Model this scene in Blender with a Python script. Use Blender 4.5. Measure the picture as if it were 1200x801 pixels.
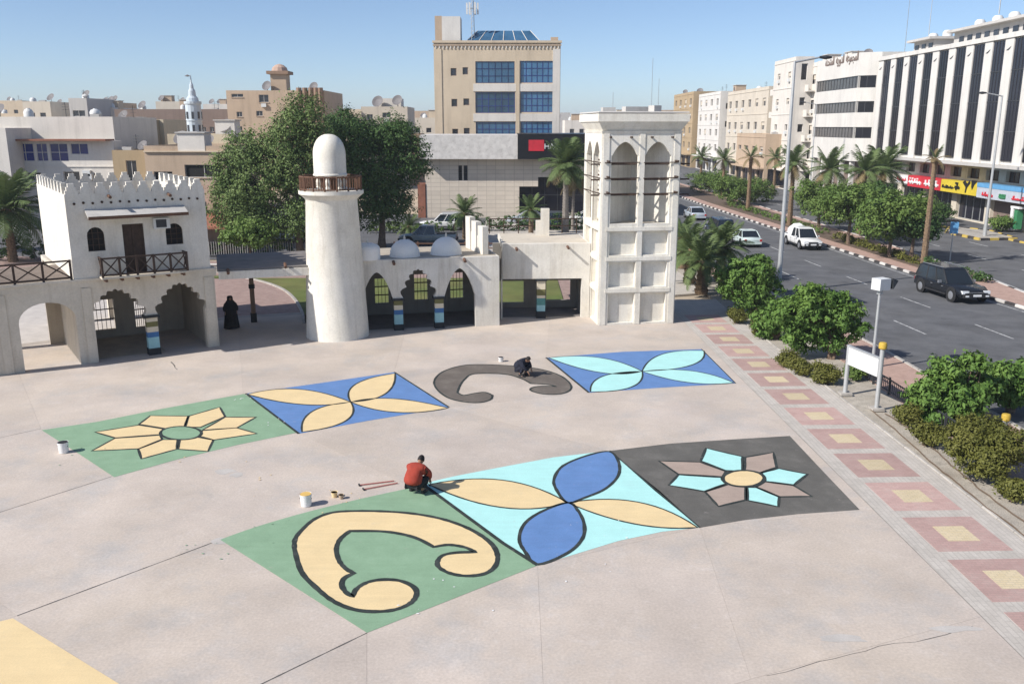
import bpy, bmesh, math, random
import numpy as np
from mathutils import Vector, Matrix
from mathutils.geometry import tessellate_polygon
R = math.radians
rnd = random.Random(7)
scene = bpy.context.scene
for o in list(bpy.data.objects): bpy.data.objects.remove(o)
COL = scene.collection

# ------------------------------------------------------------------ camera
CAM_H = 10.5; F = 1030.0; HY = 148.0
PITCH = math.atan((400.5 - HY) / F)
cd = bpy.data.cameras.new('camera'); cam = bpy.data.objects.new('camera', cd); COL.objects.link(cam)
cam.location = (0, 0, CAM_H); cam.rotation_euler = (math.pi/2 - PITCH, 0, 0)
cd.sensor_width = 36; cd.lens = F/1200*36; cd.clip_end = 6000; cd.clip_start = .1
scene.camera = cam
# ------------------------------------------------------------------ light
SUN_AZ = R(207); SUN_EL = R(38)        # direction towards the sun, azimuth from +X counter-clockwise
sdir = Vector((math.cos(SUN_AZ)*math.cos(SUN_EL), math.sin(SUN_AZ)*math.cos(SUN_EL), math.sin(SUN_EL)))
world = bpy.data.worlds.new("World"); scene.world = world; world.use_nodes = True
wn = world.node_tree; bg = wn.nodes['Background']
sky = wn.nodes.new('ShaderNodeTexSky'); sky.sky_type = 'NISHITA'; sky.sun_disc = False
sky.sun_elevation = SUN_EL; sky.sun_rotation = math.atan2(sdir.x, sdir.y) % (2*math.pi)
sky.air_density = .65; sky.dust_density = .55; sky.ozone_density = 2.6; sky.altitude = 0
wn.links.new(sky.outputs[0], bg.inputs[0]); bg.inputs[1].default_value = 0.12
ld = bpy.data.lights.new('sun', 'SUN'); ld.energy = 4.9; ld.angle = R(.55); ld.color = (1, .955, .90)
lo = bpy.data.objects.new('sun', ld); COL.objects.link(lo)
lo.rotation_euler = sdir.to_track_quat('Z', 'Y').to_euler(); lo.location = (-40, -30, 60)
vs = scene.view_settings; vs.view_transform = 'Standard'; vs.look = 'None'; vs.gamma = 1; vs.exposure = 0.30
vs.use_curve_mapping = False
scene.render.engine = 'CYCLES'; scene.cycles.max_bounces = 6

# ------------------------------------------------------------------ helpers: photo point -> place
SP, CP = math.sin(PITCH), math.cos(PITCH)
def ray(px, py):
    u = (px-600)/F; v = (400.5-py)/F
    return Vector((u, CP+v*SP, -SP+v*CP))
def g(px, py, z=0.0):
    d = ray(px, py); t = (z-CAM_H)/d.z
    return Vector((d.x*t, d.y*t))
def at(px, py, Y):
    d = ray(px, py); t = Y/d.y
    return Vector((d.x*t, Y, CAM_H+d.z*t))
class Pl:
    """a vertical plane standing on the line A-B, left to right as seen from outside"""
    def __init__(s, A, B):
        s.o = Vector(A[:2]); B = Vector(B[:2]); s.L = (B-s.o).length
        s.u = (B-s.o)/s.L; s.n = Vector((s.u.y, -s.u.x))
    def pt(s, a, z, d=0):
        p = s.o+s.u*a+s.n*d
        return Vector((p.x, p.y, z))
    def xy(s, a, d=0):
        return s.o+s.u*a+s.n*d
    def pix(s, px, py):
        d = ray(px, py)
        det = d.x*(-s.u.y)-(-s.u.x)*d.y
        t = (s.o.x*(-s.u.y)-(-s.u.x)*s.o.y)/det
        a = (d.x*s.o.y-d.y*s.o.x)/det
        return (a, CAM_H+t*d.z)

def lin(h):
    h = h.lstrip('#'); c = [int(h[i:i+2], 16)/255 for i in (0, 2, 4)]
    return tuple(((x+.055)/1.055)**2.4 if x > .04045 else x/12.92 for x in c)

# ------------------------------------------------------------------ materials
M = {}
def nd(nt, t, **k):
    n = nt.nodes.new(t)
    for a, b in k.items(): setattr(n, a, b)
    return n
def mat(name, col, rough=.85, var=.12, scale=1.5, fine=.06, fscale=25, bump=.15, metal=0.0, spec=.3, stain=None, stain_amt=.0, stain_scale=.6, streak=False, tint=None):
    """procedural surface: base colour, large blotches, fine grain, optional stains"""
    m = bpy.data.materials.new(name); m.use_nodes = True; nt = m.node_tree; L = nt.links
    b = nt.nodes['Principled BSDF']; b.inputs['Roughness'].default_value = rough; b.inputs['Metallic'].default_value = metal
    b.inputs['Specular IOR Level'].default_value = spec
    tc = nd(nt, 'ShaderNodeTexCoord')
    src = tc.outputs['Object']
    n1 = nd(nt, 'ShaderNodeTexNoise'); n1.inputs['Scale'].default_value = scale; n1.inputs['Detail'].default_value = 6; n1.inputs['Roughness'].default_value = .6
    n2 = nd(nt, 'ShaderNodeTexNoise'); n2.inputs['Scale'].default_value = fscale; n2.inputs['Detail'].default_value = 4
    L.new(src, n1.inputs['Vector']); L.new(src, n2.inputs['Vector'])
    def mul(sock, lo, hi):
        r = nd(nt, 'ShaderNodeMapRange'); r.inputs[1].default_value = .3; r.inputs[2].default_value = .7; r.inputs[3].default_value = lo; r.inputs[4].default_value = hi
        L.new(sock, r.inputs[0]); return r.outputs[0]
    a = mul(n1.outputs['Fac'], 1-var, 1+var); c = mul(n2.outputs['Fac'], 1-fine, 1+fine)
    mm = nd(nt, 'ShaderNodeMath', operation='MULTIPLY'); L.new(a, mm.inputs[0]); L.new(c, mm.inputs[1])
    base = nd(nt, 'ShaderNodeRGB'); base.outputs[0].default_value = (*col, 1); cur = base.outputs[0]
    if tint is not None:
        n4 = nd(nt, 'ShaderNodeTexNoise'); n4.inputs['Scale'].default_value = scale*.45; n4.inputs['Detail'].default_value = 5
        L.new(src, n4.inputs['Vector'])
        mx = nd(nt, 'ShaderNodeMix', data_type='RGBA'); L.new(mul(n4.outputs['Fac'], 0, 1), mx.inputs[0]); L.new(cur, mx.inputs[6]); mx.inputs[7].default_value = (*tint, 1)
        cur = mx.outputs[2]
    if stain is not None:
        n3 = nd(nt, 'ShaderNodeTexNoise'); n3.inputs['Scale'].default_value = stain_scale; n3.inputs['Detail'].default_value = 8; n3.inputs['Roughness'].default_value = .7
        if streak:
            mp = nd(nt, 'ShaderNodeMapping'); mp.inputs['Scale'].default_value = (4, 4, .35); L.new(src, mp.inputs[0]); L.new(mp.outputs[0], n3.inputs['Vector'])
        else: L.new(src, n3.inputs['Vector'])
        r = nd(nt, 'ShaderNodeMapRange'); r.inputs[1].default_value = .5; r.inputs[2].default_value = .75; r.inputs[3].default_value = 0; r.inputs[4].default_value = stain_amt
        L.new(n3.outputs['Fac'], r.inputs[0])
        mx = nd(nt, 'ShaderNodeMix', data_type='RGBA'); L.new(r.outputs[0], mx.inputs[0]); L.new(cur, mx.inputs[6]); mx.inputs[7].default_value = (*stain, 1)
        cur = mx.outputs[2]
    vm = nd(nt, 'ShaderNodeVectorMath', operation='SCALE'); L.new(cur, vm.inputs[0]); L.new(mm.outputs[0], vm.inputs['Scale'])
    L.new(vm.outputs[0], b.inputs['Base Color'])
    if bump:
        bp = nd(nt, 'ShaderNodeBump'); bp.inputs['Strength'].default_value = bump; bp.inputs['Distance'].default_value = .02
        L.new(n2.outputs['Fac'], bp.inputs['Height']); L.new(bp.outputs[0], b.inputs['Normal'])
    M[name] = m; return m
def brick_mat(name, c1, c2, mortar, w=.2, h=.1, ms=.008, bump=.3, rot=0, vertical=False, var=.12, off=.5):
    m = mat(name, c1, var=var, bump=bump); nt = m.node_tree; L = nt.links
    tc = next(n for n in nt.nodes if n.type == 'TEX_COORD')
    br = nd(nt, 'ShaderNodeTexBrick'); br.offset = off
    br.inputs['Color1'].default_value = (*c1, 1); br.inputs['Color2'].default_value = (*c2, 1); br.inputs['Mortar'].default_value = (*mortar, 1)
    br.inputs['Scale'].default_value = 1; br.inputs['Mortar Size'].default_value = ms; br.inputs['Brick Width'].default_value = w; br.inputs['Row Height'].default_value = h
    mp = nd(nt, 'ShaderNodeMapping'); mp.inputs['Rotation'].default_value = (R(90) if vertical else 0, 0, rot)
    L.new(tc.outputs['Object'], mp.inputs[0])
    if vertical:
        sx = nd(nt, 'ShaderNodeSeparateXYZ'); L.new(tc.outputs['Object'], sx.inputs[0])
        ad = nd(nt, 'ShaderNodeMath', operation='ADD'); L.new(sx.outputs[0], ad.inputs[0]); L.new(sx.outputs[1], ad.inputs[1])
        cx = nd(nt, 'ShaderNodeCombineXYZ'); L.new(ad.outputs[0], cx.inputs[0]); L.new(sx.outputs[2], cx.inputs[1])
        L.new(cx.outputs[0], br.inputs['Vector'])
    else: L.new(mp.outputs[0], br.inputs['Vector'])
    vm = next(n for n in nt.nodes if n.type == 'VECT_MATH'); L.new(br.outputs['Color'], vm.inputs[0])
    return m
def leaf_mat(name, c1, c2, trans=.16):
    m = bpy.data.materials.new(name); m.use_nodes = True; nt = m.node_tree; L = nt.links
    b = nt.nodes['Principled BSDF']; b.inputs['Roughness'].default_value = .6; b.inputs['Specular IOR Level'].default_value = .2
    ge = nd(nt, 'ShaderNodeNewGeometry'); mx = nd(nt, 'ShaderNodeMix', data_type='RGBA')
    tcl = nd(nt, 'ShaderNodeTexCoord'); nz = nd(nt, 'ShaderNodeTexNoise'); nz.inputs['Scale'].default_value = .9; nz.inputs['Detail'].default_value = 3; L.new(tcl.outputs['Object'], nz.inputs['Vector'])
    av = nd(nt, 'ShaderNodeMapRange'); av.inputs[1].default_value = .35; av.inputs[2].default_value = .65; L.new(nz.outputs['Fac'], av.inputs[0])
    mi = nd(nt, 'ShaderNodeMath', operation='MULTIPLY_ADD'); mi.inputs[1].default_value = .55; L.new(av.outputs[0], mi.inputs[0])
    m2 = nd(nt, 'ShaderNodeMath', operation='MULTIPLY'); m2.inputs[1].default_value = .45; L.new(ge.outputs['Random Per Island'], m2.inputs[0]); L.new(m2.outputs[0], mi.inputs[2])
    mx.inputs[6].default_value = (*c1, 1); mx.inputs[7].default_value = (*c2, 1)
    L.new(mi.outputs[0], mx.inputs[0]); L.new(mx.outputs[2], b.inputs['Base Color'])
    tr = nd(nt, 'ShaderNodeBsdfTranslucent'); L.new(mx.outputs[2], tr.inputs['Color'])
    ms = nd(nt, 'ShaderNodeMixShader'); ms.inputs[0].default_value = trans
    out = nt.nodes['Material Output']; L.new(b.outputs[0], ms.inputs[1]); L.new(tr.outputs[0], ms.inputs[2]); L.new(ms.outputs[0], out.inputs[0])
    M[name] = m; return m
def random_tone(name, lo, hi):
    nt = M[name].node_tree; vm = next(n for n in nt.nodes if n.type == 'VECT_MATH'); oi = nd(nt, 'ShaderNodeObjectInfo'); r = nd(nt, 'ShaderNodeMapRange'); r.inputs[3].default_value = lo; r.inputs[4].default_value = hi
    nt.links.new(oi.outputs['Random'], r.inputs[0]); src = vm.inputs['Scale'].links[0].from_socket; m_ = nd(nt, 'ShaderNodeMath', operation='MULTIPLY'); nt.links.new(src, m_.inputs[0]); nt.links.new(r.outputs[0], m_.inputs[1]); nt.links.new(m_.outputs[0], vm.inputs['Scale'])
def worn(name, under, amt=.8, scale=2.2, lo=.60, hi=.74):
    """ground paint rubbed through in small patches"""
    nt = M[name].node_tree; vm = next(n for n in nt.nodes if n.type == 'VECT_MATH'); src = vm.inputs[0].links[0].from_socket; tc = next(n for n in nt.nodes if n.type == 'TEX_COORD')
    n1 = nd(nt, 'ShaderNodeTexNoise'); n1.inputs['Scale'].default_value = scale; n1.inputs['Detail'].default_value = 12; n1.inputs['Roughness'].default_value = .8; nt.links.new(tc.outputs['Object'], n1.inputs['Vector'])
    r = nd(nt, 'ShaderNodeMapRange'); r.inputs[1].default_value = lo; r.inputs[2].default_value = hi; r.inputs[4].default_value = amt; nt.links.new(n1.outputs['Fac'], r.inputs[0])
    mx = nd(nt, 'ShaderNodeMix', data_type='RGBA'); mx.inputs[7].default_value = (*under, 1); nt.links.new(r.outputs[0], mx.inputs[0]); nt.links.new(src, mx.inputs[6]); nt.links.new(mx.outputs[2], vm.inputs[0])
def roller(name, amt=.03, rot=.5):
    """streaks left by the paint roller"""
    nt = M[name].node_tree; vm = next(n for n in nt.nodes if n.type == 'VECT_MATH'); tc = next(n for n in nt.nodes if n.type == 'TEX_COORD'); mp = nd(nt, 'ShaderNodeMapping'); mp.inputs['Scale'].default_value = (.5, 7, 1); mp.inputs['Rotation'].default_value = (0, 0, rot)
    n1 = nd(nt, 'ShaderNodeTexNoise'); n1.inputs['Scale'].default_value = 1; n1.inputs['Detail'].default_value = 3; nt.links.new(tc.outputs['Object'], mp.inputs[0]); nt.links.new(mp.outputs[0], n1.inputs['Vector'])
    r = nd(nt, 'ShaderNodeMapRange'); r.inputs[1].default_value = .3; r.inputs[2].default_value = .7; r.inputs[3].default_value = 1-amt; r.inputs[4].default_value = 1+amt; nt.links.new(n1.outputs['Fac'], r.inputs[0])
    src = vm.inputs['Scale'].links[0].from_socket; m_ = nd(nt, 'ShaderNodeMath', operation='MULTIPLY'); nt.links.new(src, m_.inputs[0]); nt.links.new(r.outputs[0], m_.inputs[1]); nt.links.new(m_.outputs[0], vm.inputs['Scale'])
def glass_mat(name, col, rough=.12, spec=.8, var=.25):
    return mat(name, col, rough=rough, var=var, scale=.5, fine=.05, fscale=3, bump=0, spec=spec)

mat('white_plaster', (.70, .67, .61), var=.09, scale=1.1, fine=.06, fscale=14, tint=(.62, .58, .50), bump=.3, stain=(.40, .35, .28), stain_amt=.6, stain_scale=.7, streak=True)
mat('cream_plaster', (.62, .565, .475), var=.10, scale=.9, fine=.06, fscale=12, tint=(.55, .49, .39), bump=.3, stain=(.34, .28, .2), stain_amt=.5, stain_scale=.7, streak=True)
mat('tower_plaster', (.74, .71, .645), var=.08, scale=1.1, fine=.06, fscale=12, tint=(.68, .64, .55), bump=.3, stain=(.44, .39, .31), stain_amt=.5, stain_scale=.8, streak=True)
mat('shaded_plaster', (.27, .25, .22), var=.12, scale=.8, stain=(.16, .14, .12), stain_amt=.5, stain_scale=.8, streak=True)  # interior shade of arcade and low wing put into the plaster colour
mat('dim_plaster', (.40, .35, .28), var=.1, scale=.8, stain=(.25, .21, .16), stain_amt=.5, stain_scale=.8, streak=True)  # shade inside the house put into the colour, darker than the outer cream
mat('dome_white', (.80, .78, .74), var=.05, stain=(.6, .56, .5), stain_amt=.4, stain_scale=1.5)
mat('roof_screed', (.40, .35, .28), var=.15, stain=(.22, .19, .16), stain_amt=.6, stain_scale=.5)
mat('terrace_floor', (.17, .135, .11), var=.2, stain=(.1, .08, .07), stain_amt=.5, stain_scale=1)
mat('pale_paving', (.50, .46, .42), var=.12)
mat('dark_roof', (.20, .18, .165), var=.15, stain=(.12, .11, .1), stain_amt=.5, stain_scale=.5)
mat('wood_dark', (.06, .038, .028), var=.25, scale=4, fine=.2, rough=.8)
mat('wood_brown', (.13, .07, .045), var=.2, scale=3, fine=.2)
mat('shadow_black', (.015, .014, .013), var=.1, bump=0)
mat('band_cream', (.62, .55, .42)); mat('band_blue', (.06, .16, .35)); mat('band_aqua', (.30, .52, .55)); mat('band_olive', (.16, .15, .06)); mat('band_dark', (.03, .032, .035)); mat('band_teal', (.10, .26, .25))
mat('asphalt', (.125, .125, .127), var=.22, scale=.5, fine=.14, fscale=30, rough=.9, tint=(.11, .112, .118), stain=(.045, .045, .048), stain_amt=.5, stain_scale=.6)
mat('asphalt_old', (.115, .115, .12), var=.14, scale=.3, fine=.1, fscale=30, stain=(.07, .07, .07), stain_amt=.6, stain_scale=.4)
mat('road_paint', (.45, .45, .44), var=.2, scale=6, stain=(.12, .12, .12), stain_amt=.8, stain_scale=5)
mat('sand', (.40, .33, .25), var=.16, scale=.2, fine=.1, stain=(.26, .22, .17), stain_amt=.6, stain_scale=.3)
mat('soil', (.13, .095, .07), var=.3, scale=2, fine=.25)
mat('gravel', (.40, .36, .30), var=.25, scale=3, fine=.35, fscale=30, bump=.6, stain=(.16, .13, .1), stain_amt=.8, stain_scale=1.5)
mat('lawn', (.095, .135, .032), var=.25, scale=.5, fine=.25, fscale=20, bump=.6, tint=(.15, .15, .05))
mat('kerb_white', (.62, .59, .55), var=.12, stain=(.3, .27, .24), stain_amt=.6, stain_scale=2)
mat('kerb_black', (.05, .045, .045), var=.3, stain=(.2, .18, .16), stain_amt=.5, stain_scale=3)
mat('kerb_yellow', (.55, .40, .09), var=.2, stain=(.2, .16, .1), stain_amt=.6, stain_scale=3)
mat('kerb_stone', (.42, .39, .35), var=.2, stain=(.28, .25, .21), stain_amt=.6, stain_scale=2)
brick_mat('pink_paving', (.40, .26, .21), (.46, .31, .25), (.33, .25, .21), w=.2, h=.1)
brick_mat('path_brick', (.29, .195, .17), (.35, .25, .215), (.28, .22, .19), w=.24, h=.12, rot=.5)
brick_mat('grey_pavers', (.47, .43, .38), (.50, .46, .41), (.40, .365, .325), w=.42, h=.14, ms=.012, rot=R(90), var=.1)
brick_mat('red_pavers', (.43, .285, .255), (.48, .32, .285), (.38, .28, .245), w=.2, h=.1, ms=.008, var=.1)
brick_mat('yellow_pavers', (.56, .46, .29), (.60, .50, .33), (.45, .38, .27), w=.2, h=.1, ms=.008, var=.08)
mat('paint_green', (.225, .35, .225), var=.09, scale=1.2, fine=.06, stain=(.24, .35, .24), stain_amt=.5, stain_scale=1.2, bump=.1)
mat('paint_blue', (.115, .22, .44), var=.09, scale=1.2, fine=.06, stain=(.15, .23, .45), stain_amt=.45, stain_scale=1.5, bump=.1)
mat('paint_aqua', (.40, .70, .66), var=.05, scale=1.2, fine=.04, bump=.1, stain=(.46, .72, .7), stain_amt=.4, stain_scale=1)
mat('paint_yellow', (.70, .54, .30), var=.05, scale=1.2, fine=.04, bump=.1, stain=(.62, .5, .3), stain_amt=.5, stain_scale=2)
mat('paint_grey', (.118, .112, .100), var=.14, scale=1, fine=.1, bump=.1, stain=(.16, .15, .135), stain_amt=.6, stain_scale=1)
mat('paint_brown_grey', (.135, .115, .098), var=.14, scale=1, fine=.08, bump=.1, stain=(.2, .18, .15), stain_amt=.5, stain_scale=1)
mat('paint_taupe', (.37, .29, .24), var=.08, bump=.1)
mat('paint_outline', (.028, .036, .034), var=.25, bump=.05, stain=(.1, .1, .09), stain_amt=.4, stain_scale=3)
for k_ in ('paint_green', 'paint_blue', 'paint_aqua', 'paint_yellow', 'paint_grey', 'paint_brown_grey', 'paint_taupe', 'paint_outline'): worn(k_, (.42, .38, .34)); roller(k_)
random_tone('red_pavers', .88, 1.1); random_tone('yellow_pavers', .88, 1.08); worn('red_pavers', (.36, .31, .27), .7, 1.5, .5, .72); worn('grey_pavers', (.36, .33, .29), .7, 1.2, .5, .7); worn('yellow_pavers', (.42, .36, .28), .6, 1.5, .5, .72)
random_tone('kerb_white', .8, 1.05); random_tone('kerb_stone', .85, 1.1)
worn('road_paint', (.1, .1, .105), .9, 5, .5, .62)
mat('metal_pole', (.46, .47, .47), rough=.5, var=.1, metal=.4)
mat('metal_dark', (.04, .042, .046), rough=.5, var=.1)
mat('board_white', (.62, .63, .62), rough=.5, var=.06, stain=(.4, .38, .33), stain_amt=.4, stain_scale=1.5)
mat('cap_yellow', (.50, .34, .05), rough=.6)
mat('tyre', (.02, .02, .02), rough=.9); mat('rim', (.45, .46, .48), rough=.35, metal=.7)
mat('car_glass', (.015, .02, .025), rough=.06, spec=.8, bump=0, var=.05)
mat('lamp_clear', (.75, .77, .78), rough=.15, bump=0); mat('lamp_red', (.4, .02, .02), rough=.25, bump=0)
mat('plastic_black', (.025, .025, .027), rough=.6)
for nm, c in dict(black=(.012, .014, .018), white=(.70, .70, .68), silver=(.40, .44, .48), navy=(.03, .045, .07), mint=(.52, .60, .57), red=(.35, .03, .02), greygreen=(.33, .37, .36)).items():
    mat('car_'+nm, c, rough=.25, var=.03, bump=0, spec=.6)
    if nm == 'black': M['car_black'].node_tree.nodes['Principled BSDF'].inputs['Specular IOR Level'].default_value = .3
    M['car_'+nm].node_tree.nodes['Principled BSDF'].inputs['Coat Weight'].default_value = .25
mat('trunk_brown', (.15, .105, .075), var=.3, scale=5, fine=.3, fscale=12, bump=.8)
mat('trunk_palm', (.21, .145, .09), var=.3, scale=6, fine=.3, fscale=10, bump=.9)
mat('trunk_grey', (.25, .22, .19), var=.25, scale=5, fine=.2, bump=.6)
leaf_mat('leaf_mid', (.07, .13, .028), (.17, .24, .06)); leaf_mat('leaf_feather', (.075, .13, .035), (.19, .25, .085)); leaf_mat('leaf_dark', (.035, .08, .024), (.095, .16, .045)); leaf_mat('leaf_olive', (.09, .10, .02), (.17, .165, .04))
leaf_mat('leaf_glossy', (.06, .13, .025), (.17, .27, .06)); leaf_mat('leaf_palm', (.075, .115, .04), (.15, .20, .075)); leaf_mat('leaf_dry', (.16, .12, .06), (.26, .2, .1))
glass_mat('glass_blue', (.035, .095, .17)); glass_mat('glass_navy', (.015, .025, .13), spec=.4); glass_mat('glass_dark', (.022, .022, .026), rough=.2); glass_mat('glass_grey', (.10, .095, .09), rough=.25)
glass_mat('glass_black', (.012, .012, .018), rough=.15, spec=.35)
for nm, c in dict(beige=(.56, .46, .335), tan=(.46, .35, .25), offwhite=(.64, .60, .54), palewhite=(.63, .605, .56), brown=(.27, .18, .125), darkbrown=(.20, .15, .125), olive=(.32, .27, .19), pinkish=(.44, .31, .24), lightgrey=(.48, .46, .43), bluewhite=(.50, .56, .60), cream=(.55, .47, .34), ochre=(.40, .30, .18), stone=(.56, .50, .41)).items():
    mat('render_'+nm, c, var=.07, scale=.35, fine=.04, fscale=8, stain=tuple(x*.62 for x in c), stain_amt=.5, stain_scale=.35, streak=True, bump=.08)
brick_mat('stone_cladding', (.54, .475, .395), (.60, .53, .44), (.40, .35, .29), w=1.1, h=.5, ms=.025, vertical=True, bump=.1, var=.05, off=0)
mat('sign_black', (.012, .012, .014), rough=.35, bump=0); mat('sign_red', (.52, .03, .045), rough=.4, bump=0); mat('sign_white', (.75, .75, .74), rough=.5, bump=0)
mat('sign_yellow', (.60, .46, .04), rough=.4, bump=0); mat('sign_blue', (.12, .32, .55), rough=.4, bump=0); mat('sign_palegrey', (.45, .48, .53), rough=.4, bump=0); mat('sign_green', (.05, .22, .10), rough=.4, bump=0)
mat('roof_tile_red', (.26, .11, .07), var=.2)
mat('tank_white', (.62, .62, .60), rough=.5, bump=0); mat('dish_grey', (.16, .15, .15), rough=.6, bump=0)
for k_ in ('glass_blue', 'glass_navy', 'glass_dark', 'glass_grey', 'glass_black'): random_tone(k_, .55, 1.7)
for k_ in ('white_plaster', 'cream_plaster', 'tower_plaster'): worn(k_, (.46, .42, .36), .55, 1.3, .56, .76)
mat('skin', (.30, .17, .11), rough=.6, bump=0, var=.05); mat('hair_black', (.012, .01, .01), rough=.7); mat('cloth_black', (.014, .014, .016), rough=.95, var=.2, scale=3)
mat('cloth_red', (.30, .045, .028), rough=.9, var=.18, scale=4); mat('cloth_navy', (.018, .02, .032), rough=.95, var=.2, scale=4); mat('cloth_trousers', (.02, .022, .025), rough=.95)
mat('stick_red', (.42, .14, .12), rough=.6); mat('paint_wet_yellow', (.7, .45, .12), rough=.25, bump=0)
mat('hose', (.14, .10, .07), rough=.7)

# ------------------------------------------------------------------ mesh builder
def tag(o, label=None, cat=None, group=None, kind=None):
    if label: o['label'] = label
    if cat: o['category'] = cat
    if group: o['group'] = group
    if kind: o['kind'] = kind
    return o
def thing(name, loc, label, cat, group=None, rz=0):
    o = bpy.data.objects.new(name, None); COL.objects.link(o); o.empty_display_size = .2
    o.location = (loc[0], loc[1], loc[2] if len(loc) > 2 else 0); o.rotation_euler = (0, 0, rz)
    return tag(o, label, cat, group)
def wloc(o):
    v = Vector((0, 0, 0))
    while o: v += o.location; o = o.parent
    return v
class MB:
    def __init__(s): s.v = []; s.f = []
    def add(s, vs, fs):
        k = len(s.v); s.v += [tuple(v) for v in vs]; s.f += [tuple(i+k for i in f) for f in fs]; return s
    def box(s, c, d, rz=0):
        cx, cy, cz = c; a, b, h = d[0]/2, d[1]/2, d[2]/2; co, si = math.cos(rz), math.sin(rz)
        vs = [(cx+x*co-y*si, cy+x*si+y*co, cz+z) for z in (-h, h) for x, y in ((-a, -b), (a, -b), (a, b), (-a, b))]
        return s.add(vs, [(3, 2, 1, 0), (4, 5, 6, 7), (0, 1, 5, 4), (1, 2, 6, 5), (2, 3, 7, 6), (3, 0, 4, 7)])
    def pbox(s, P, a0, a1, z0, z1, d0, d1):
        """box in a plane frame: along a, up z, outward d"""
        lo, hi = min(d0, d1), max(d0, d1)
        vs = [P.pt(a, z, d) for z in (z0, z1) for a, d in ((a0, hi), (a1, hi), (a1, lo), (a0, lo))]
        return s.add(vs, [(3, 2, 1, 0), (4, 5, 6, 7), (0, 1, 5, 4), (1, 2, 6, 5), (2, 3, 7, 6), (3, 0, 4, 7)])
    def prism(s, poly, z0, z1, holes=()):
        """polygon (xy) pushed from z0 to z1"""
        return s._ext([[Vector((p[0], p[1], z0)) for p in L] for L in (poly, *holes)], Vector((0, 0, z1-z0)))
    def sheet(s, poly, z):
        vs = [Vector((p[0], p[1], z)) for p in poly]
        tris = tessellate_polygon([vs])
        tris = [t if (vs[t[1]]-vs[t[0]]).cross(vs[t[2]]-vs[t[0]]).z > 0 else t[::-1] for t in tris]
        return s.add(vs, tris)
    def _ext(s, loops, vec):
        flat = [v for L in loops for v in L]; n = len(flat)
        tris = tessellate_polygon(loops)
        nv = vec.normalized()
        def flip(t):
            a, b, c = (flat[i] for i in t); return t if (b-a).cross(c-a).dot(nv) > 0 else t[::-1]
        tris = [flip(t) for t in tris]
        fs = [tuple(i+n for i in t) for t in tris]+[t[::-1] for t in tris]
        k = 0
        for li, L in enumerate(loops):
            m = len(L)
            area = sum((L[i].cross(L[(i+1) % m])).dot(nv) for i in range(m))
            ccw = (area > 0) ^ (li > 0)
            for i in range(m):
                a, b = k+i, k+(i+1) % m
                fs.append((a, b, b+n, a+n) if ccw else (b, a, a+n, b+n))
            k += m
        return s.add(flat+[v+vec for v in flat], fs)
    def slab(s, P, poly, d0, d1, holes=()):
        """polygon in plane coordinates (a, z) pushed from depth d0 to d1"""
        n = Vector((P.n.x, P.n.y, 0))
        return s._ext([[P.pt(a, z, d0) for a, z in L] for L in (poly, *holes)], n*(d1-d0))
    def tube(s, p0, p1, r0, r1=None, n=8, caps=True):
        p0, p1 = Vector(p0), Vector(p1); r1 = r0 if r1 is None else r1
        ax = (p1-p0).normalized(); q = ax.to_track_quat('Z', 'Y').to_matrix()
        vs = []
        for p, r in ((p0, r0), (p1, r1)):
            for i in range(n):
                a = 2*math.pi*i/n; vs.append(p+q @ Vector((r*math.cos(a), r*math.sin(a), 0)))
        fs = [(i, (i+1) % n, n+(i+1) % n, n+i) for i in range(n)]
        if caps: fs += [tuple(range(n))[::-1], tuple(range(n, 2*n))]
        return s.add(vs, fs)
    def path(s, pts, r, n=6):
        for a, b in zip(pts, pts[1:]): s.tube(a, b, r, n=n)
        return s
    def lathe(s, prof, c=(0, 0, 0), n=16, rot=0):
        vs = []; m = len(prof)
        for r, z in prof:
            for i in range(n):
                a = 2*math.pi*i/n+rot; vs.append((c[0]+r*math.cos(a), c[1]+r*math.sin(a), c[2]+z))
        fs = [(j*n+i, j*n+(i+1) % n, (j+1)*n+(i+1) % n, (j+1)*n+i) for j in range(m-1) for i in range(n)]
        fs += [tuple(range(n))[::-1], tuple((m-1)*n+i for i in range(n))]
        return s.add(vs, fs)
    def mesh(s, name, off=Vector((0, 0, 0)), smooth=False):
        me = bpy.data.meshes.new(name)
        me.from_pydata([(v[0]-off.x, v[1]-off.y, v[2]-off.z) for v in s.v], [], s.f); me.update()
        if smooth:
            me.polygons.foreach_set('use_smooth', [True]*len(me.polygons))
            try: me.set_sharp_from_angle(angle=R(40))
            except Exception: pass
        return me
    def build(s, name, m, parent=None, smooth=False, local=False, kind=None, base=None, label=None):
        """world-coordinate mesh -> object; with no parent it stands at base"""
        off = Vector((0, 0, 0))
        if parent is not None and not local: off = wloc(parent)
        elif base is not None: off = Vector(base)
        me = s.mesh(name, off, smooth); me.materials.append(M[m] if isinstance(m, str) else m)
        o = bpy.data.objects.new(name, me); COL.objects.link(o)
        if parent is not None: o.parent = parent
        elif base is not None: o.location = off
        if kind: o['kind'] = kind
        if label: o['label'] = label
        return o
def inst(name, me, parent=None, loc=(0, 0, 0), rot=(0, 0, 0), scale=(1, 1, 1)):
    o = bpy.data.objects.new(name, me); COL.objects.link(o); o.location = loc; o.rotation_euler = rot; o.scale = scale
    if parent is not None: o.parent = parent
    return o
KIDS = {}
def copy_tree(o, parent=None):
    c = o.copy(); COL.objects.link(c); c.parent = parent
    for ch in list(o.children): copy_tree(ch, c)
    return c
def place_copy(proto, loc, rz, label, group=None, scale=1):
    c = copy_tree(proto); c.location = (loc[0], loc[1], loc[2] if len(loc) > 2 else 0); c.rotation_euler = (0, 0, rz); c.scale = (scale,)*3
    c['label'] = label
    if group: c['group'] = group
    return c
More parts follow.
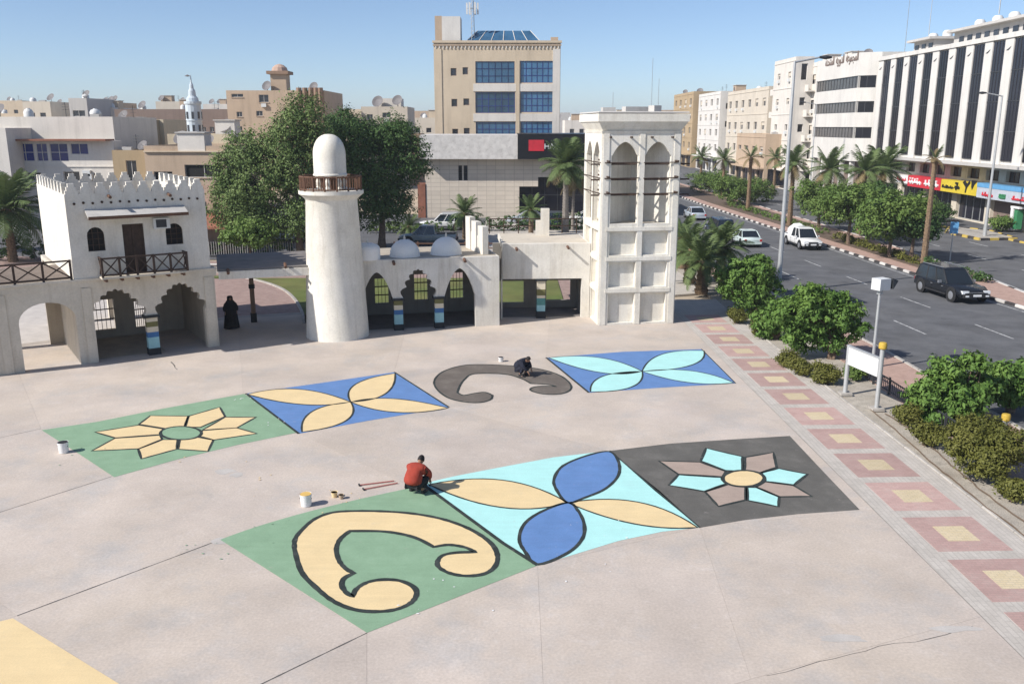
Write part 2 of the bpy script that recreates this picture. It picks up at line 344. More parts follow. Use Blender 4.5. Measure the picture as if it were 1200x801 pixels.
def ribbon(pts, w, closed=False):
    """flat strip of width w along a polyline (xy): returns list of quads merged as left/right rims"""
    n = len(pts); L = []; Rr = []
    for i in range(n):
        if closed: a, b = pts[i-1], pts[(i+1) % n]
        else: a, b = pts[max(i-1, 0)], pts[min(i+1, n-1)]
        d = (Vector(b)-Vector(a)); d = d.normalized() if d.length > 1e-6 else Vector((1, 0))
        nn = Vector((-d.y, d.x)); p = Vector(pts[i]); ww = w[i] if isinstance(w, (list, tuple)) else w
        L.append(p+nn*ww/2); Rr.append(p-nn*ww/2)
    return L, Rr
def ribbon_mb(mb, pts, w, z, closed=False):
    L, Rr = ribbon(pts, w, closed); n = len(pts)
    vs = [(p.x, p.y, z) for p in L]+[(p.x, p.y, z) for p in Rr]
    rng = range(n if closed else n-1)
    return mb.add(vs, [(n+i, n+(i+1) % n, (i+1) % n, i) for i in rng])
def catmull(pts, n=6, closed=False):
    P = [Vector(p[:2]) for p in pts]; N = len(P); out = []
    for i in range(N if closed else N-1):
        p0 = P[i-1] if (closed or i > 0) else P[0]; p1 = P[i]; p2 = P[(i+1) % N]; p3 = P[(i+2) % N] if (closed or i+2 < N) else P[-1]
        for k in range(n):
            t = k/n; out.append(.5*((2*p1)+(-p0+p2)*t+(2*p0-5*p1+4*p2-p3)*t*t+(-p0+3*p1-3*p2+p3)*t**3))
    if not closed: out.append(P[-1])
    return out
def poly_at(poly, t):
    """x for given y along a polyline of (x, y) sorted by y"""
    for (x0, y0), (x1, y1) in zip(poly, poly[1:]):
        if t <= y1: return x0+(x1-x0)*(t-y0)/(y1-y0)
    return poly[-1][0]
# ------------------------------------------------------------------ terrain and streets
MB().sheet([(-3000, -300), (3000, -300), (3000, 5000), (-3000, 5000)], -.2).build('ground', 'sand', kind='structure')
NE = [(18.7, -10), (18.3, 30), (18.1, 41), (16.9, 57), (15.6, 80), (14.2, 105), (13, 140), (11, 200), (9, 300), (6, 600)]
ML = [(31.9, -10), (31.4, 40), (30.6, 51.5), (29.9, 58), (29.1, 72), (28.2, 88), (27.3, 105), (26.3, 125), (25.2, 160), (24, 200), (21, 300), (17, 600)]
MR = [(33.6, -10), (33.4, 40), (33.4, 56), (34.2, 64), (34.6, 80), (34.3, 100), (33.6, 125), (32.5, 160), (31, 200), (28, 300), (24, 600)]
FK = [(48.5, -10), (48.3, 70), (47.6, 85), (46.6, 96), (44.5, 125), (43.5, 160), (43, 200), (42, 300), (38, 600)]
MB().sheet(NE+FK[::-1], -.12).build('road', 'asphalt', kind='structure')
MB().sheet([(-140, 72), (13, 72), (12.5, 110), (-140, 110)], -.15).build('car_park', 'asphalt_old', kind='structure')
# median strip with its kerb stones
def off_poly(pl, dx): return [(x+dx, y) for x, y in pl]
median = MB().prism(off_poly(ML, .22)+off_poly(MR, -.22)[::-1], -.15, .02).build('median', 'pink_paving', kind='structure')
MB().prism(off_poly(ML[3:9], 1.6)+off_poly(MR[3:9], -1.3)[::-1], -.1, .06).build('planting_bed', 'soil', median)
def kerb_run(pl, y0, y1, step, side, parent, cols, w=.2, h=.04, zb=-.15, off=0):
    y = y0; k = 0; cache = {}
    while y < y1:
        xa, xb = poly_at(pl, y), poly_at(pl, y+step); L = math.hypot(xb-xa, step); rz = math.atan2(step, xb-xa)
        key = cols[k % len(cols)]
        if key not in cache:
            mb = MB(); a = (step-.025)/2; hh = h-zb
            pr = [(-w/2, 0), (w/2, 0), (w/2, hh-.03), (w/2-.03, hh), (-w/2+.03, hh), (-w/2, hh-.03)]
            vs = [(x, p[0], p[1]) for x in (-a, a) for p in pr]; n = 6
            mb.add(vs, [(i, i+n, (i+1) % n+n, (i+1) % n) for i in range(n)]+[tuple(range(n)), tuple(range(n, 2*n))[::-1]])
            me = mb.mesh('kerb_stone'); me.materials.append(M[key]); cache[key] = me
        inst('kerb_stone', cache[key], parent, ((xa+xb)/2+side*w/2+off, y+step/2, zb), (0, 0, rz+rnd.uniform(-.006, .006)))
        y += step; k += 1
kerb_run(ML, 40, 190, .95, 1, median, ['kerb_white', 'kerb_black'])
kerb_run(MR, 50, 120, .95, -1, median, ['kerb_white', 'kerb_white', 'kerb_black'])
# far pavement on the shop side
farw = MB().prism(off_poly(FK, .2)+[(120, 600), (120, -10)], -.16, -.01).build('shop_pavement', 'asphalt_old', kind='structure')
kerb_run(FK, 74, 130, .95, 1, farw, ['kerb_yellow', 'kerb_black'])
# near pavement along the road, and the planting strip
PV = [(15.1, -10), (15.3, 30), (15.2, 45), (14.8, 57), (13.9, 80), (12.6, 105), (11.5, 140), (9.6, 200), (7.5, 300), (4.5, 600)]
pv = MB().prism(PV+off_poly(NE, -.2)[::-1], -.15, .0).build('pavement', 'pink_paving', kind='structure')
kerb_run(NE, 20, 120, .95, -1, pv, ['kerb_stone'])
XO = [(13.55, -10), (13.35, 22), (12.95, 37), (12.75, 47.7), (12.5, 62), (11.8, 80), (10.8, 105)]
MB().prism(XO+PV[:6][::-1], -.15, -.03).build('planting_strip', 'gravel', kind='structure')
MB().prism([(-3.0, 105), (10.8, 105), (12.5, 62), (12.4, 56.5), (4, 53.5), (-3, 62)], -.16, -.05).build('yard_paving', 'grey_pavers', kind='structure')
MB().sheet([(-60, 28), (-3, 36), (4.2, 52), (4, 66), (-60, 76)], -.045).build('brick_path', 'path_brick', kind='structure')
MB().sheet([(-60, 30), (-23, 36.5), (-17, 43), (-18.5, 50), (-24, 58), (-60, 66)], -.03).build('yard_concrete', 'pale_paving', kind='structure')
# lawn behind the arcade with a kerb around it
lawn_pts = [g(*p) for p in ((356, 379), (354, 366), (345, 350), (330, 338), (305, 329), (270, 322))]
lawn_edge = catmull(lawn_pts, 5)
lawn_poly = lawn_edge+[Vector((-24, 62)), Vector((3.2, 62)), Vector((3.2, 53.2)), Vector((-7, 50.6)), Vector((-10.5, 48.6))]
lawn = MB().prism([(p.x, p.y) for p in lawn_poly], -.15, .0).build('lawn', 'lawn', kind='structure')
MB().prism(*[[(p.x, p.y) for p in (lambda LR: LR[0]+LR[1][::-1])(ribbon(lawn_edge, .16))]], -.15, .05).build('lawn_kerb', 'kerb_stone', lawn)

# lane dashes and edge line
def lane_x(y, fr): return poly_at(NE, y)+(poly_at(ML, y)-poly_at(NE, y))*fr
mk = MB()
for fr, ph in ((.30, 38.2), (.60, 39.6)):
    y = ph-9.2*3
    while y < 260:
        L = 3.4; pts = [Vector((lane_x(y+q, fr), y+q)) for q in (0, L)]
        ribbon_mb(mk, pts, .12, -.116); y += 8.6 if fr < .5 else 8.0
def lane2(y, fr): return poly_at(MR, y)+(poly_at(FK, y)-poly_at(MR, y))*fr
for fr in (.33, .66):
    y = 30
    while y < 260:
        ribbon_mb(mk, [Vector((lane2(y+q, fr), y+q)) for q in (0, 3.2)], .15, -.116); y += 8.3
for pl, o in ((ML, -.45), (MR, .45)):
    ribbon_mb(mk, [Vector((poly_at(pl, y)+o, y)) for y in range(20, 260, 6)], .12, -.116)
mk.build('lane_markings', 'road_paint', kind='structure')

# ------------------------------------------------------------------ plaza
EDGE = lambda y: 10.72-.0283*y+.13      # plaza / walkway boundary
def inset(poly, d):
    n = len(poly); out = []
    area = sum(poly[i].x*poly[(i+1) % n].y-poly[(i+1) % n].x*poly[i].y for i in range(n))
    P = poly if area > 0 else poly[::-1]
    for i in range(n):
        a, b, c = P[i-1], P[i], P[(i+1) % n]
        e1 = (b-a).normalized(); e2 = (c-b).normalized(); n1 = Vector((-e1.y, e1.x)); n2 = Vector((-e2.y, e2.x))
        k = n1+n2; out.append(b+k*(d/max(.25, k.dot(n1))))
    return out
mat('plaza_concrete', (.485, .420, .368), var=.11, scale=.45, fine=.09, fscale=16, bump=.12, stain=(.40, .385, .37), stain_amt=.9, stain_scale=.42, tint=(.515, .44, .365))
_m = M['plaza_concrete']; _nt = _m.node_tree       # extra: brushed arcs and small pocks of repair mortar
_tc = next(n for n in _nt.nodes if n.type == 'TEX_COORD')
_sp = nd(_nt, 'ShaderNodeTexNoise'); _sp.inputs['Scale'].default_value = 1.6; _sp.inputs['Detail'].default_value = 9; _sp.inputs['Roughness'].default_value = .75; _sp.inputs['Distortion'].default_value = .9
_nt.links.new(_tc.outputs['Object'], _sp.inputs['Vector'])
_r = nd(_nt, 'ShaderNodeMapRange'); _r.inputs[1].default_value = .56; _r.inputs[2].default_value = .74; _r.inputs[3].default_value = 0; _r.inputs[4].default_value = .45
_nt.links.new(_sp.outputs['Fac'], _r.inputs[0])
_vm = next(n for n in _nt.nodes if n.type == 'VECT_MATH'); _src = _vm.inputs[0].links[0].from_socket
_mx = nd(_nt, 'ShaderNodeMix', data_type='RGBA'); _mx.inputs[7].default_value = (.60, .55, .52, 1)
_nt.links.new(_r.outputs[0], _mx.inputs[0]); _nt.links.new(_src, _mx.inputs[6]); _nt.links.new(_mx.outputs[2], _vm.inputs[0])
random_tone('plaza_concrete', .955, 1.04)
worn('plaza_concrete', (.36, .32, .285), .6, 1.9, .55, .78); worn('plaza_concrete', (.60, .53, .46), .65, 1.2, .53, .75); worn('plaza_concrete', (.40, .385, .375), .45, .55, .54, .72)
mat('joint_fill', (.38, .335, .29), var=.2)
mat('joint_dark', (.10, .095, .09), var=.2)
A_ = {k: [g(*p) for p in v] for k, v in dict(
    a=[(-330, 590), (-160, 548), (48, 502), (285, 461), (462, 436), (640, 419), (830, 408)],
    b=[(-280, 690), (-95, 630), (131, 558), (348, 507), (526, 477), (690, 460), (866, 449)],
    c=[(-215, 790), (20, 721), (258, 632), (482, 571), (716, 528), (925, 511)],
    d=[(-60, 935), (205, 850), (430, 741), (630, 662), (820, 617), (1006, 597)]).items()}
for k in A_:
    last = A_[k][-1]; A_[k][-1] = Vector((EDGE(last.y), last.y))
slabs = []
for i in range(6): slabs.append([A_['a'][i], A_['a'][i+1], A_['b'][i+1], A_['b'][i]])
for i in range(5): slabs.append([A_['b'][i], A_['b'][i+1], A_['c'][i+1], A_['c'][i]])
slabs.append([A_['b'][5], A_['b'][6], A_['c'][5]])
for i in range(5): slabs.append([A_['c'][i], A_['c'][i+1], A_['d'][i+1], A_['d'][i]])
# towards the buildings
tops = [Vector((-46, 33)), Vector((-34, 36)), Vector((-24.5, 41.5)), Vector((-15.5, 48.5)), Vector((-6, 51.2)), Vector((2.4, 52.6)), Vector((EDGE(54), 54))]
for i in range(6): slabs.append([tops[i], tops[i+1], A_['a'][i+1], A_['a'][i]])
# towards the camera
e = [g(60, 1100), g(430, 960), g(640, 872), g(880, 795), g(1168, 722)]; e[-1] = Vector((EDGE(e[-1].y), e[-1].y))
for i in range(4): slabs.append([A_['d'][i+1], A_['d'][i+2], e[i+1], e[i]])
slabs.append([e[0], e[1], e[2], Vector((1.5, 4)), Vector((-8, 4))]); slabs.append([e[2], e[3], e[4], Vector((EDGE(4), 4)), Vector((1.5, 4))])
base_poly = [(-60, 2), (EDGE(2)+.02, 2), (EDGE(54)+.02, 54), (-6, 52), (-16, 49), (-25, 42), (-60, 30)]
plaza = MB().prism(base_poly, -.15, -.004).build('plaza', 'joint_fill', kind='structure')
for q in slabs: MB().prism(inset(q, .003), -.02, 0).build('paving_slab', 'plaza_concrete', plaza)
# open cracks and the darker joints that show in the photo
ck = MB()
def crack(pts, w, seed):
    r = random.Random(seed); P = []
    W_ = [g(*p) for p in pts]
    for a, b in zip(W_, W_[1:]):
        n = max(2, int((b-a).length/.35))
        for i in range(n): P.append(a.lerp(b, i/n)+Vector((r.uniform(-.03, .03), r.uniform(-.03, .03))))
    P.append(W_[-1]); ribbon_mb(ck, P, [w*r.uniform(.4, 1.2) for _ in P], .003)
crack([(900, 792), (960, 775), (1030, 757), (1090, 748), (1140, 733)], .02, 1)
def joint_line(a, b, w, t0=0.0, t1=1.0):
    n = 24; r = random.Random(int(a.x*100)); ribbon_mb(ck, [a.lerp(b, t0+(t1-t0)*i/n) for i in range(n+1)], [w*r.uniform(.5, 1.3) for _ in range(n+1)], .003)
joint_line(A_['c'][1], A_['c'][2], .035); joint_line(A_['b'][1], A_['b'][2], .026); joint_line(A_['d'][1], A_['d'][2], .035); joint_line(A_['a'][1], A_['a'][2], .022)
crack([(200, 424), (208, 433)], .05, 5)
ck.build('crack', 'joint_dark', plaza)
# trowelled patches of fresh mortar
mat('mortar_patch', (.46, .43, .395), var=.1, stain=(.44, .4, .37), stain_amt=.7, stain_scale=2)
for i, (px, py, rx, ry) in enumerate(((258, 634, .28, .2), (985, 748, .55, .16), (1120, 736, .5, .14), (262, 552, .35, .25), (277, 556, .2, .18))):
    c = g(px, py); r = random.Random(i+20)
    pts = catmull([(c.x+rx*r.uniform(.7, 1.2)*math.cos(a), c.y+ry*r.uniform(.6, 1.3)*math.sin(a)) for a in [k*math.pi/5 for k in range(10)]], 3, True)
    MB().sheet([(p.x, p.y) for p in pts], .0035).build('mortar_patch', 'mortar_patch', plaza)

# drips and splashes of paint round the panels
for m_, spots, sd in (('paint_yellow', ((380, 590, 1.0), (300, 560, 1.5), (200, 540, 1.2)), 1), ('paint_green', ((330, 610, 1.5), (100, 530, 1.0), (240, 640, .8)), 2), ('sign_white', ((285, 466, .6), (322, 497, .6), (700, 640, 1.6), (520, 700, 1.6)), 3)):
    r = random.Random(sd); mb = MB()
    for px, py, sp in spots:
        c = g(px, py)
        for _ in range(8):
            x, y = c.x+r.gauss(0, sp*.5), c.y+r.gauss(0, sp*.5); s_ = r.uniform(.008, .035); k0 = r.uniform(.6, 1.6)
            mb.sheet([(x+s_*k0*math.cos(a)*r.uniform(.7, 1.2), y+s_*math.sin(a)*r.uniform(.7, 1.2)) for a in [q*math.pi/4 for q in range(8)]], .0175)
    mb.build('paint_splash', m_, plaza, kind='stuff')

# patterned walkway of pavers
walk = MB().prism([(EDGE(y)+.012, y) for y in (3, 54)]+[(x, y) for x, y in ((12.75, 54), (12.75, 47.7), (12.95, 37), (13.35, 22), (13.5, 3))], -.15, -.004).build('walkway', 'grey_pavers', kind='structure')
kr = [(x+.1, y) for x, y in XO]
kerb_run(kr, 8, 54, .8, 0, walk, ['kerb_stone'], w=.12, h=.02)
WA = .034
for i in range(-5, 15):
    y = 22.46+2.44*(i-1)+.0; x0 = 10.83-WA*(y-22.46)+.02
    if y < 5 or y > 49.5: continue
    def P(u, v): return (x0+u-WA*v, y-2.0+v+WA*u)
    f_ = MB().prism([P(0, 0), P(1.95, 0), P(1.95, 2.0), P(0, 2.0)], -.004, .002).build('red_field', 'red_pavers', walk)
    MB().prism([P(.56, .55), P(1.4, .55), P(1.4, 1.42), P(.56, 1.42)], .002, .006).build('yellow_centre', 'yellow_pavers', f_)

# ------------------------------------------------------------------ painted panels
def zz(pts, sc, ox, oy): return [(ox+x/sc, oy+y/sc) for x, y in pts]
def G(pts): return [g(*p) for p in pts]
def panel(label, quad, coat, cat='painted panel', edge=None):
    P = [Vector(p) for p in quad]; c = sum(P, Vector((0, 0)))/len(P)
    t = thing('painted_panel', c, label, cat, 'painted panels on the plaza floor')
    if coat: MB().sheet([(p.x, p.y) for p in P], .0045).build('ground_coat', coat, t)
    return t
def shape(t, name, pts, m, ow=.09, z=.008, outline=True):
    MB().sheet([(p.x, p.y) for p in pts], z).build(name, m, t)
    if outline:
        mb = MB(); r = random.Random(len(pts)); ribbon_mb(mb, pts, [ow*r.uniform(.85, 1.15) for _ in pts], z+.004, True); mb.build('outline', 'paint_outline', t)
def dense(pts, step=.25):
    out = []
    for i in range(len(pts)):
        a, b = Vector(pts[i]), Vector(pts[(i+1) % len(pts)]); n = max(1, int((b-a).length/step))
        out += [a.lerp(b, k/n) for k in range(n)]
    return out
def lens(p0, m1, p1, m2, n=14):
    """leaf through the two tips and the two bulge points"""
    p0, m1, p1, m2 = (g(*q) for q in (p0, m1, p1, m2)); out = []
    for a, m, b in ((p0, m1, p1), (p1, m2, p0)):
        c = m*2-(a+b)/2
        out += [a*(1-t)**2+c*2*t*(1-t)+b*t*t for t in [i/n for i in range(n)]]
    return out
def line(t, pts, w=.08, z=.0125):
    mb = MB(); P = [Vector(p) for p in pts]; ribbon_mb(mb, P, w, z); mb.build('outline', 'paint_outline', t)
def quadbez(a, m, b, n=12):
    a, m, b = (g(*q) for q in (a, m, b)); c = m*2-(a+b)/2
    return [a*(1-t)**2+c*2*t*(1-t)+b*t*t for t in [i/n for i in range(n+1)]]

# front row, green panel with the scroll
top = quadbez((258, 632), (362, 599), (497, 568.2)); right = [g(547, 605), g(589, 636), g(630, 662)]
t = panel('green painted panel with a big cream scroll outlined in black, nearest the camera', top+right+[g(430, 741)], 'paint_green')
O = zz([(300, 262), (303, 225), (330, 190), (375, 152), (440, 128), (530, 122), (640, 124), (740, 132), (840, 150), (925, 178), (990, 212), (1035, 250), (1052, 292), (1040, 330), (1000, 355), (935, 362), (875, 352), (835, 330), (830, 308), (850, 286), (900, 276), (970, 274)], 3.158, 250, 560)
I1 = zz([(970, 274), (930, 256), (870, 247), (815, 255)], 3.158, 250, 560)
I2 = zz([(815, 255), (760, 226), (700, 208), (620, 197), (505, 196)], 3.158, 250, 560)
I3 = zz([(505, 196), (470, 225), (455, 262), (465, 305), (490, 335), (520, 352)], 3.158, 250, 560)
I4 = zz([(520, 352), (485, 370), (475, 395), (490, 422), (516, 438)], 3.158, 250, 560)
I5 = zz([(516, 438), (530, 410), (570, 386), (625, 376), (690, 380), (740, 402), (752, 430), (730, 462), (675, 486), (600, 494), (520, 486), (445, 456), (380, 405), (325, 345), (300, 262)], 3.158, 250, 560)
pts = []
for seg in (O, I1, I2, I3, I4, I5): pts += catmull(G(seg), 5)[:-1]
shape(t, 'scroll', pts, 'paint_yellow', ow=.13)
line(t, [g(497, 568.2), g(547, 605), g(589, 636), g(630, 662)], .12)
# front row, aqua panel with four leaves
S = lambda p: (490+p[0]/3.529, 520+p[1]/3.529)
t = panel('aqua painted panel with two royal blue and two cream leaves', [g(*S(p)) for p in ((25, 162), (150, 133), (330, 98), (560, 55), (790, 28), (1000, 195), (1165, 345), (1010, 362), (830, 400), (650, 455), (490, 503), (349, 409), (201, 300))], 'paint_aqua')
ctr = S((618, 243))
shape(t, 'leaf', lens(ctr, S((350, 150)), S((45, 168)), S((340, 262))), 'paint_yellow', .07)
shape(t, 'leaf', lens(ctr, S((905, 240)), S((1155, 345)), S((890, 330))), 'paint_yellow', .07)
shape(t, 'leaf', catmull(G([S(p) for p in ((618, 243), (572, 190), (562, 145), (600, 90), (700, 48), (790, 32), (828, 72), (828, 130), (775, 185), (690, 222))]), 5, True), 'paint_blue', .1)
shape(t, 'leaf', catmull(G([S(p) for p in ((618, 243), (660, 275), (686, 330), (680, 390), (620, 450), (495, 498), (445, 450), (418, 395), (440, 330), (510, 280))]), 5, True), 'paint_blue', .1)
# front row, grey panel with the eight-petalled flower
S2 = lambda p: (710+p[0]/4, 500+p[1]/4)
t = panel('dark grey painted panel with an aqua and taupe flower, next to the patterned walkway', [g(*S2(p)) for p in ((18, 112), (300, 78), (600, 58), (862, 42), (1020, 210), (1190, 388), (900, 408), (650, 436), (440, 472), (230, 300))], 'paint_grey')
for q, c in ((((560, 205), (445, 160), (470, 100), (640, 140), (640, 208)), 'paint_aqua'), (((650, 208), (652, 143), (785, 120), (800, 190), (725, 215)), 'paint_taupe'),
             (((728, 216), (810, 195), (945, 222), (882, 272), (745, 255)), 'paint_aqua'), (((745, 258), (880, 275), (965, 326), (815, 328), (705, 282)), 'paint_taupe'),
             (((662, 284), (705, 284), (812, 330), (808, 374), (664, 345)), 'paint_aqua'), (((655, 284), (655, 343), (528, 373), (465, 305), (578, 268)), 'paint_taupe'),
             (((570, 265), (462, 303), (295, 274), (340, 225), (548, 238)), 'paint_aqua'), (((548, 234), (338, 222), (248, 160), (440, 165), (562, 210)), 'paint_taupe')):
    shape(t, 'petal', dense(G([S2(p) for p in q])), c, .09)
shape(t, 'flower_centre', catmull(G([S2((645+98*math.cos(a), 243+38*math.sin(a))) for a in [k*math.pi/6 for k in range(12)]]), 3, True), 'paint_yellow', .12, z=.014)
line(t, [g(*S2((18, 112))), g(*S2((440, 472)))], .05)
# back row
S3 = lambda p: (40+p[0]/4, 420+p[1]/4)
t = panel('green painted panel with cream eight-petalled flower at the left end', [g(*S3(p)) for p in ((35, 335), (300, 295), (600, 235), (985, 165), (1100, 245), (1240, 345), (950, 405), (680, 470), (375, 555), (200, 440))], 'paint_green')
for q in (((725, 270), (870, 228), (895, 272), (780, 322), (708, 322)), ((895, 275), (1040, 275), (950, 325), (790, 335)), ((790, 338), (950, 325), (1045, 352), (840, 382), (765, 362)), ((750, 366), (840, 382), (815, 435), (675, 425), (683, 378)),
          ((672, 380), (668, 425), (503, 470), (488, 425), (605, 380)), ((600, 378), (490, 423), (270, 433), (378, 374), (590, 360)), ((590, 356), (378, 372), (285, 345), (490, 312), (605, 330)), ((612, 328), (492, 308), (545, 268), (722, 270), (703, 322))):
    shape(t, 'petal', dense(G([S3(p) for p in q])), 'paint_yellow', .08)
shape(t, 'flower_centre', catmull(G([S3((688+96*math.cos(a), 350+31*math.sin(a))) for a in [k*math.pi/6 for k in range(12)]]), 3, True), 'paint_green', .1, z=.014)
t = panel('royal blue painted panel with four cream leaves in the back row', [g(*p) for p in ((288, 461), (380, 448), (462, 436), (494, 457), (526, 477), (430, 493), (350, 508), (318, 484))], 'paint_blue')
c = (411, 471)
for a, m1, m2 in (((290, 462), (350, 456), (354, 473.8)), ((463, 437.5), (417, 450), (452, 461)), ((354, 506), (366, 482), (406, 492.5)), ((525, 478), (460, 467), (464, 483))):
    shape(t, 'leaf', lens(c, m1, a, m2), 'paint_yellow', .08)
line(t, [g(288, 461), g(350, 508)], .1); line(t, [g(462, 436), g(526, 477)], .08)
t = panel('brown-grey painted scroll lying bare on the concrete, dark clad painter squatting on it', G([(509, 470), (509, 430), (670, 430), (670, 470)]), None)
segs = [[(577, 463), (575, 468), (563, 471.5), (545, 471), (525, 466), (512, 456), (509, 446), (518, 436), (538, 429), (560, 427), (600, 428.5), (630, 432), (652, 438), (665, 446), (669.5, 454), (664, 459.5), (652, 462), (636, 461.5), (624, 458.5), (621.5, 455.5), (628, 453), (640, 452.2), (652, 453)],
        [(652, 453), (645, 451), (635, 450), (622, 449.4)], [(622, 449.4), (612, 444), (596, 439), (575, 437.5), (556, 438), (549, 440)],
        [(549, 440), (542, 447), (538, 454), (536, 460)], [(536, 460), (543, 463), (555, 461), (568, 459.5), (577, 463)]]
pts = []
for s_ in segs: pts += catmull(G(s_), 5)[:-1]
shape(t, 'scroll', pts, 'paint_brown_grey', .09)
t = panel('royal blue painted panel with four aqua leaves, last of the back row by the walkway', [g(*p) for p in ((640, 419), (730, 412), (822, 409), (842, 428), (862, 449), (775, 454), (690, 460), (664, 438))], 'paint_blue')
c = (752.5, 435)
for a, m1, m2 in (((643, 419.3), (702, 419), (704, 436.5)), ((825, 411), (776, 415), (811, 427.5)), ((692, 459), (706, 441), (741, 453)), ((860, 448.5), (810, 434.5), (806, 448))):
    shape(t, 'leaf', lens(c, m1, a, m2), 'paint_aqua', .08)
line(t, [g(640, 419), g(690, 460)], .1); line(t, [g(822, 409), g(862, 449)], .05)
t = panel('plain pale yellow painted panel at the near left corner of the plaza', [A_['c'][0], g(-120, 757), g(15, 724), g(140, 801), g(205, 843), A_['d'][0]], 'paint_yellow')
# ------------------------------------------------------------------ heritage buildings round the plaza
def arch(s0, s1, zs, za, kind='pointed', n=12):
    m = (s0+s1)/2; w = (s1-s0)/2; h = za-zs; out = []
    def basep(t):
        if kind == 'round': a = math.pi*(1-t); return (m+w*math.cos(a), zs+h*math.sin(a))
        x = -1+2*t; q = 1-abs(x)
        y = math.sin(min(1, q)*math.pi/2)**.8*.86+.14*q
        return (m+w*x, zs+h*y)
    if kind != 'foil': return [basep(i/n) for i in range(n+1)]
    L = 9; sub = 4
    P = [basep(i/L) for i in range(L+1)]
    for i in range(L):
        (x0, z0), (x1, z1) = P[i], P[i+1]
        dx, dz = x1-x0, z1-z0; ln = math.hypot(dx, dz); nx, nz = -dz/ln, dx/ln
        for k in range(sub):
            t = k/sub; b = math.sin(math.pi*t)*ln*.42
            out.append((x0+dx*t+nx*b, z0+dz*t+nz*b))
    out.append(P[-1]); return out
def wall_poly(s0, s1, zt, notches, z0=0.0):
    poly = [(s0, z0)]
    for a0, a1, c in notches: poly += [(a0, z0)]+c+[(a1, z0)]
    return poly+[(s1, z0), (s1, zt), (s0, zt)]
def xrail(P, s0, s1, z, h, n, parent, d=0, m='wood_dark'):
    for i in range(n+1):
        a = s0+(s1-s0)*i/n; MB().pbox(P, a-.045, a+.045, z, z+h+.04, d-.05, d+.05).build('post', m, parent)
    for zz_ in (z+h, z+.1):
        MB().pbox(P, s0+.046, s1-.046, zz_-.04, zz_+.03, d-.035, d+.035).build('rail', m, parent)
    for i in range(n):
        a, b = s0+(s1-s0)*i/n+.06, s0+(s1-s0)*(i+1)/n-.06
        MB().tube(P.pt(a, z+.13, d+.01), P.pt(b, z+h-.05, d+.01), .03, n=5).build('brace', m, parent)
        MB().tube(P.pt(a, z+h-.05, d-.012), P.pt(b, z+.13, d-.012), .03, n=5).build('brace', m, parent)
def merlon_poly(c, z, w, h, st=3):
    """stepped merlon outline"""
    a = w/2; s_ = h/st; L = []; q = a
    left = []; 
    for i in range(st):
        wi = a*(1-i/st*.78)
        left += [(c-wi, z+i*s_), (c-wi, z+(i+1)*s_)]
    return left+[(2*c-x, y) for x, y in left[::-1]]
def skin(name, m, P_list, z0, z1, parent, holes=None, reveal=.22, cap=True, parapet=.5, capm='roof_screed'):
    """closed building shell from a list of planes; holes[i] = list of polygons (a, z) in plane i"""
    mb = MB(); holes = holes or {}
    for i, P in enumerate(P_list):
        L0 = [(0, z0), (P.L, z0), (P.L, z1), (0, z1)]
        loops = [[P.pt(a, z, 0) for a, z in L0]]+[[P.pt(a, z, 0) for a, z in h] for h in holes.get(i, [])]
        flat = [v for L in loops for v in L]; n = Vector((P.n.x, P.n.y, 0))
        tris = tessellate_polygon(loops)
        tris = [t if (flat[t[1]]-flat[t[0]]).cross(flat[t[2]]-flat[t[0]]).dot(n) > 0 else t[::-1] for t in tris]
        mb.add(flat, tris)
        for h in holes.get(i, []):
            f_ = [P.pt(a, z, 0) for a, z in h]; b_ = [P.pt(a, z, -reveal) for a, z in h]; k = len(h)
            mb.add(f_+b_, [(j, (j+1) % k, k+(j+1) % k, k+j) for j in range(k)])
    o = mb.build(name, m, parent)
    if cap:
        foot = [P.o for P in P_list]
        A = sum(foot[i].x*foot[(i+1) % len(foot)].y-foot[(i+1) % len(foot)].x*foot[i].y for i in range(len(foot)))
        q = [Vector(p) for p in foot]
        ins = inset(q, .22); rf = MB().sheet([(p.x, p.y) for p in ins], z1-parapet).build('roof', capm, parent)
        top = MB(); out_ = q if A > 0 else q[::-1]; n = len(ins)
        vs = [(p.x, p.y, z1) for p in out_]+[(p.x, p.y, z1) for p in ins]+[(p.x, p.y, z1-parapet) for p in ins]
        top.add(vs, [(i, (i+1) % n, n+(i+1) % n, n+i) for i in range(n)]+[(n+i, n+(i+1) % n, 2*n+(i+1) % n, 2*n+i) for i in range(n)])
        top.build('parapet', m, parent)
    return o
def rect(a0, a1, z0, z1): return [(a0, z0), (a1, z0), (a1, z1), (a0, z1)]
def window(P, poly, parent, fm, gm, d=-.2, cols=1, rows=1, fw=.06, name='window'):
    a0 = min(p[0] for p in poly); a1 = max(p[0] for p in poly); z0 = min(p[1] for p in poly); z1 = max(p[1] for p in poly)
    fr = MB()
    fr.pbox(P, a0, a1, z0, z0+fw, d-.04, d+.02); fr.pbox(P, a0, a1, z1-fw, z1, d-.04, d+.02)
    fr.pbox(P, a0, a0+fw, z0+fw, z1-fw, d-.04, d+.02); fr.pbox(P, a1-fw, a1, z0+fw, z1-fw, d-.04, d+.02)
    for i in range(1, cols): c = a0+(a1-a0)*i/cols; fr.pbox(P, c-fw/2, c+fw/2, z0+fw, z1-fw, d-.039, d+.019)
    for j in range(1, rows): c = z0+(z1-z0)*j/rows; fr.pbox(P, a0+fw, a1-fw, c-fw/2, c+fw/2, d-.038, d+.018)
    f_ = fr.build(name, fm, parent)
    MB().add([P.pt(a, z, d-.03) for a, z in poly], [tuple(range(len(poly)))]).build('pane', gm, f_)
    return f_
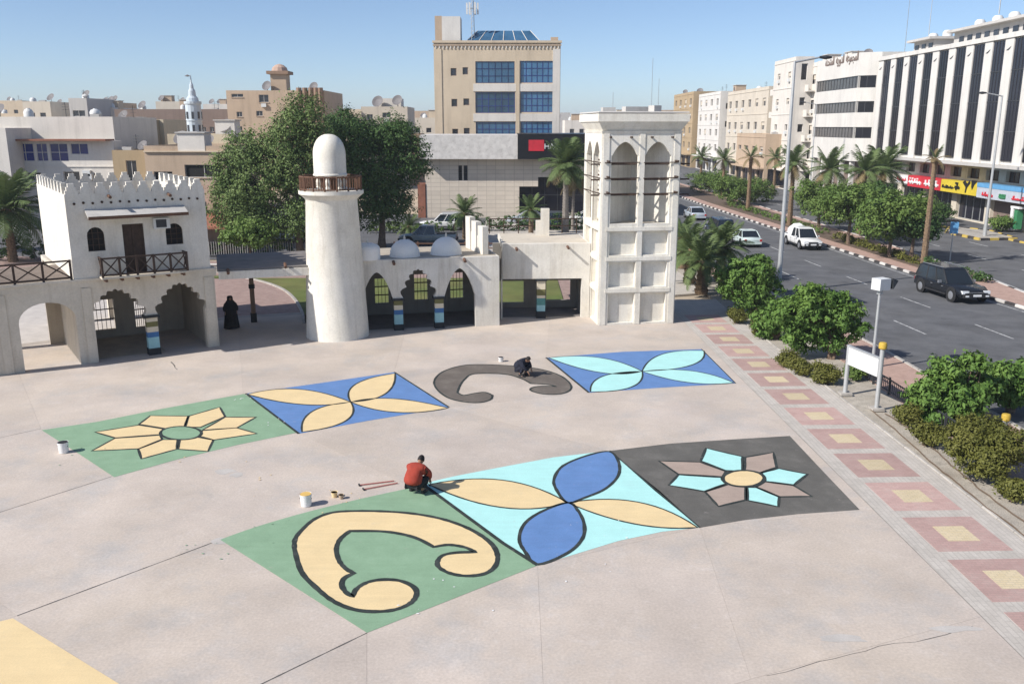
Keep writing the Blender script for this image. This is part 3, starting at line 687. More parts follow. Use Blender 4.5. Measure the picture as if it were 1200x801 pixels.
def banded_column(P, c, w, ztop, label, parent=None, d0=-.36, bands=None, base=None):
    bands = bands or [('band_dark', .0, .32), ('band_aqua', .32, .85), ('band_blue', .85, 1.1), ('band_cream', 1.1, 1.35), ('band_olive', 1.35, 1.6), ('band_cream', 1.6, ztop-.12)]
    p = P.pt(c, 0, d0/2)
    t = thing('banded_column', p, label, 'column', 'columns with painted bands carrying the arches')
    for m, z0, z1 in bands: 
        e_ = .03 if m == 'band_dark' else 0
        MB().pbox(P, c-w/2-e_, c+w/2+e_, z0, z1, d0-.0-e_, .0+e_).build('painted_band', m, t)
    MB().pbox(P, c-w/2-.09, c+w/2+.09, ztop-.12, ztop, d0-.08, .08).build('capital', 'band_dark', t)
    return t

# --- the two-storey house
H = Pl((-22.2, 36.7), (-14.4, 42.0))
LEFT = -1.2
house = thing('heritage_house', H.pt(3, 0), 'white crenellated two-storey house with scalloped arches, a balcony and a long roof terrace', 'house')
sx = lambda px, py: H.pix(px, py)[0]
sz = lambda px, py: H.pix(px, py)[1]
T0 = 3.50; ZR = 3.88
a1 = arch(.96, 3.22, 2.15, 2.98, 'round', 14)
c0, c1 = sx(168.5, 372), sx(187, 372); b0 = sx(112, 427); b1 = sx(244, 404); zc = 1.92
foil = arch(b0, c0+.05, zc, sz(137, 340), 'foil')+arch(c1-.05, b1, zc, sz(213, 332.5), 'foil')
END = sx(257.5, 404)
MB().slab(H, wall_poly(LEFT, END, T0, [(.96, 3.22, a1), (b0, b1, foil)]), -.4, 0).build('front_wall', 'cream_plaster', house)
# floor slab band with a small projecting moulding
MB().pbox(H, LEFT, END+.1, T0, ZR-.1, -.4, .03).build('cornice', 'cream_plaster', house)
MB().pbox(H, LEFT, END+.12, ZR-.1, ZR, -5.4, .09).build('roof_terrace', 'cream_plaster', house)
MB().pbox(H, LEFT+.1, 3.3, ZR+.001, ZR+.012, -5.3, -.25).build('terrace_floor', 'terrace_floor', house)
MB().pbox(H, 3.2, 9.6, ZR-.3, ZR-.1, -10.4, -5.41).build('floor_slab', 'cream_plaster', house)
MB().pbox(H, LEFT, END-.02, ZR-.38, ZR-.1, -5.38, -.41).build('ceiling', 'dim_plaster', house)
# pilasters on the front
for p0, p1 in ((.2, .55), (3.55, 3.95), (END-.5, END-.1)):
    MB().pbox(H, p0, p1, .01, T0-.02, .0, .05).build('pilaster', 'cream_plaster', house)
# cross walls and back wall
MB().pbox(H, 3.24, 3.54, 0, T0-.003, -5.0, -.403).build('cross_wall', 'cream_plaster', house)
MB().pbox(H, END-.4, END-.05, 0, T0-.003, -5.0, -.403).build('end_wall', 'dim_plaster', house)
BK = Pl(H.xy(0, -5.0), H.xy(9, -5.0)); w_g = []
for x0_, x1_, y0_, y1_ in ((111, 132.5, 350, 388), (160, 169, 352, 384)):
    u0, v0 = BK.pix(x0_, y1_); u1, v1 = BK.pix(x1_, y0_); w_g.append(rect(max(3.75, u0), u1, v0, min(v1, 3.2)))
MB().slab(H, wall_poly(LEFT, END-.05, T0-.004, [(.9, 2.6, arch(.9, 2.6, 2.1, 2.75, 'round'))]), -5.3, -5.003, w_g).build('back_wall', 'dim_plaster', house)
for q in w_g:
    gr = MB(); a0, z0 = q[0]; a1_, z1 = q[2]
    for k in range(1, 3): gr.pbox(H, a0, a1_, z0+(z1-z0)*k/3-.025, z0+(z1-z0)*k/3+.025, -5.2, -5.15)
    for k in range(1, 5): gr.pbox(H, a0+(a1_-a0)*k/5-.012, a0+(a1_-a0)*k/5+.012, z0, z1, -5.19, -5.16)
    gr.build('window_grille', 'wood_dark', house)
for a_ in (3.4, 6.4, 9.2): MB().pbox(H, a_-.2, a_+.2, 0, ZR-.3, -10.3, -9.9).build('pillar', 'cream_plaster', house)
MB().pbox(H, 3.9, 7.0, 0, .012, -4.9, -.5).build('loggia_floor', 'roof_screed', house)
banded_column(H, (c0+c1)/2, .5, zc, 'banded square column between the two scalloped arches of the house')
# upper storey
U0, U1, UD = 3.33, 9.30, 9.4; UZ = 7.62
UF = Pl(H.xy(U0), H.xy(U1)); US = Pl(H.xy(U0, -UD), H.xy(U0)); UE = Pl(H.xy(U1), H.xy(U1, -UD)); UB = Pl(H.xy(U1, -UD), H.xy(U0, -UD))
def warch(P, px0, px1, pyt, pyb, k='round'):
    a0, zb = P.pix(px0, pyb); a1_, _ = P.pix(px1, pyb); zt = P.pix((px0+px1)/2, pyt)[1]
    return [(a0, zb), (a1_, zb)]+[(x, z) for x, z in arch(a0, a1_, zb+(zt-zb)*.66, zt, k, 8)][::-1]
wl = warch(UF, 104, 124.5, 266, 295); wr = warch(UF, 195.5, 215.5, 261.5, 287)
a0 = UF.pix(147, 305)[0]; a1_ = UF.pix(172, 305)[0]; dr = rect(a0, a1_, ZR+.02, UF.pix(160, 262)[1])
skin('upper_wall', 'white_plaster', [US, UF, UE, UB], ZR, UZ, house, {1: [wl, wr, dr]}, parapet=.75)
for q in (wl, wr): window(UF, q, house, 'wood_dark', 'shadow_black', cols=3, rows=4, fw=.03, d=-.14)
df = window(UF, dr, house, 'wood_dark', 'wood_dark', cols=2, rows=1, fw=.07, d=-.14, name='balcony_door')
# merlons
for i in range(10):
    c = .3+i*(UF.L-.6)/9
    MB().slab(UF, merlon_poly(c, UZ, .52, .46), -.2, -.003).build('merlon', 'white_plaster', house)
for i in range(9):
    c = .5+i*(US.L-1.3)/8
    MB().slab(US, merlon_poly(c, UZ, .52, .46), -.2, -.003).build('merlon', 'white_plaster', house)
for i in range(9):
    c = .36+i*(UB.L-.72)/8
    MB().slab(UB, merlon_poly(c, UZ, .52, .46), -.2, -.003).build('merlon', 'white_plaster', house)
for i in range(8):
    c = .7+i*(UE.L-1.3)/8
    MB().slab(UE, merlon_poly(c, UZ, .52, .46), -.2, -.003).build('merlon', 'white_plaster', house)
# a row of little vents under the parapet
vz = UF.pix(155, 236)[1]
for i in range(15):
    c = .35+i*(UF.L-.7)/14
    MB().tube(UF.pt(c, vz+.03*(i % 2), -.05), UF.pt(c, vz+.03*(i % 2), .03), .06, n=6).build('beam_end', 'wood_dark', house)
for px, py in ((127, 229), (197, 227)):
    a_, z_ = UF.pix(px, py); MB().tube(UF.pt(a_, z_, -.1), UF.pt(a_, z_-.06, .4), .07, n=7).build('rain_spout', 'wood_brown', house)
# canopy and balcony
ca, cz = UF.pix(100, 255); cb, cz2 = UF.pix(216, 250)
can = MB(); v = [UF.pt(ca, cz+.28, 0), UF.pt(cb, cz+.28, 0), UF.pt(cb, cz, .75), UF.pt(ca, cz, .75)]
can.add(v+[p+Vector((0, 0, .07)) for p in v], [(3, 2, 1, 0), (4, 5, 6, 7), (0, 1, 5, 4), (1, 2, 6, 5), (2, 3, 7, 6), (3, 0, 4, 7)]).build('canopy', 'render_lightgrey', house)
MB().pbox(UF, ca, cb, cz-.05, cz+.09, .752, .80).build('canopy_fascia', 'wood_brown', house)
for k in range(6):
    c = ca+.15+(cb-ca-.3)*k/5; MB().tube(UF.pt(c, cz+.03, .02), UF.pt(c, cz-.02, .7), .035, n=5).build('canopy_rafter', 'wood_dark', house)
ba, bb = sx(116, 322), sx(217, 316)
MB().pbox(H, ba, bb, ZR+.002, ZR+.08, -.0, .75).build('balcony_slab', 'cream_plaster', house)
xrail(H, ba+.05, bb-.05, ZR+.08, .85, 5, house, d=.68)
for a_ in (ba+.05, bb-.05):
    MB().pbox(H, a_-.03, a_+.03, ZR+.9, ZR+.96, .03, .63).build('rail', 'wood_dark', house)
    MB().tube(H.pt(a_, ZR+.15, .05), H.pt(a_, ZR+.88, .62), .03, n=5).build('brace', 'wood_dark', house)
    MB().tube(H.pt(a_, ZR+.88, .05), H.pt(a_, ZR+.15, .62), .03, n=5).build('brace', 'wood_dark', house)
for k in range(6):
    c = ba+.2+(bb-ba-.4)*k/5; MB().pbox(H, c-.05, c+.05, ZR-.14, ZR-.0, .092, .62).build('joist', 'wood_brown', house)
a_, z_ = UF.pix(188, 261)
ac = MB().pbox(UF, a_-.36, a_+.36, z_-.24, z_+.24, .02, .3).build('air_conditioner', 'board_white', house)
MB().pbox(UF, a_-.26, a_+.2, z_-.18, z_+.18, .301, .31).build('fan_grille', 'metal_dark', ac)
# terrace rail
tr = thing('terrace_railing', H.pt(1, ZR), 'dark wooden cross-braced railing along the roof terrace left of the house', 'railing')
xrail(H, LEFT, 3.25, ZR+.003, .85, 4, tr, d=-.12)

# --- flat walkway roof between house and tower
Bp = Pl((-14.35, 42.05), (-8.2, 44.1))
br = thing('covered_passage', Bp.pt(2, 0), 'flat dark-topped passage roof between the house and the round tower', 'canopy')
MB().pbox(Bp, .15, 5.6, 3.28, 3.66, -5.6, -.02).build('roof_beam', 'white_plaster', br)
MB().pbox(Bp, .1, 5.65, 3.663, 3.75, -5.65, -.12).build('roof_deck', 'dark_roof', br)
for px, py in ((267, 316), (334, 309)):
    a_, z_ = Bp.pix(px, py); MB().tube(Bp.pt(a_, z_, -.1), Bp.pt(a_, z_-.12, .38), .075, n=7).build('rain_spout', 'wood_brown', br)
col = MB().pbox(Bp, 1.68, 1.92, 0, 3.27, -5.25, -5.0).build('column', 'render_brown', br)
MB().pbox(Bp, 1.64, 1.96, .0, .5, -5.29, -4.96).build('column_base', 'band_dark', col)
MB().pbox(Bp, 1.64, 1.96, 1.9, 2.1, -5.29, -4.96).build('column_band', 'band_dark', col)

# --- round tower (eight-sided, tapering)
tc_ = Vector((-9.02, 44.35, 0))
tw = thing('round_tower', tc_, 'tapering white eight-sided tower with a railed gallery and domed lantern', 'tower')
MB().lathe([(1.62, 0), (1.6, .05), (1.27, 6.95), (1.30, 7.0), (1.56, 7.22), (1.60, 7.25), (1.60, 7.42)], tc_, 20, R(10)).build('shaft', 'tower_plaster', tw, smooth=True)
for k in range(16):
    a = 2*math.pi*k/16; p = tc_+Vector((1.5*math.cos(a), 1.5*math.sin(a), 7.42))
    MB().tube(p, p+Vector((0, 0, .72)), .05, n=6).build('rail_post', 'wood_brown', tw)
    for s_ in range(1, 4):
        b = a+2*math.pi/16*s_/4; q = tc_+Vector((1.49*math.cos(b), 1.49*math.sin(b), 7.46))
        MB().tube(q, q+Vector((0, 0, .62)), .022, n=4, caps=False).build('baluster', 'wood_brown', tw)
for zz_, rr in ((8.1, .045), (7.5, .035)):
    ring = [tc_+Vector((1.5*math.cos(2*math.pi*k/24), 1.5*math.sin(2*math.pi*k/24), zz_)) for k in range(25)]
    MB().path(ring, rr, 6).build('hand_rail', 'wood_brown', tw)
MB().lathe([(.42, 7.42), (.42, 8.12)], tc_, 10).build('lantern_core', 'wood_brown', tw)
for k in range(7):
    a = 2*math.pi*k/7+.2; p = tc_+Vector((.66*math.cos(a), .66*math.sin(a), 7.421))
    MB().lathe([(.15, 0), (.15, .1), (.09, .2), (.13, .4), (.08, .55), (.15, .7)], p, 8).build('pillar', 'tower_plaster', tw)
lp = [(.80, 8.12), (.84, 8.14), (.84, 8.2), (.80, 8.24)]+[(.80, 9.15)]+[(.80*math.cos(t)**.85, 9.15+.98*math.sin(t)) for t in [R(x) for x in (10, 22, 34, 46, 58, 70, 80)]]+[(.03, 10.13)]
MB().lathe(lp, tc_, 20).build('lantern_dome', 'tower_plaster', tw, smooth=True)

# --- arcade with three pointed arches and three domes
AR = Pl((-7.9, 44.98), (-.68, 46.62)); AL = AR.L; AZ = 3.78
arc = thing('arcade', AR.pt(3.5, 0), 'white arcade of three pointed arches with domes on its roof beside the round tower', 'arcade')
pa = [AR.pix(x, 352)[0] for x in (424.5, 460.5, 473, 508.5, 521, 557)]
zsp = 1.72
curve = arch(pa[0], pa[1], zsp, AR.pix(441, 319)[1], 'pointed')+arch(pa[2], pa[3], zsp, AR.pix(489.5, 316)[1], 'foil')+arch(pa[4], pa[5], zsp, AR.pix(541, 314)[1], 'pointed')
MB().slab(AR, wall_poly(-.6, AL, AZ-.1, [(pa[0], pa[5], curve)]), -.38, 0).build('front_wall', 'white_plaster', arc)
MB().pbox(AR, -.7, AL+.0, AZ-.1, AZ, -4.6, .0).build('roof', 'white_plaster', arc)
MB().pbox(AR, -.6, AL-.1, AZ+.001, AZ+.01, -4.5, -.25).build('roof_screed', 'roof_screed', arc)
MB().pbox(AR, AL-.36, AL-.004, 0, AZ-.1, -4.2, -.382).build('end_wall', 'shaded_plaster', arc)
MB().pbox(AR, -.6, -.25, 0, AZ-.41, -4.2, -.382).build('side_wall', 'shaded_plaster', arc)
MB().pbox(AR, -.6, AL-.36, AZ-.4, AZ-.102, -4.2, -.384).build('ceiling', 'shaded_plaster', arc)
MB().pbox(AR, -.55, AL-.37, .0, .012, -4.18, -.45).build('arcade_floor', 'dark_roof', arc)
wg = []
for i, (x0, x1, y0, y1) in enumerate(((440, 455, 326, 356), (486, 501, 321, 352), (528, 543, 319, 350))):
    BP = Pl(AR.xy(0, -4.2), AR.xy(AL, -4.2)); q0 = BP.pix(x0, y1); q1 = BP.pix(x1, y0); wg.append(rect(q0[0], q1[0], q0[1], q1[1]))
MB().slab(AR, rect(-.6, AL, 0, AZ-.102), -4.5, -4.203, wg).build('back_wall', 'shaded_plaster', arc)
for q in wg:
    gr = MB(); a0, z0 = q[0]; a1_, z1 = q[2]
    for k in (1, 2): gr.pbox(AR, a0, a1_, z0+(z1-z0)*k/3-.03, z0+(z1-z0)*k/3+.03, -4.38, -4.32)
    for k in range(1, 4): gr.pbox(AR, a0+(a1_-a0)*k/4-.012, a0+(a1_-a0)*k/4+.012, z0, z1, -4.37, -4.33)
    gr.build('window_grille', 'wood_dark', arc)
banded_column(AR, (pa[1]+pa[2])/2, .46, zsp, 'banded column between the first and second arch of the arcade, nearer the round tower')
banded_column(AR, (pa[3]+pa[4])/2, .46, zsp, 'banded column between the second and third arch of the arcade')
for px, py in ((461, 306), (544, 303)):
    a_, z_ = AR.pix(px, py); MB().tube(AR.pt(a_, z_, -.1), AR.pt(a_, z_-.1, .35), .08, n=7).build('rain_spout', 'wood_brown', arc)
def dome(px, pyb, r, kind):
    p = g(px, pyb, AZ)
    mb = MB()
    if kind == 'drum':
        mb.lathe([(r, 0), (r*1.0, r*.75), (r*.96, r*.95), (r*.8, r*1.12), (r*.5, r*1.24), (.03, r*1.28)], (p.x, p.y, AZ), 20)
    else:
        mb.lathe([(r*1.03, 0), (r, .1)]+[(r*math.cos(t), .1+r*math.sin(t)) for t in [R(x) for x in range(12, 89, 11)]]+[(.02, .1+r)], (p.x, p.y, AZ), 24)
    d_ = mb.build('dome', 'dome_white', arc, smooth=True)
    MB().lathe([(.04, 0), (.06, .08), (.015, .25)], (p.x, p.y, AZ+(r*1.27 if kind == 'drum' else r+.08)), 8).build('finial', 'white_plaster', d_)
dome(431, 303.5, .66, 'drum'); dome(474.5, 300, .80, 'dome'); dome(523, 297.5, .84, 'dome')

# --- low wing between arcade and wind tower
DW = Pl((-.95, 48.25), (4.35, 48.6)); DZ = 4.2
wing = thing('low_wing', DW.pt(2.5, 0), 'low flat-roofed white wing with two square openings between arcade and wind tower', 'building')
o = [DW.pix(x, 366)[0] for x in (587, 628.5, 639.5, 681)]; zt = DW.pix(640, 326.5)[1]
MB().slab(DW, wall_poly(.42, DW.L, DZ, [(o[0], o[3], [(o[0], zt), (o[3], zt)])]), -.36, 0).build('front_wall', 'white_plaster', wing)
MB().pbox(DW, .42, DW.L-.004, DZ-.32, DZ-.0, -5.2, -.363).build('roof', 'white_plaster', wing)
MB().pbox(DW, .5, DW.L-.1, DZ+.001, DZ+.01, -5.1, -.45).build('roof_screed', 'render_stone', wing)
hb = []
for x0, x1, y0, y1 in ((585, 614, 329, 355), (640, 669, 328, 352)):
    BP = Pl(DW.xy(0, -3.0), DW.xy(DW.L, -3.0)); q0 = BP.pix(x0, y1); q1 = BP.pix(x1, y0); hb.append(rect(max(.12, q0[0]), q1[0], max(.2, q0[1]), min(q1[1], 3.4)))
MB().slab(DW, rect(.02, DW.L, 0, DZ-.33), -3.3, -3.003, hb).build('back_wall', 'shaded_plaster', wing)
MB().pbox(DW, .44, DW.L-.02, DZ-.36, DZ-.322, -3.0, -.37).build('ceiling', 'shaded_plaster', wing)
MB().pbox(DW, DW.L-.3, DW.L-.02, 0, DZ-.37, -3.0, -.37).build('side_wall', 'shaded_plaster', wing)
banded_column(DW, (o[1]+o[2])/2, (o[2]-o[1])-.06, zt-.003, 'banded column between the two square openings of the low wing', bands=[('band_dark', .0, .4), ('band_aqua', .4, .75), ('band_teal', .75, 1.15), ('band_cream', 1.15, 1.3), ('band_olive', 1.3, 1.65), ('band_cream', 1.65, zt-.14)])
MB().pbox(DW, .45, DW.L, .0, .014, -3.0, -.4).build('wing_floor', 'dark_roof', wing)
for px, py in ((605, 290.5), (665, 288.5)):
    a_, z_ = DW.pix(px, py); MB().tube(DW.pt(a_, z_, -.1), DW.pt(a_, z_-.05, .5), .07, n=7).build('rain_spout', 'wood_brown', wing)
# stepped parapet between the roofs, and the stepped pier
q = Pl(g(549, 290, 3.78), g(569, 298.5, 3.78))
par = thing('stepped_parapet', q.pt(1.8, AZ), 'tall white stepped parapet standing on the roof beside the last dome', 'parapet')
for k, (a0, a1_, h) in enumerate(((.0, q.L*.27, 1.8), (q.L*.36, q.L*.62, 1.65), (q.L*.73, q.L, 1.5))):
    MB().pbox(q, a0, a1_, AZ, AZ+h, -.16, .16).build('upright', 'white_plaster', par)
    if k: MB().pbox(q, a0-q.L*.1, a0-.002, AZ, AZ+h*.62, -.1, .1).build('infill', 'white_plaster', par)
pr = thing('stepped_pier', (1.85, 52.2, DZ), 'small white stepped pier on the flat roof left of the wind tower', 'pier')
MB().box((1.95, 52.2, DZ+.8), (.5, .4, 1.6)).build('shaft', 'white_plaster', pr); MB().box((1.55, 52.2, DZ+.45), (.296, .36, .9)).build('step', 'white_plaster', pr)
rl = thing('roof_railing', (1, 53.2, DZ), 'thin grey-brown railing along the back of the low wing roof', 'railing')
rp = Pl((-1.4, 53.2), (4.0, 53.4))
for k in range(7): MB().pbox(rp, k*.88, k*.88+.06, DZ-.01, DZ+.9, -.03, .03).build('post', 'wood_dark', rl)
for z_ in (.45, .88): MB().pbox(rp, 0, 5.35, DZ+z_-.03, DZ+z_+.03, -.034, .034).build('rail', 'wood_dark', rl)

# --- wind tower
a = R(7.5); BLc = Vector((4.68, 46.62)); ux = Vector((math.cos(a), math.sin(a))); uy = Vector((-ux.y, ux.x)); WW = 4.22
WF = Pl(BLc, BLc+ux*WW); WL = Pl(BLc+uy*WW, BLc); WR = Pl(BLc+ux*WW, BLc+ux*WW+uy*WW); WB = Pl(BLc+ux*WW+uy*WW, BLc+uy*WW)
wt = thing('wind_tower', WF.pt(WW/2, 0, -WW/2), 'tall white wind tower with arched vents, wooden poles and a flared flat top', 'tower')
ZT = 10.15; ZO = 5.42
MB().box((*(BLc+(ux+uy)*WW/2), 2.71), (WW-.5, WW-.5, 5.42), a).build('core', 'tower_plaster', wt)
for P in (WF, WL, WR, WB):
    # three rows of two sunk panels, then two tall vents
    pw = .50; mw = .30; L0, L1 = pw, WW/2-mw/2; R0, R1 = WW/2+mw/2, WW-pw
    holes = []
    for z0, z1 in ((.10, 1.72), (2.06, 3.42), (3.80, 5.06)):
        holes += [rect(L0, L1, z0, z1), rect(R0, R1, z0, z1)]
    holes = [[(x, z) for x, z in h] for h in holes]
    for x0, x1 in ((L0, L1), (R0, R1)):
        top_ = arch(x0+.06, x1-.06, 9.05, 9.72, 'pointed', 10)
        holes.append([(x0, ZO+.06), (x1, ZO+.06), (x1, 9.0)]+top_[::-1]+[(x0, 9.0)])
    MB().slab(P, rect(0, P.L-.262, 0, ZT), -.26, 0, holes).build('face', 'tower_plaster', wt)
    for z_ in (1.89, 3.61, 5.2): MB().pbox(P, .3, WW-.3, z_-.1, z_+.1, .0, .06).build('string_course', 'tower_plaster', wt)
    for x in (.0, WW/2-.17, WW-.42): MB().pbox(P, x+.06, x+(.34 if x != .0 and x < 3 else .38), .012, ZT-.01, .0, .035).build('pilaster', 'tower_plaster', wt)
# crossed partitions that split the shaft
c_ = BLc+(ux+uy)*WW/2
for s_ in (45, 135): MB().box((c_.x, c_.y, (ZO+ZT)/2), ((WW-.55)*1.38, .14, ZT-ZO-.01), a+R(s_)).build('wind_vane_wall', 'white_plaster', wt)
MB().box((c_.x, c_.y, ZO+.02), (WW-.53, WW-.53, .06), a).build('shaft_floor', 'cream_plaster', wt)
# flared cornice and top slab
def frust(z0, h0, z1, h1):
    vs = []
    for z, h in ((z0, h0), (z1, h1)):
        for sx_, sy_ in ((-1, -1), (1, -1), (1, 1), (-1, 1)):
            p = c_+ux*h*sx_+uy*h*sy_; vs.append((p.x, p.y, z))
    return MB().add(vs, [(3, 2, 1, 0), (4, 5, 6, 7), (0, 1, 5, 4), (1, 2, 6, 5), (2, 3, 7, 6), (3, 0, 4, 7)])
frust(ZT, WW/2+.02, ZT+.12, WW/2+.06).build('cornice_band', 'tower_plaster', wt)
frust(ZT+.123, WW/2-.02, ZT+.58, WW/2+.26).build('flared_cornice', 'tower_plaster', wt)
frust(ZT+.583, WW/2+.30, ZT+.98, WW/2+.30).build('top_slab', 'tower_plaster', wt)
frust(ZT+1.023, WW/2+.3, ZT+1.09, WW/2+.26).build('roof_screed', 'render_lightgrey', wt)
for i, (u_, v_, s1, s2) in enumerate(((-1.2, .6, .7, .25), (.4, .9, 1.4, .3), (1.3, .2, .5, .35))):
    p = c_+ux*u_+uy*v_; MB().box((p.x, p.y, ZT+1.09+s2/2), (s1, .5, s2), a+.2*i).build('roof_block', 'render_lightgrey', wt)
for z_ in (7.05, 7.85, 8.65):
    for P in (WF, WL, WR, WB):
        for x0, x1 in ((.12, WW/2-.1), (WW/2+.1, WW-.12)):
            MB().tube(P.pt(x0+.02, z_, .06+.02*(z_ > 8)), P.pt(x1, z_+.015, .05), .03, n=6).build('wooden_pole', 'wood_dark', wt)
    for x in (.28, WW-.28):
        MB().tube(WF.pt(x, z_+.09, -WW-.55), WF.pt(x, z_+.09, .55), .05, n=6).build('wooden_pole', 'wood_dark', wt)
    MB().tube(WF.pt(-.5, z_-.08, -.3), WF.pt(WW+.62, z_-.08, -.3), .045, n=6).build('wooden_pole', 'wood_dark', wt)
for x in (.4, 1.5, 2.6, 3.7): MB().tube(WF.pt(x, 9.95, -.2), WF.pt(x, 9.95, .3), .05, n=6).build('wooden_pole', 'wood_dark', wt)
# ------------------------------------------------------------------ vehicles
def loft(mb, secs):
    n = len(secs[0]); vs = [p for s_ in secs for p in s_]
    fs = [(j*n+i, (j+1)*n+i, (j+1)*n+(i+1) % n, j*n+(i+1) % n) for j in range(len(secs)-1) for i in range(n)]
    fs += [tuple(range(n)), tuple((len(secs)-1)*n+i for i in range(n))[::-1]]
    return mb.add(vs, fs)
WHEEL = {}
def wheel_mesh(r):
    if r not in WHEEL:
        def lz(prof, n=18):
            mb = MB().lathe(prof, (0, 0, 0), n); mb.v = [(x, z, y) for x, y, z in mb.v]; mb.f = [f[::-1] for f in mb.f]; return mb
        t = lz([(r*.62, -.11), (r*.95, -.11), (r, -.07), (r, .07), (r*.95, .11), (r*.62, .11)]).mesh('tyre', smooth=True); t.materials.append(M['tyre'])
        k = lz([(r*.15, -.122), (r*.58, -.116), (r*.64, -.1), (r*.64, .1), (r*.58, .116), (r*.15, .122)]).mesh('rim', smooth=True); k.materials.append(M['rim'])
        WHEEL[r] = (t, k)
    return WHEEL[r]
def car(kind, col, label, loc, rz, group=None, cat='car'):
    """built nose towards +X, then turned"""
    SP_ = dict(suv=(5.05, 1.96, 1.76, .95, .40), sedan=(4.7, 1.82, 1.45, .86, .33), pickup=(5.3, 1.86, 1.80, .98, .38), van=(4.9, 1.9, 1.9, .98, .35))[kind]
    L, W, Hh, belt, wr = SP_; h = L/2; w = W/2; cm = 'car_'+col
    t = thing('parked_car' if group else 'car', loc, label, cat, group, rz)
    zl = .24 if kind == 'sedan' else .34
    hood = belt-.02 if kind != 'sedan' else belt-.06
    st = [(-h, .80, zl+.18, belt-.10), (-h+.12, .95, zl+.05, belt-.02), (-h+.6, 1, zl, belt), (-.2, 1, zl, belt), (h-1.35, 1, zl, belt), (h-1.0, .99, zl, hood), (h-.45, .96, zl, hood-.06), (h-.12, .88, zl+.03, hood-.17), (h, .74, zl+.16, hood-.30)]
    if kind == 'pickup': st = [(-h, .93, zl+.12, belt), (-h+.08, 1, zl, belt+.02)]+st[2:]
    secs = []
    for x, kw, z0, z1 in st:
        a = w*kw; m_ = (z0+z1)/2
        secs.append([(x, -a*.88, z0), (x, a*.88, z0), (x, a*.98, z0+.12), (x, a, m_), (x, a*.97, z1-.07), (x, a*.88, z1), (x, 0, z1+.025), (x, -a*.88, z1), (x, -a*.97, z1-.07), (x, -a, m_), (x, -a*.98, z0+.12)])
    mb = MB(); loft(mb, secs); body = mb.build('body', cm, t, smooth=True, local=True)
    g0, g1, gt0, gt1 = dict(suv=(-h+.10, h-1.6, -h+.30, h-2.35), sedan=(-h+.7, h-1.25, -h+1.35, h-2.15), pickup=(-.75, h-1.25, -.62, h-2.0), van=(-h+.08, h-.95, -h+.3, h-1.75))[kind]
    bw, tw_ = w*.9, w*.73
    zb, zt_ = belt-.01, Hh-.07
    gl = MB()
    def ring(x0, x1, hw, z): return [(x0, -hw, z), (x1, -hw*.96, z), (x1, hw*.96, z), (x0, hw, z)]
    A, B = ring(g0, g1, bw, zb), ring(gt0, gt1, tw_, zt_)
    gl.add(A+B, [(0, 1, 5, 4), (1, 2, 6, 5), (2, 3, 7, 6), (3, 0, 4, 7), (4, 5, 6, 7)])
    gl.build('window_glass', 'car_glass', t, local=True)
    rf = MB(); r0, r1 = ring(gt0-.03, gt1+.05, tw_+.02, zt_-.03), ring(gt0+.12, gt1-.15, tw_-.1, Hh)
    rf.add(r0+r1, [(3, 2, 1, 0), (4, 5, 6, 7), (0, 1, 5, 4), (1, 2, 6, 5), (2, 3, 7, 6), (3, 0, 4, 7)]); rf.build('roof', cm, t, local=True)
    pm_ = cm if kind != 'van' and col != 'black' else 'plastic_black'
    for i in range(4): MB().tube(Vector(A[i]), Vector(B[i]), .045, .035, 5).build('pillar', pm_, t, local=True)
    for f_ in ((.5,) if kind in ('sedan', 'pickup') else (.36, .68)):
        for sg in (0, 3): 
            p = Vector(A[sg]).lerp(Vector(A[1 if sg == 0 else 2]), f_); q = Vector(B[sg]).lerp(Vector(B[1 if sg == 0 else 2]), f_); MB().tube(p, q, .04, .035, 5).build('pillar', pm_, t, local=True)
    for sy in (1, -1):
        MB().box((h-.13, sy*w*.66, hood-.24), (.2, w*.40, .17)).build('headlight', 'lamp_clear', t, local=True)
        MB().box((-h+.03, sy*w*.76, belt-.2), (.1, w*.22, .2)).build('tail_light', 'lamp_red', t, local=True)
        MB().box((g1-.42, sy*(w+.09), belt+.08), (.12, .2, .15)).build('wing_mirror', 'rim' if col == 'black' else cm, t, local=True)
        for x in (-.35, .75):
            MB().box((x-.1, sy*(w+.004), belt-.17), (.16, .03, .035)).build('door_handle', 'rim', t, local=True)
        MB().box((.0, sy*(w-.02), zl+.04), (L*.42, .1, .09)).build('sill', 'plastic_black', t, local=True)
        for xx in (-h+.95, h-.92):
            MB().lathe([(wr+.09, -.01), (wr+.09, .012)], (0, 0, 0), 18)
            a_ = MB().lathe([(wr+.08, -.012), (wr+.08, .012)], (0, 0, 0), 18); a_.v = [(x+xx, z+sy*(w+.0), y+wr+.03) for x, y, z in a_.v]
            a_.build('wheel_arch', 'plastic_black', t, local=True)
            ty, rm = wheel_mesh(wr); wh = inst('wheel', ty, t, (xx, sy*(w-.08), wr)); inst('rim', rm, wh)
    MB().box((h-.04, 0, hood-.30), (.12, w*.86, .2)).build('grille', 'plastic_black', t, local=True)
    for z_ in (-.24, -.36): MB().box((h+.015, 0, hood+z_), (.03, w*.9, .025)).build('grille_bar', 'rim', t, local=True)
    for sy in (1, -1): MB().lathe([(.07, 0), (.07, .03)], (0, 0, 0), 10); MB().box((h+.07, sy*w*.62, zl+.16), (.05, .2, .09)).build('fog_lamp', 'lamp_clear', t, local=True)
    for x_ in (-.55, .55): MB().box((x_, 0, (zl+belt)/2), (.012, W*1.004, belt-zl-.22)).build('door_seam', 'plastic_black', t, local=True)
    MB().box((h-.02, 0, zl+.16), (.2, w*1.6, .2)).build('bumper', 'plastic_black' if kind in ('pickup', 'suv') else cm, t, local=True)
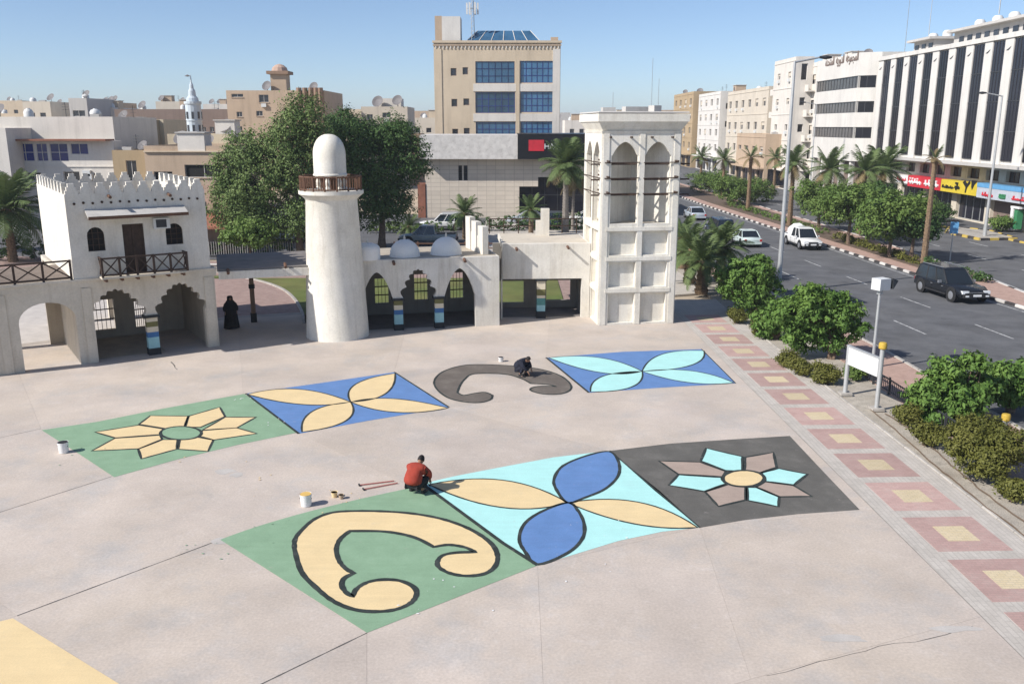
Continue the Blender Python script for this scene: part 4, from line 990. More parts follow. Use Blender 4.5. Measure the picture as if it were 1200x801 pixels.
    MB().box((-h+.0, 0, zl+.18), (.18, w*1.65, .2)).build('bumper', 'plastic_black' if kind == 'pickup' else cm, t, local=True)
    MB().box((h+.085, 0, zl+.19), (.012, .5, .12)).build('number_plate', 'sign_white', t, local=True)
    if kind == 'suv':
        for sy in (1, -1): MB().tube((gt0+.2, sy*(tw_-.02), Hh+.03), (gt1-.1, sy*(tw_-.02), Hh+.03), .025, n=5).build('roof_rail', 'rim', t, local=True)
    if kind == 'pickup':
        MB().box(((-h-.85)/2+.03, 0, belt+.035), (h-.95, W*.8, .03)).build('load_bed', 'plastic_black', t, local=True)
    return t
rd = R(-88)
car('suv', 'black', 'shiny black SUV driving along the kerb of the median beside the small blue road sign', (28.15, 55.6, -.12), R(-84)).scale = (1.07,)*3
tk = car('pickup', 'white', 'white pickup truck with a white wrapped load driving behind the grey street lamp', (26.35, 79.6, -.12), R(-88), cat='truck')
ldm = MB(); secs = []
for x, hh, ww in ((-1.75, .25, .55), (-1.4, .75, .7), (-.9, 1.0, .75), (-.35, .95, .75), (.0, .85, .7)):
    secs.append([(x-.8, -ww, .98), (x-.8, ww, .98), (x-.8, ww*.95, .98+hh*.7), (x-.8, ww*.3, .98+hh), (x-.8, -ww*.4, .98+hh*.96), (x-.8, -ww*.95, .98+hh*.65)])
loft(ldm, secs); ld_ = ldm.build('wrapped_load', 'sign_white', None, local=True)
ld_.location = tk.location; ld_.rotation_euler = tk.rotation_euler; tag(ld_, 'lumpy white wrapped load on the bed of the white pickup truck', 'load')
car('sedan', 'silver', 'silver-blue saloon car, farthest of the moving cars, by the wind tower edge', (21.6, 104.5, -.12), R(92))
car('van', 'navy', 'dark navy people carrier half hidden by the date palms', (20.6, 87.5, -.12), R(92))
car('sedan', 'mint', 'pale mint saloon car right behind the dark people carrier, beside the palms', (21.6, 81.2, -.12), R(92))
PG = 'cars standing in the car park behind the heritage buildings'
for kd, cl, px, py, rz, lb in (('pickup', 'greygreen', 502, 286, 178, 'grey-green pickup behind the domes of the arcade'), ('suv', 'white', 519, 269, 182, 'white SUV in front of the bank wall left of the small palm'),
        ('sedan', 'white', 337, 283, 175, 'white saloon car seen below the big trees left of the round tower'), ('sedan', 'silver', 618, 262, 178, 'silver saloon car by the dark bank windows'),
        ('suv', 'navy', 640, 268, 182, 'dark car parked among shrubs before the bank entrance'), ('sedan', 'white', 686, 262, 178, 'white saloon car next to the tall palm at the bank')):
    p = g(px, py, -.15); car(kd, cl, lb, (p.x, p.y, -.15), R(rz), PG)

# ------------------------------------------------------------------ street furniture
def lamp(loc, h, label, arm=1.6, az=0, r=.11, double=False, tilt=0):
    t = thing('street_lamp', loc, label, 'street lamp', 'street lamps')
    z0 = loc[2] if len(loc) > 2 else 0; x, y = loc[0], loc[1]
    MB().tube((x, y, z0), (x, y, z0+1.2), r*1.25, r*1.2, 10).build('base', 'metal_pole', t)
    MB().tube((x, y, z0+1.2), (x, y, z0+h), r, r*.5, 10).build('pole', 'metal_pole', t)
    for s_ in ((1, -1) if double else (1,)):
        d = Vector((math.cos(az)*s_, math.sin(az)*s_, 0)); e_ = Vector((x, y, z0+h))+d*arm+Vector((0, 0, .25))
        a_ = MB().tube((x, y, z0+h-.05), e_, r*.42, r*.35, 8).build('arm', 'metal_pole', t)
        q = MB(); q.tube(e_-d*.05, e_+d*.35, .07, .13, 8); q.tube(e_+d*.35, e_+d*.75, .13, .06, 8); q.build('lamp_head', 'metal_dark', t)
    return t
lamp((17.55, 57.1, 0), at(938, 72, 57.1).z, 'tall street lamp in front of the white pickup, near side of the road', az=R(5), r=.16)
lamp((46.5, 86.5, -.01), at(1160, 112, 86.5).z, 'street lamp standing before the yellow shop sign on the far pavement', az=R(180), r=.15)
lamp((43.5, 130, -.01), at(990, 122, 130).z, 'thin far street lamp before the white banded office building', az=R(180), r=.11)
lamp((33, 150, 0), at(862, 190, 150).z, 'far street lamp above the round median trees near the tan corner shop', az=R(180), r=.1)
# flood-light box on a pole
p = g(1022, 432)
fx, fy = 16.15, 38.0
t = thing('floodlight_post', (fx, fy, 0), 'white box-shaped floodlight on a slim pole behind the white notice board', 'floodlight')
MB().tube((fx, fy, 0), (fx, fy, 3.35), .075, .06, 10).build('pole', 'metal_pole', t); MB().box((fx, fy, .06), (.35, .35, .12)).build('base_plate', 'metal_pole', t)
MB().box((fx, fy, 3.45), (.18, .18, .2), R(30)).build('bracket', 'metal_pole', t)
q = MB(); q.box((fx+.02, fy, 3.8), (.62, .5, .5), R(25)); q.build('housing', 'board_white', t)
MB().add([(fx+.30, fy+.36, 4.06), (fx+.5, fy-.05, 4.06), (fx+.82, fy+.1, 3.92), (fx+.62, fy+.5, 3.92), (fx+.34, fy+.30, 3.58), (fx+.54, fy-.1, 3.58)], [(0, 1, 2, 3), (1, 5, 2), (0, 3, 4), (0, 4, 5, 1), (3, 2, 5, 4)]).build('visor', 'metal_dark', t)
# white notice board on two posts
pl_, pr_ = g(990, 462), g(1027, 480)
t = thing('notice_board', ((pl_.x+pr_.x)/2, (pl_.y+pr_.y)/2, 0), 'blank white notice board on two grey posts, a yellow ball cap on the right post', 'notice board')
NB = Pl(pl_, pr_)
zl1 = NB.pix(989, 402)[1]; zl2 = NB.pix(990, 424)[1]; zr1 = NB.pix(1029, 407)[1]
for q_, hh, cap in ((pl_, zl1+.02, False), (pr_, zr1, True)):
    MB().tube((q_.x, q_.y, 0), (q_.x, q_.y, hh), .085, .085, 12).build('post', 'metal_pole', t)
    MB().box((q_.x, q_.y, .05), (.45, .45, .1)).build('footing', 'kerb_stone', t)
    if cap: MB().lathe([(.1, 0), (.15, .04), (.155, .2), (.12, .26), (.02, .28)], (q_.x, q_.y, hh), 12).build('ball_cap', 'cap_yellow', t, smooth=True)
bh0 = NB.pix(1010, 428)[1]
MB().pbox(NB, .0, NB.L-.1, zl2-.02, zl1-.05, -.05, .05).build('board', 'board_white', t)
MB().pbox(NB, -.02, NB.L-.08, zl1-.05, zl1, -.07, .07).build('frame', 'metal_pole', t)
# small posts with yellow caps
for i, (px, py, hh, lb) in enumerate(((1175, 517, .75, 'short white bollard with yellow cap behind the round olive bush'), (1150, 480, .7, 'short yellow-capped bollard half hidden in the glossy tree'))):
    q_ = g(px, py); t = thing('bollard', (q_.x, q_.y, 0), lb, 'bollard', 'yellow-capped bollards along the pavement')
    MB().tube((q_.x, q_.y, 0), (q_.x, q_.y, hh), .09, .09, 12).build('post', 'metal_pole', t); MB().lathe([(.1, 0), (.14, .03), (.145, .2), (.12, .24), (.02, .26)], (q_.x, q_.y, hh), 12).build('ball_cap', 'cap_yellow', t, smooth=True)
# road sign seen from behind
q_ = Vector((35.6, 71.0)); t = thing('road_sign', (q_.x, q_.y, 0), 'small blue road sign on a thin pole on the median behind the black SUV', 'road sign')
MB().tube((q_.x, q_.y, -.12), (q_.x, q_.y, 2.2), .05, n=8).build('pole', 'metal_pole', t); MB().box((q_.x+.05, q_.y, 2.55), (.62, .06, .95), R(-15)).build('plate', 'sign_blue', t)
# low black fence in the planting strip
def fence(pts, h, label, step=.16):
    t = thing('low_fence', (pts[0][0], pts[0][1], 0), label, 'fence')
    for a, b in zip(pts, pts[1:]):
        P = Pl(a, b); n = int(P.L/1.6)+1
        for k in range(n+1): MB().pbox(P, P.L*k/n-.03, P.L*k/n+.03, -.03, h+.08, -.03, .03).build('post', 'metal_dark', t)
        MB().pbox(P, 0, P.L, h-.04, h, -.02, .02).build('rail', 'metal_dark', t); MB().pbox(P, 0, P.L, .1, .14, -.02, .02).build('rail', 'metal_dark', t)
        me = None
        for k in range(int(P.L/step)):
            x = step*(k+.5); p = P.pt(x, .12)
            if me is None: me = MB().box((0, 0, h/2-.05), (.022, .022, h-.1)).mesh('picket'); me.materials.append(M['metal_dark'])
            inst('picket', me, t, p-t.location)
fence([(15.15, 37.0), (15.35, 28.0)], .62, 'low black picket fence at the edge of the pink pavement')
# hoses snaking along the planting strip
for j, (pts, lb) in enumerate(([[(1010, 478), (1040, 503), (1080, 540), (1110, 565), (1140, 590), (1185, 625), (1240, 672)], 'long brown irrigation hose lying along the walkway kerb, nearer the walkway'], [[(1030, 485), (1068, 510), (1100, 540), (1130, 566), (1160, 590), (1210, 625)], 'brown irrigation hose winding beside the fence, farther from the walkway'])):
    c = catmull([g(*q) for q in pts], 6); r = random.Random(j); P_ = [Vector((q.x+.25+r.uniform(-.03, .03), q.y, .02)) for q in c]
    tag(MB().path(P_, .022, 5).build('irrigation_hose', 'hose', base=P_[0]), lb, 'hose')

# ------------------------------------------------------------------ tins, sticks and rags
def bucket(px, py, r, h, label, paint='paint_wet_yellow'):
    q_ = g(px, py); t = thing('paint_bucket', (q_.x, q_.y, .005), label, 'bucket', 'paint buckets on the plaza')
    MB().lathe([(r*.85, 0), (r*.9, .02), (r, h), (r*1.04, h+.005), (r*1.04, h-.03)], (q_.x, q_.y, .006), 18).build('pail', 'sign_white', t, smooth=True)
    MB().lathe([(r*.93, h-.01), (r*.93, h+.008)], (q_.x, q_.y, .006), 18).build('paint', paint, t)
    hp = [Vector((q_.x+r*1.03*math.cos(a_), q_.y-.03, .006+h*.7+r*.9*math.sin(a_)*-.6)) for a_ in [math.pi*k/8 for k in range(9)]]
    MB().path(hp, .008, 5).build('handle', 'metal_dark', t); return t
bucket(359, 592, .165, .35, 'open white paint bucket with yellow paint rim left of the red-clad painter')
q_ = g(356, 590); MB
bucket(75, 530, .165, .36, 'white paint bucket with dark lid at the left tip of the far green panel', 'plastic_black')
bucket(587, 423.5, .12, .2, 'tiny dark paint tin standing behind the squatting painter in dark clothes', 'plastic_black')
for px, py, s_, lb, m_ in ((392, 582, .1, 'crumpled cream paint cup beside the white bucket, left of two', 'paint_yellow'), (400, 584, .08, 'small tan paint cup on its side right of the cream cup', 'render_tan')):
    q_ = g(px, py); t = thing('paint_cup', (q_.x, q_.y, .005), lb, 'cup')
    MB().lathe([(s_*.7, 0), (s_, s_*1.6), (s_*1.08, s_*1.62), (s_*.9, s_*1.5)], (q_.x, q_.y, .005), 12).build('cup', m_, t, smooth=True); MB().lathe([(s_*.86, s_*1.4), (s_*.86, s_*1.5)], (q_.x, q_.y, .005), 12).build('paint', 'paint_brown_grey', t)
for (x0, y0, x1, y1), lb in (((421, 569, 462, 564), 'upper of two long red roller poles lying left of the red-clad painter'), ((426, 574, 466, 566.5), 'lower of two long red roller poles lying left of the red-clad painter')):
    a_, b_ = g(x0, y0), g(x1, y1); t = thing('roller_pole', (a_.x, a_.y, .03), lb, 'pole')
    MB().tube((a_.x, a_.y, .03), (b_.x, b_.y, .03), .017, n=6).build('handle', 'stick_red', t); d_ = (b_-a_).normalized(); n_ = Vector((-d_.y, d_.x))
    MB().tube((a_.x-n_.x*.06, a_.y-n_.y*.06, .035), (a_.x+n_.x*.06, a_.y+n_.y*.06, .035), .026, n=8).build('roller', 'plastic_black', t)

# ------------------------------------------------------------------ people
def skinned(name, verts, edges, radii, m, parent, sub=1):
    me = bpy.data.meshes.new(name); me.from_pydata([tuple(v) for v in verts], edges, []); o = bpy.data.objects.new(name, me); COL.objects.link(o)
    md = o.modifiers.new('skin', 'SKIN'); md.use_smooth_shade = True
    sv = me.skin_vertices[0].data
    for i, r in enumerate(radii):
        sv[i].radius = (r, r) if not isinstance(r, tuple) else r
        sv[i].use_root = (i == 0)
    ss = o.modifiers.new('sub', 'SUBSURF'); ss.levels = sub; ss.render_levels = sub
    dg = bpy.context.evaluated_depsgraph_get(); dg.update()
    m2 = bpy.data.meshes.new_from_object(o.evaluated_get(dg)); m2.materials.clear(); m2.materials.append(M[m])
    bpy.data.objects.remove(o); m2.name = name
    return inst(name, m2, parent)
def hand(c, fwd, up, side, V_, E_, R_, root):
    """palm with four unequal bent fingers and a thumb, as branches of the body skeleton"""
    c = Vector(c); fwd = Vector(fwd).normalized(); up = Vector(up).normalized(); lat = fwd.cross(up)*side
    V_.append(c+fwd*.05); E_.append((root, len(V_)-1)); R_.append((.032, .018)); pm = len(V_)-1
    for k, L_ in enumerate((.062, .074, .07, .054)):
        b = c+fwd*.085+lat*(.03-.02*k); m_ = b+fwd*L_*.55-up*.008; e_ = m_+fwd*L_*.35-up*.03
        i = len(V_); V_.extend([b, m_, e_]); R_.extend([.010, .009, .008]); E_.extend([(pm, i), (i, i+1), (i+1, i+2)])
    b = c+fwd*.03+lat*.035; m_ = b+fwd*.03+lat*.022-up*.01; i = len(V_)
    V_.extend([b, m_, m_+fwd*.028-up*.012]); R_.extend([.012, .010, .009]); E_.extend([(pm, i), (i, i+1), (i+1, i+2)])
def head(parent, c, fdir, m_hair, cap=None, cover=False, face=True):
    """face side towards fdir: skull, nose, eyes, mouth, ears as one mesh; hair a shell"""
    f_ = Vector(fdir).normalized(); q = f_.to_track_quat('X', 'Z').to_matrix(); c = Vector(c)
    hb_ = MB(); n = 16; rings = []
    for j in range(1, 12):
        th = math.pi*j/12; z = .125*math.cos(th); rr = math.sin(th)
        ring = []
        for i in range(n):
            ph = 2*math.pi*i/n; x, y = .098*rr*math.cos(ph), .078*rr*math.sin(ph)
            if z < -.02: x = x*(1-.15*(-z/.12))+.012*(x > 0); y *= 1-.28*(-z/.12)
            if i == 0 and j in (6, 7): x += .024 if j == 7 else .014       # nose
            if i in (1, n-1) and j == 5: x -= .009                          # eye sockets
            if i in (4, 12) and j in (5, 6): y *= 1.18                      # ears
            ring.append(c+q @ Vector((x, y, z)))
        rings.append(ring)
    hb_.add([p for r_ in rings for p in r_], [(j*n+i, (j+1)*n+i, (j+1)*n+(i+1) % n, j*n+(i+1) % n) for j in range(10) for i in range(n)]+[tuple(range(n)), tuple(10*n+i for i in range(n))[::-1]])
    hd = hb_.build('head', 'skin', parent, local=True, smooth=True)
    if face:
        for s_ in (1, -1): MB().lathe([(.002, -.004), (.011, 0), (.002, .004)], c+q @ Vector((.086, s_*.03, .02)), 8).build('eye', 'hair_black', hd, local=True)
        m__ = MB(); m__.box((0, 0, 0), (.01, .045, .012)); m__.v = [tuple(c+q @ (Vector(v)+Vector((.09, 0, -.062)))) for v in m__.v]; m__.build('mouth', 'stick_red', hd, local=True)
    hr = MB(); rings = []
    for j in range(0, 8):
        th = math.pi*max(j, .3)/12
        ring = []
        for i in range(n):
            ph = 2*math.pi*i/n; lim = math.cos(ph) > .45
            t_ = min(th, math.pi*4.0/12) if lim else th
            z = .135*math.cos(t_); rr = math.sin(t_); ring.append(c+q @ Vector((.108*rr*math.cos(ph), .09*rr*math.sin(ph), z+.004)))
        rings.append(ring)
    hr.add([p for r_ in rings for p in r_], [(j*n+i, (j+1)*n+i, (j+1)*n+(i+1) % n, j*n+(i+1) % n) for j in range(7) for i in range(n)]+[tuple(range(n))])
    hr.build('hair', m_hair, parent, local=True, smooth=True)
    return hd
def squatter(loc, rz, label, top_m, leg_m, low=False):
    """squatting figure facing +X, leaning forward, one hand down on the ground painting"""
    t = thing('person', loc, label, 'person', None, rz)
    V_ = [Vector(v) for v in ((-.18, 0, .30), (-.12, 0, .48), (-.03, 0, .64), (.05, 0, .76), (.11, 0, .84), (.15, 0, .90),        # pelvis, spine, neck
        (.02, .19, .72), (.16, .27, .50), (.34, .16, .30), (.02, -.19, .72), (.20, -.27, .52), (.42, -.18, .24),              # arms
        (-.14, .12, .29), (.24, .21, .44), (.02, .17, .10), (.04, .17, .05), (.20, .20, .04),                                # left leg
        (-.14, -.12, .29), (.22, -.22, .42), (.0, -.18, .10), (.02, -.18, .05), (.18, -.22, .04))]
    E_ = [(0, 1), (1, 2), (2, 3), (3, 4), (4, 5), (3, 6), (6, 7), (7, 8), (3, 9), (9, 10), (10, 11), (0, 12), (12, 13), (13, 14), (14, 15), (15, 16), (0, 17), (17, 18), (18, 19), (19, 20), (20, 21)]
    R_ = [(.14, .12), (.13, .11), (.14, .11), (.12, .09), .055, .05, .06, .043, .028, .06, .043, .028, .09, .065, .045, .04, .035, .09, .065, .045, .04, .035]
    hand((.34, .16, .30), (.5, -.3, -.8), (.8, 0, .5), 1, V_, E_, R_, 8); hand((.42, -.18, .24), (.5, .2, -.85), (.8, 0, .5), -1, V_, E_, R_, 11)
    hb = lambda v: Vector((v.x+.30*max(0, v.z-.5), v.y, v.z-(.42 if low else .26)*max(0, v.z-.45)))   # bend the back over
    V_ = [hb(v) for v in V_]
    skinned('body', V_, E_, R_, 'skin', t)
    hc = hb(Vector((.15, 0, .94))); head(t, hc, (.75, 0, -.6), 'hair_black')
    js = [Vector(v) for v in ((-.20, 0, .26), (-.17, 0, .44), (-.06, 0, .63), (.03, 0, .76), (.11, 0, .85), (.01, .20, .72), (.16, .29, .50), (.31, .18, .33), (.01, -.20, .72), (.20, -.29, .52), (.38, -.19, .28))]
    js = [hb(v) for v in js]
    skinned('jacket', js, [(0, 1), (1, 2), (2, 3), (3, 4), (3, 5), (5, 6), (6, 7), (3, 8), (8, 9), (9, 10)], [(.27, .25), (.26, .24), (.25, .22), (.21, .18), .11, .12, .09, .06, .12, .09, .06], top_m, t, 2)
    ls = [Vector(v) for v in ((-.18, 0, .27), (-.13, .12, .28), (.24, .21, .43), (.04, .175, .13), (-.13, -.12, .28), (.22, -.22, .41), (.02, -.18, .13))]
    skinned('trousers', ls, [(0, 1), (1, 2), (2, 3), (0, 4), (4, 5), (5, 6)], [(.15, .12), .13, .10, .07, .13, .10, .07], leg_m, t, 2)
    for y_, x_ in ((.18, .10), (-.19, .08)): 
        mb = MB(); loft(mb, [[(x_+a_, y_-w_, .005), (x_+a_, y_+w_, .005), (x_+a_, y_+w_*.9, hh), (x_+a_, y_-w_*.9, hh)] for a_, w_, hh in ((-.11, .035, .09), (-.05, .042, .11), (.05, .05, .08), (.13, .045, .05), (.17, .025, .03))]); mb.build('shoe', 'plastic_black', t, local=True, smooth=True)
    return t
q_ = g(488, 577)
t = squatter((q_.x, q_.y, .012), R(66), 'person in a red jacket and black trousers squatting by the green panel, painting', 'cloth_red', 'cloth_trousers'); t.scale = (1.12,)*3
_bx = q_+Vector((.34, .42)); b_ = thing('paint_brush', (_bx.x, _bx.y, .02), 'small paint brush in the hand of the painter in the red jacket', 'brush')
MB().tube((_bx.x-.1, _bx.y-.06, .24), (_bx.x, _bx.y, .07), .012, n=6).build('handle', 'wood_brown', b_); MB().tube((_bx.x, _bx.y, .07), (_bx.x+.03, _bx.y+.02, .015), .02, .012, n=6).build('bristles', 'plastic_black', b_)
q_ = g(612, 440)
t = squatter((q_.x, q_.y, .012), R(-35), 'person in dark navy clothes squatting on the brown-grey scroll', 'cloth_navy', 'cloth_navy', low=True); t.scale = (1.05,)*3
# woman in a black abaya in the passage
q_ = g(272, 384)
t = thing('person', (q_.x, q_.y, 0), 'person in a full-length black robe and headscarf walking under the passage roof', 'person', None, R(-60)); t.scale = (1.15, 1.25, 1.0)
V_ = [Vector(v) for v in ((0, 0, .92), (0, 0, 1.12), (0, 0, 1.32), (0, 0, 1.42), (.01, 0, 1.50), (0, .18, 1.36), (.02, .24, 1.10), (.12, .20, .90), (0, -.18, 1.36), (.0, -.25, 1.10), (.08, -.24, .88), (0, .09, .88), (.1, .1, .48), (.06, .1, .08), (.18, .11, .04), (0, -.09, .88), (-.02, -.1, .48), (-.12, -.1, .1), (.0, -.11, .04))]
E_ = [(0, 1), (1, 2), (2, 3), (3, 4), (2, 5), (5, 6), (6, 7), (2, 8), (8, 9), (9, 10), (0, 11), (11, 12), (12, 13), (13, 14), (0, 15), (15, 16), (16, 17), (17, 18)]
R_ = [(.13, .1), (.12, .09), (.14, .1), .05, .045, .055, .04, .026, .055, .04, .026, .08, .055, .038, .033, .08, .055, .038, .033]
hand((.12, .20, .90), (.4, 0, -.9), (.9, 0, .4), 1, V_, E_, R_, 7); hand((.08, -.24, .88), (.2, 0, -1), (1, 0, .2), -1, V_, E_, R_, 10)
skinned('body', V_, E_, R_, 'skin', t); head(t, (.03, 0, 1.6), (1, 0, -.1), 'cloth_black')
rb = MB(); n = 22; prof = [(.03, .36, .33), (.3, .33, .3), (.6, .29, .27), (.9, .25, .25), (1.1, .23, .27), (1.3, .2, .27), (1.4, .15, .2), (1.46, .11, .12)]
rv = []
for j, (z_, rx, ry) in enumerate(prof):
    for i in range(n):
        a_ = 2*math.pi*i/n; k_ = 1+.07*math.sin(a_*7+z_*2)*(1-z_/1.6)+.04*math.sin(a_*4+1)
        rv.append((rx*k_*math.cos(a_)+.03*math.sin(z_*3), ry*k_*math.sin(a_), z_))
rb.add(rv, [(j*n+i, j*n+(i+1) % n, (j+1)*n+(i+1) % n, (j+1)*n+i) for j in range(len(prof)-1) for i in range(n)]+[tuple((len(prof)-1)*n+i for i in range(n))]); rb.build('robe', 'cloth_black', t, local=True, smooth=True)
skinned('sleeve', [Vector(v) for v in ((0, .16, 1.36), (.02, .25, 1.1), (.11, .21, .92))], [(0, 1), (1, 2)], [.09, .085, .08], 'cloth_black', t)
skinned('sleeve', [Vector(v) for v in ((0, -.16, 1.36), (.0, -.26, 1.1), (.07, -.24, .92))], [(0, 1), (1, 2)], [.09, .085, .08], 'cloth_black', t)
MB().lathe([(.2, 1.38), (.17, 1.46), (.125, 1.52), (.125, 1.62), (.118, 1.7), (.08, 1.745), (.01, 1.76)], (-.012, 0, 0), 16).build('headscarf', 'cloth_black', t, local=True, smooth=True)
# ------------------------------------------------------------------ vegetation
def leaf_mesh(name, blobs, n, size, m, seed, clump=.28, aspect=.5, shell=.55, flat=.0, top=.0):
    """leaf faces gathered in clumps spread through the crown's volume"""
    r = np.random.default_rng(seed); P = []; Q = []
    vol = np.array([b[3]*b[4]*b[5] for b in blobs])**.75; vol = vol/vol.sum()
    for b, w in zip(blobs, vol):
        k = max(8, int(n*w)); per = 26; nc = max(3, k//per)
        d = r.normal(size=(nc, 3)); d /= np.linalg.norm(d, axis=1)[:, None]
        rad = shell+(1.03-shell)*r.random(nc)**.6
        rad *= 1+.24*np.sin(d[:, 0]*5+seed)*np.cos(d[:, 1]*4.3+d[:, 2]*3.7)+.1*np.sin(d[:, 2]*9+seed)
        cc = d*rad[:, None]*np.array(b[3:6])+np.array(b[:3])
        cs = clump*(.6+.9*r.random(nc))
        for c, s_ in zip(cc, cs):
            q = r.normal(size=(per, 3))*s_*np.array([.6, .6, .42]); P.append(c+q); od = c-np.array(b[:3]); od = od/(np.linalg.norm(od)+1e-6); Q.append(od*.55+q/(s_+1e-6)*.75)
    P = np.concatenate(P); N = len(P)
    P[:, 2] = np.maximum(P[:, 2], .05)
    O = np.concatenate(Q); nn = O+np.array([0, 0, .45])+r.normal(size=(N, 3))*.5; nn /= np.linalg.norm(nn, axis=1)[:, None]
    a = np.cross(nn, r.normal(size=(N, 3))); a /= np.linalg.norm(a, axis=1)[:, None]+1e-9; b_ = np.cross(nn, a)
    s_ = (size*(.6+.8*r.random(N)))[:, None]
    V_ = np.empty((N, 4, 3)); V_[:, 0] = P-a*s_*.5; V_[:, 1] = P+b_*s_*aspect*.5; V_[:, 2] = P+a*s_*.5; V_[:, 3] = P-b_*s_*aspect*.5
    V_[:, [0, 2], 2] -= (size*.12)
    me = bpy.data.meshes.new(name); me.vertices.add(N*4); me.vertices.foreach_set('co', V_.reshape(-1).astype(np.float32))
    me.loops.add(N*4); me.loops.foreach_set('vertex_index', np.arange(N*4, dtype=np.int32)); me.polygons.add(N)
    me.polygons.foreach_set('loop_start', np.arange(0, N*4, 4, dtype=np.int32)); me.polygons.foreach_set('loop_total', np.full(N, 4, dtype=np.int32))
    me.update(); me.validate(); me.materials.append(M[m]); return me
def limbs(mb, base, top, r0, blobs, n=2, seed=0):
    r = random.Random(seed); base, top = Vector(base), Vector(top); pts = [base]
    for k in range(1, 4): pts.append(base.lerp(top, k/3)+Vector((r.uniform(-.1, .1), r.uniform(-.1, .1), 0))*r0*5)
    for i in range(3): mb.tube(pts[i], pts[i+1], r0*(1.25 if i == 0 else 1)*(1-i*.13), r0*(1-(i+1)*.13), 9, caps=True)
    for b in blobs[:7]:
        c = Vector(b[:3]); st = pts[3]; m_ = st.lerp(c, .5)+Vector((r.uniform(-.2, .2), r.uniform(-.2, .2), r.uniform(-.1, .25)))
        mb.tube(st, m_, r0*.5, r0*.32, 6); mb.tube(m_, c, r0*.32, r0*.12, 5)
        for _ in range(n):
            e_ = c+Vector((r.uniform(-.6, .6)*b[3], r.uniform(-.6, .6)*b[4], r.uniform(-.1, .7)*b[5])); mb.tube(m_.lerp(c, .6), e_, r0*.16, r0*.05, 4)
def tree(name, loc, crown, lm, label, nleaf, size, trunk_top=None, r0=.16, cat='tree', group=None, seed=1, bark='trunk_brown', clump=.28, aspect=.5, trunks=1, shell=.5):
    """crown: list of (dx, dy, z, rx, ry, rz) lobes relative to the foot"""
    t = thing(name, loc, label, cat, group)
    mb = MB(); r = random.Random(seed); tt = trunk_top or min(c[2]-c[5]*.4 for c in crown)
    for k in range(trunks):
        ox = (k-(trunks-1)/2)*r0*2.4
        limbs(mb, (ox*.4, r.uniform(-.05, .05), -.05), (ox, 0, tt), r0, crown[k::trunks], seed=seed+k)
    mb.build('trunk', bark, t, local=True)
    me = leaf_mesh('crown', crown, nleaf, size, lm, seed, clump, aspect, shell); inst('crown', me, t)
    return t
def lobes(rx, ry, rz, z, n, seed, s=.55, jit=.62):
    r = random.Random(seed); L = [(0, 0, z, rx*.72, ry*.72, rz*.75)]
    for i in range(n):
        a = 2*math.pi*i/n*1.0+r.uniform(-.3, .3); u = r.uniform(-.55, .75)
        k = math.sqrt(max(0, 1-u*u))*jit
        L.append((rx*k*math.cos(a), ry*k*math.sin(a), z+rz*u*jit, rx*s*r.uniform(.75, 1.1), ry*s*r.uniform(.75, 1.1), rz*s*r.uniform(.7, 1.05)))
    return L
# two big trees behind the round tower, traced lobe by lobe at their own distance
def from_px(Y, loc, L, depth=.9):
    out = []
    for px, py, rp, rq in L:
        p = at(px, py, Y); k = Y/F/1.0
        out.append((p.x-loc[0], rnd.uniform(-.35, .35)*rp*k, p.z-loc[2], rp*k, rp*k*depth, rq*k))
    return out
loc = (-17.6, 73, -.15)
tree('broadleaf_tree', loc, from_px(73, loc, [(300, 215, 42, 40), (275, 235, 32, 36), (345, 205, 38, 42), (335, 150, 26, 26), (355, 135, 24, 28), (325, 180, 34, 26), (368, 165, 24, 30), (290, 175, 26, 22), (265, 205, 22, 26), (310, 262, 34, 22), (355, 255, 28, 26), (285, 258, 26, 20)]), 'leaf_feather',
     'big light green feathery tree left of the round tower', 52000, .22, trunk_top=3.6, r0=.34, group='big trees behind the round tower', seed=3, clump=.5, aspect=.5, shell=.35)
loc = (-11.6, 78, -.15)
tree('broadleaf_tree', loc, from_px(78, loc, [(435, 190, 40, 40), (410, 160, 32, 28), (455, 160, 34, 24), (480, 185, 24, 30), (425, 230, 44, 34), (460, 235, 28, 28), (395, 200, 26, 44), (400, 145, 22, 16), (470, 155, 18, 14), (380, 240, 20, 30)]), 'leaf_dark',
     'big dark green dense tree right of the round tower', 56000, .22, trunk_top=3.2, r0=.36, group='big trees behind the round tower', seed=5, clump=.45, aspect=.5, shell=.35)
tree('broadleaf_tree', (-19.9, 66.5, -.05), lobes(1.9, 1.9, 1.3, 2.9, 6, 44), 'leaf_mid', 'small bright green tree in front of the big feathery tree, above the passage roof', 5000, .24, r0=.11, seed=12, group='small trees behind the passage')
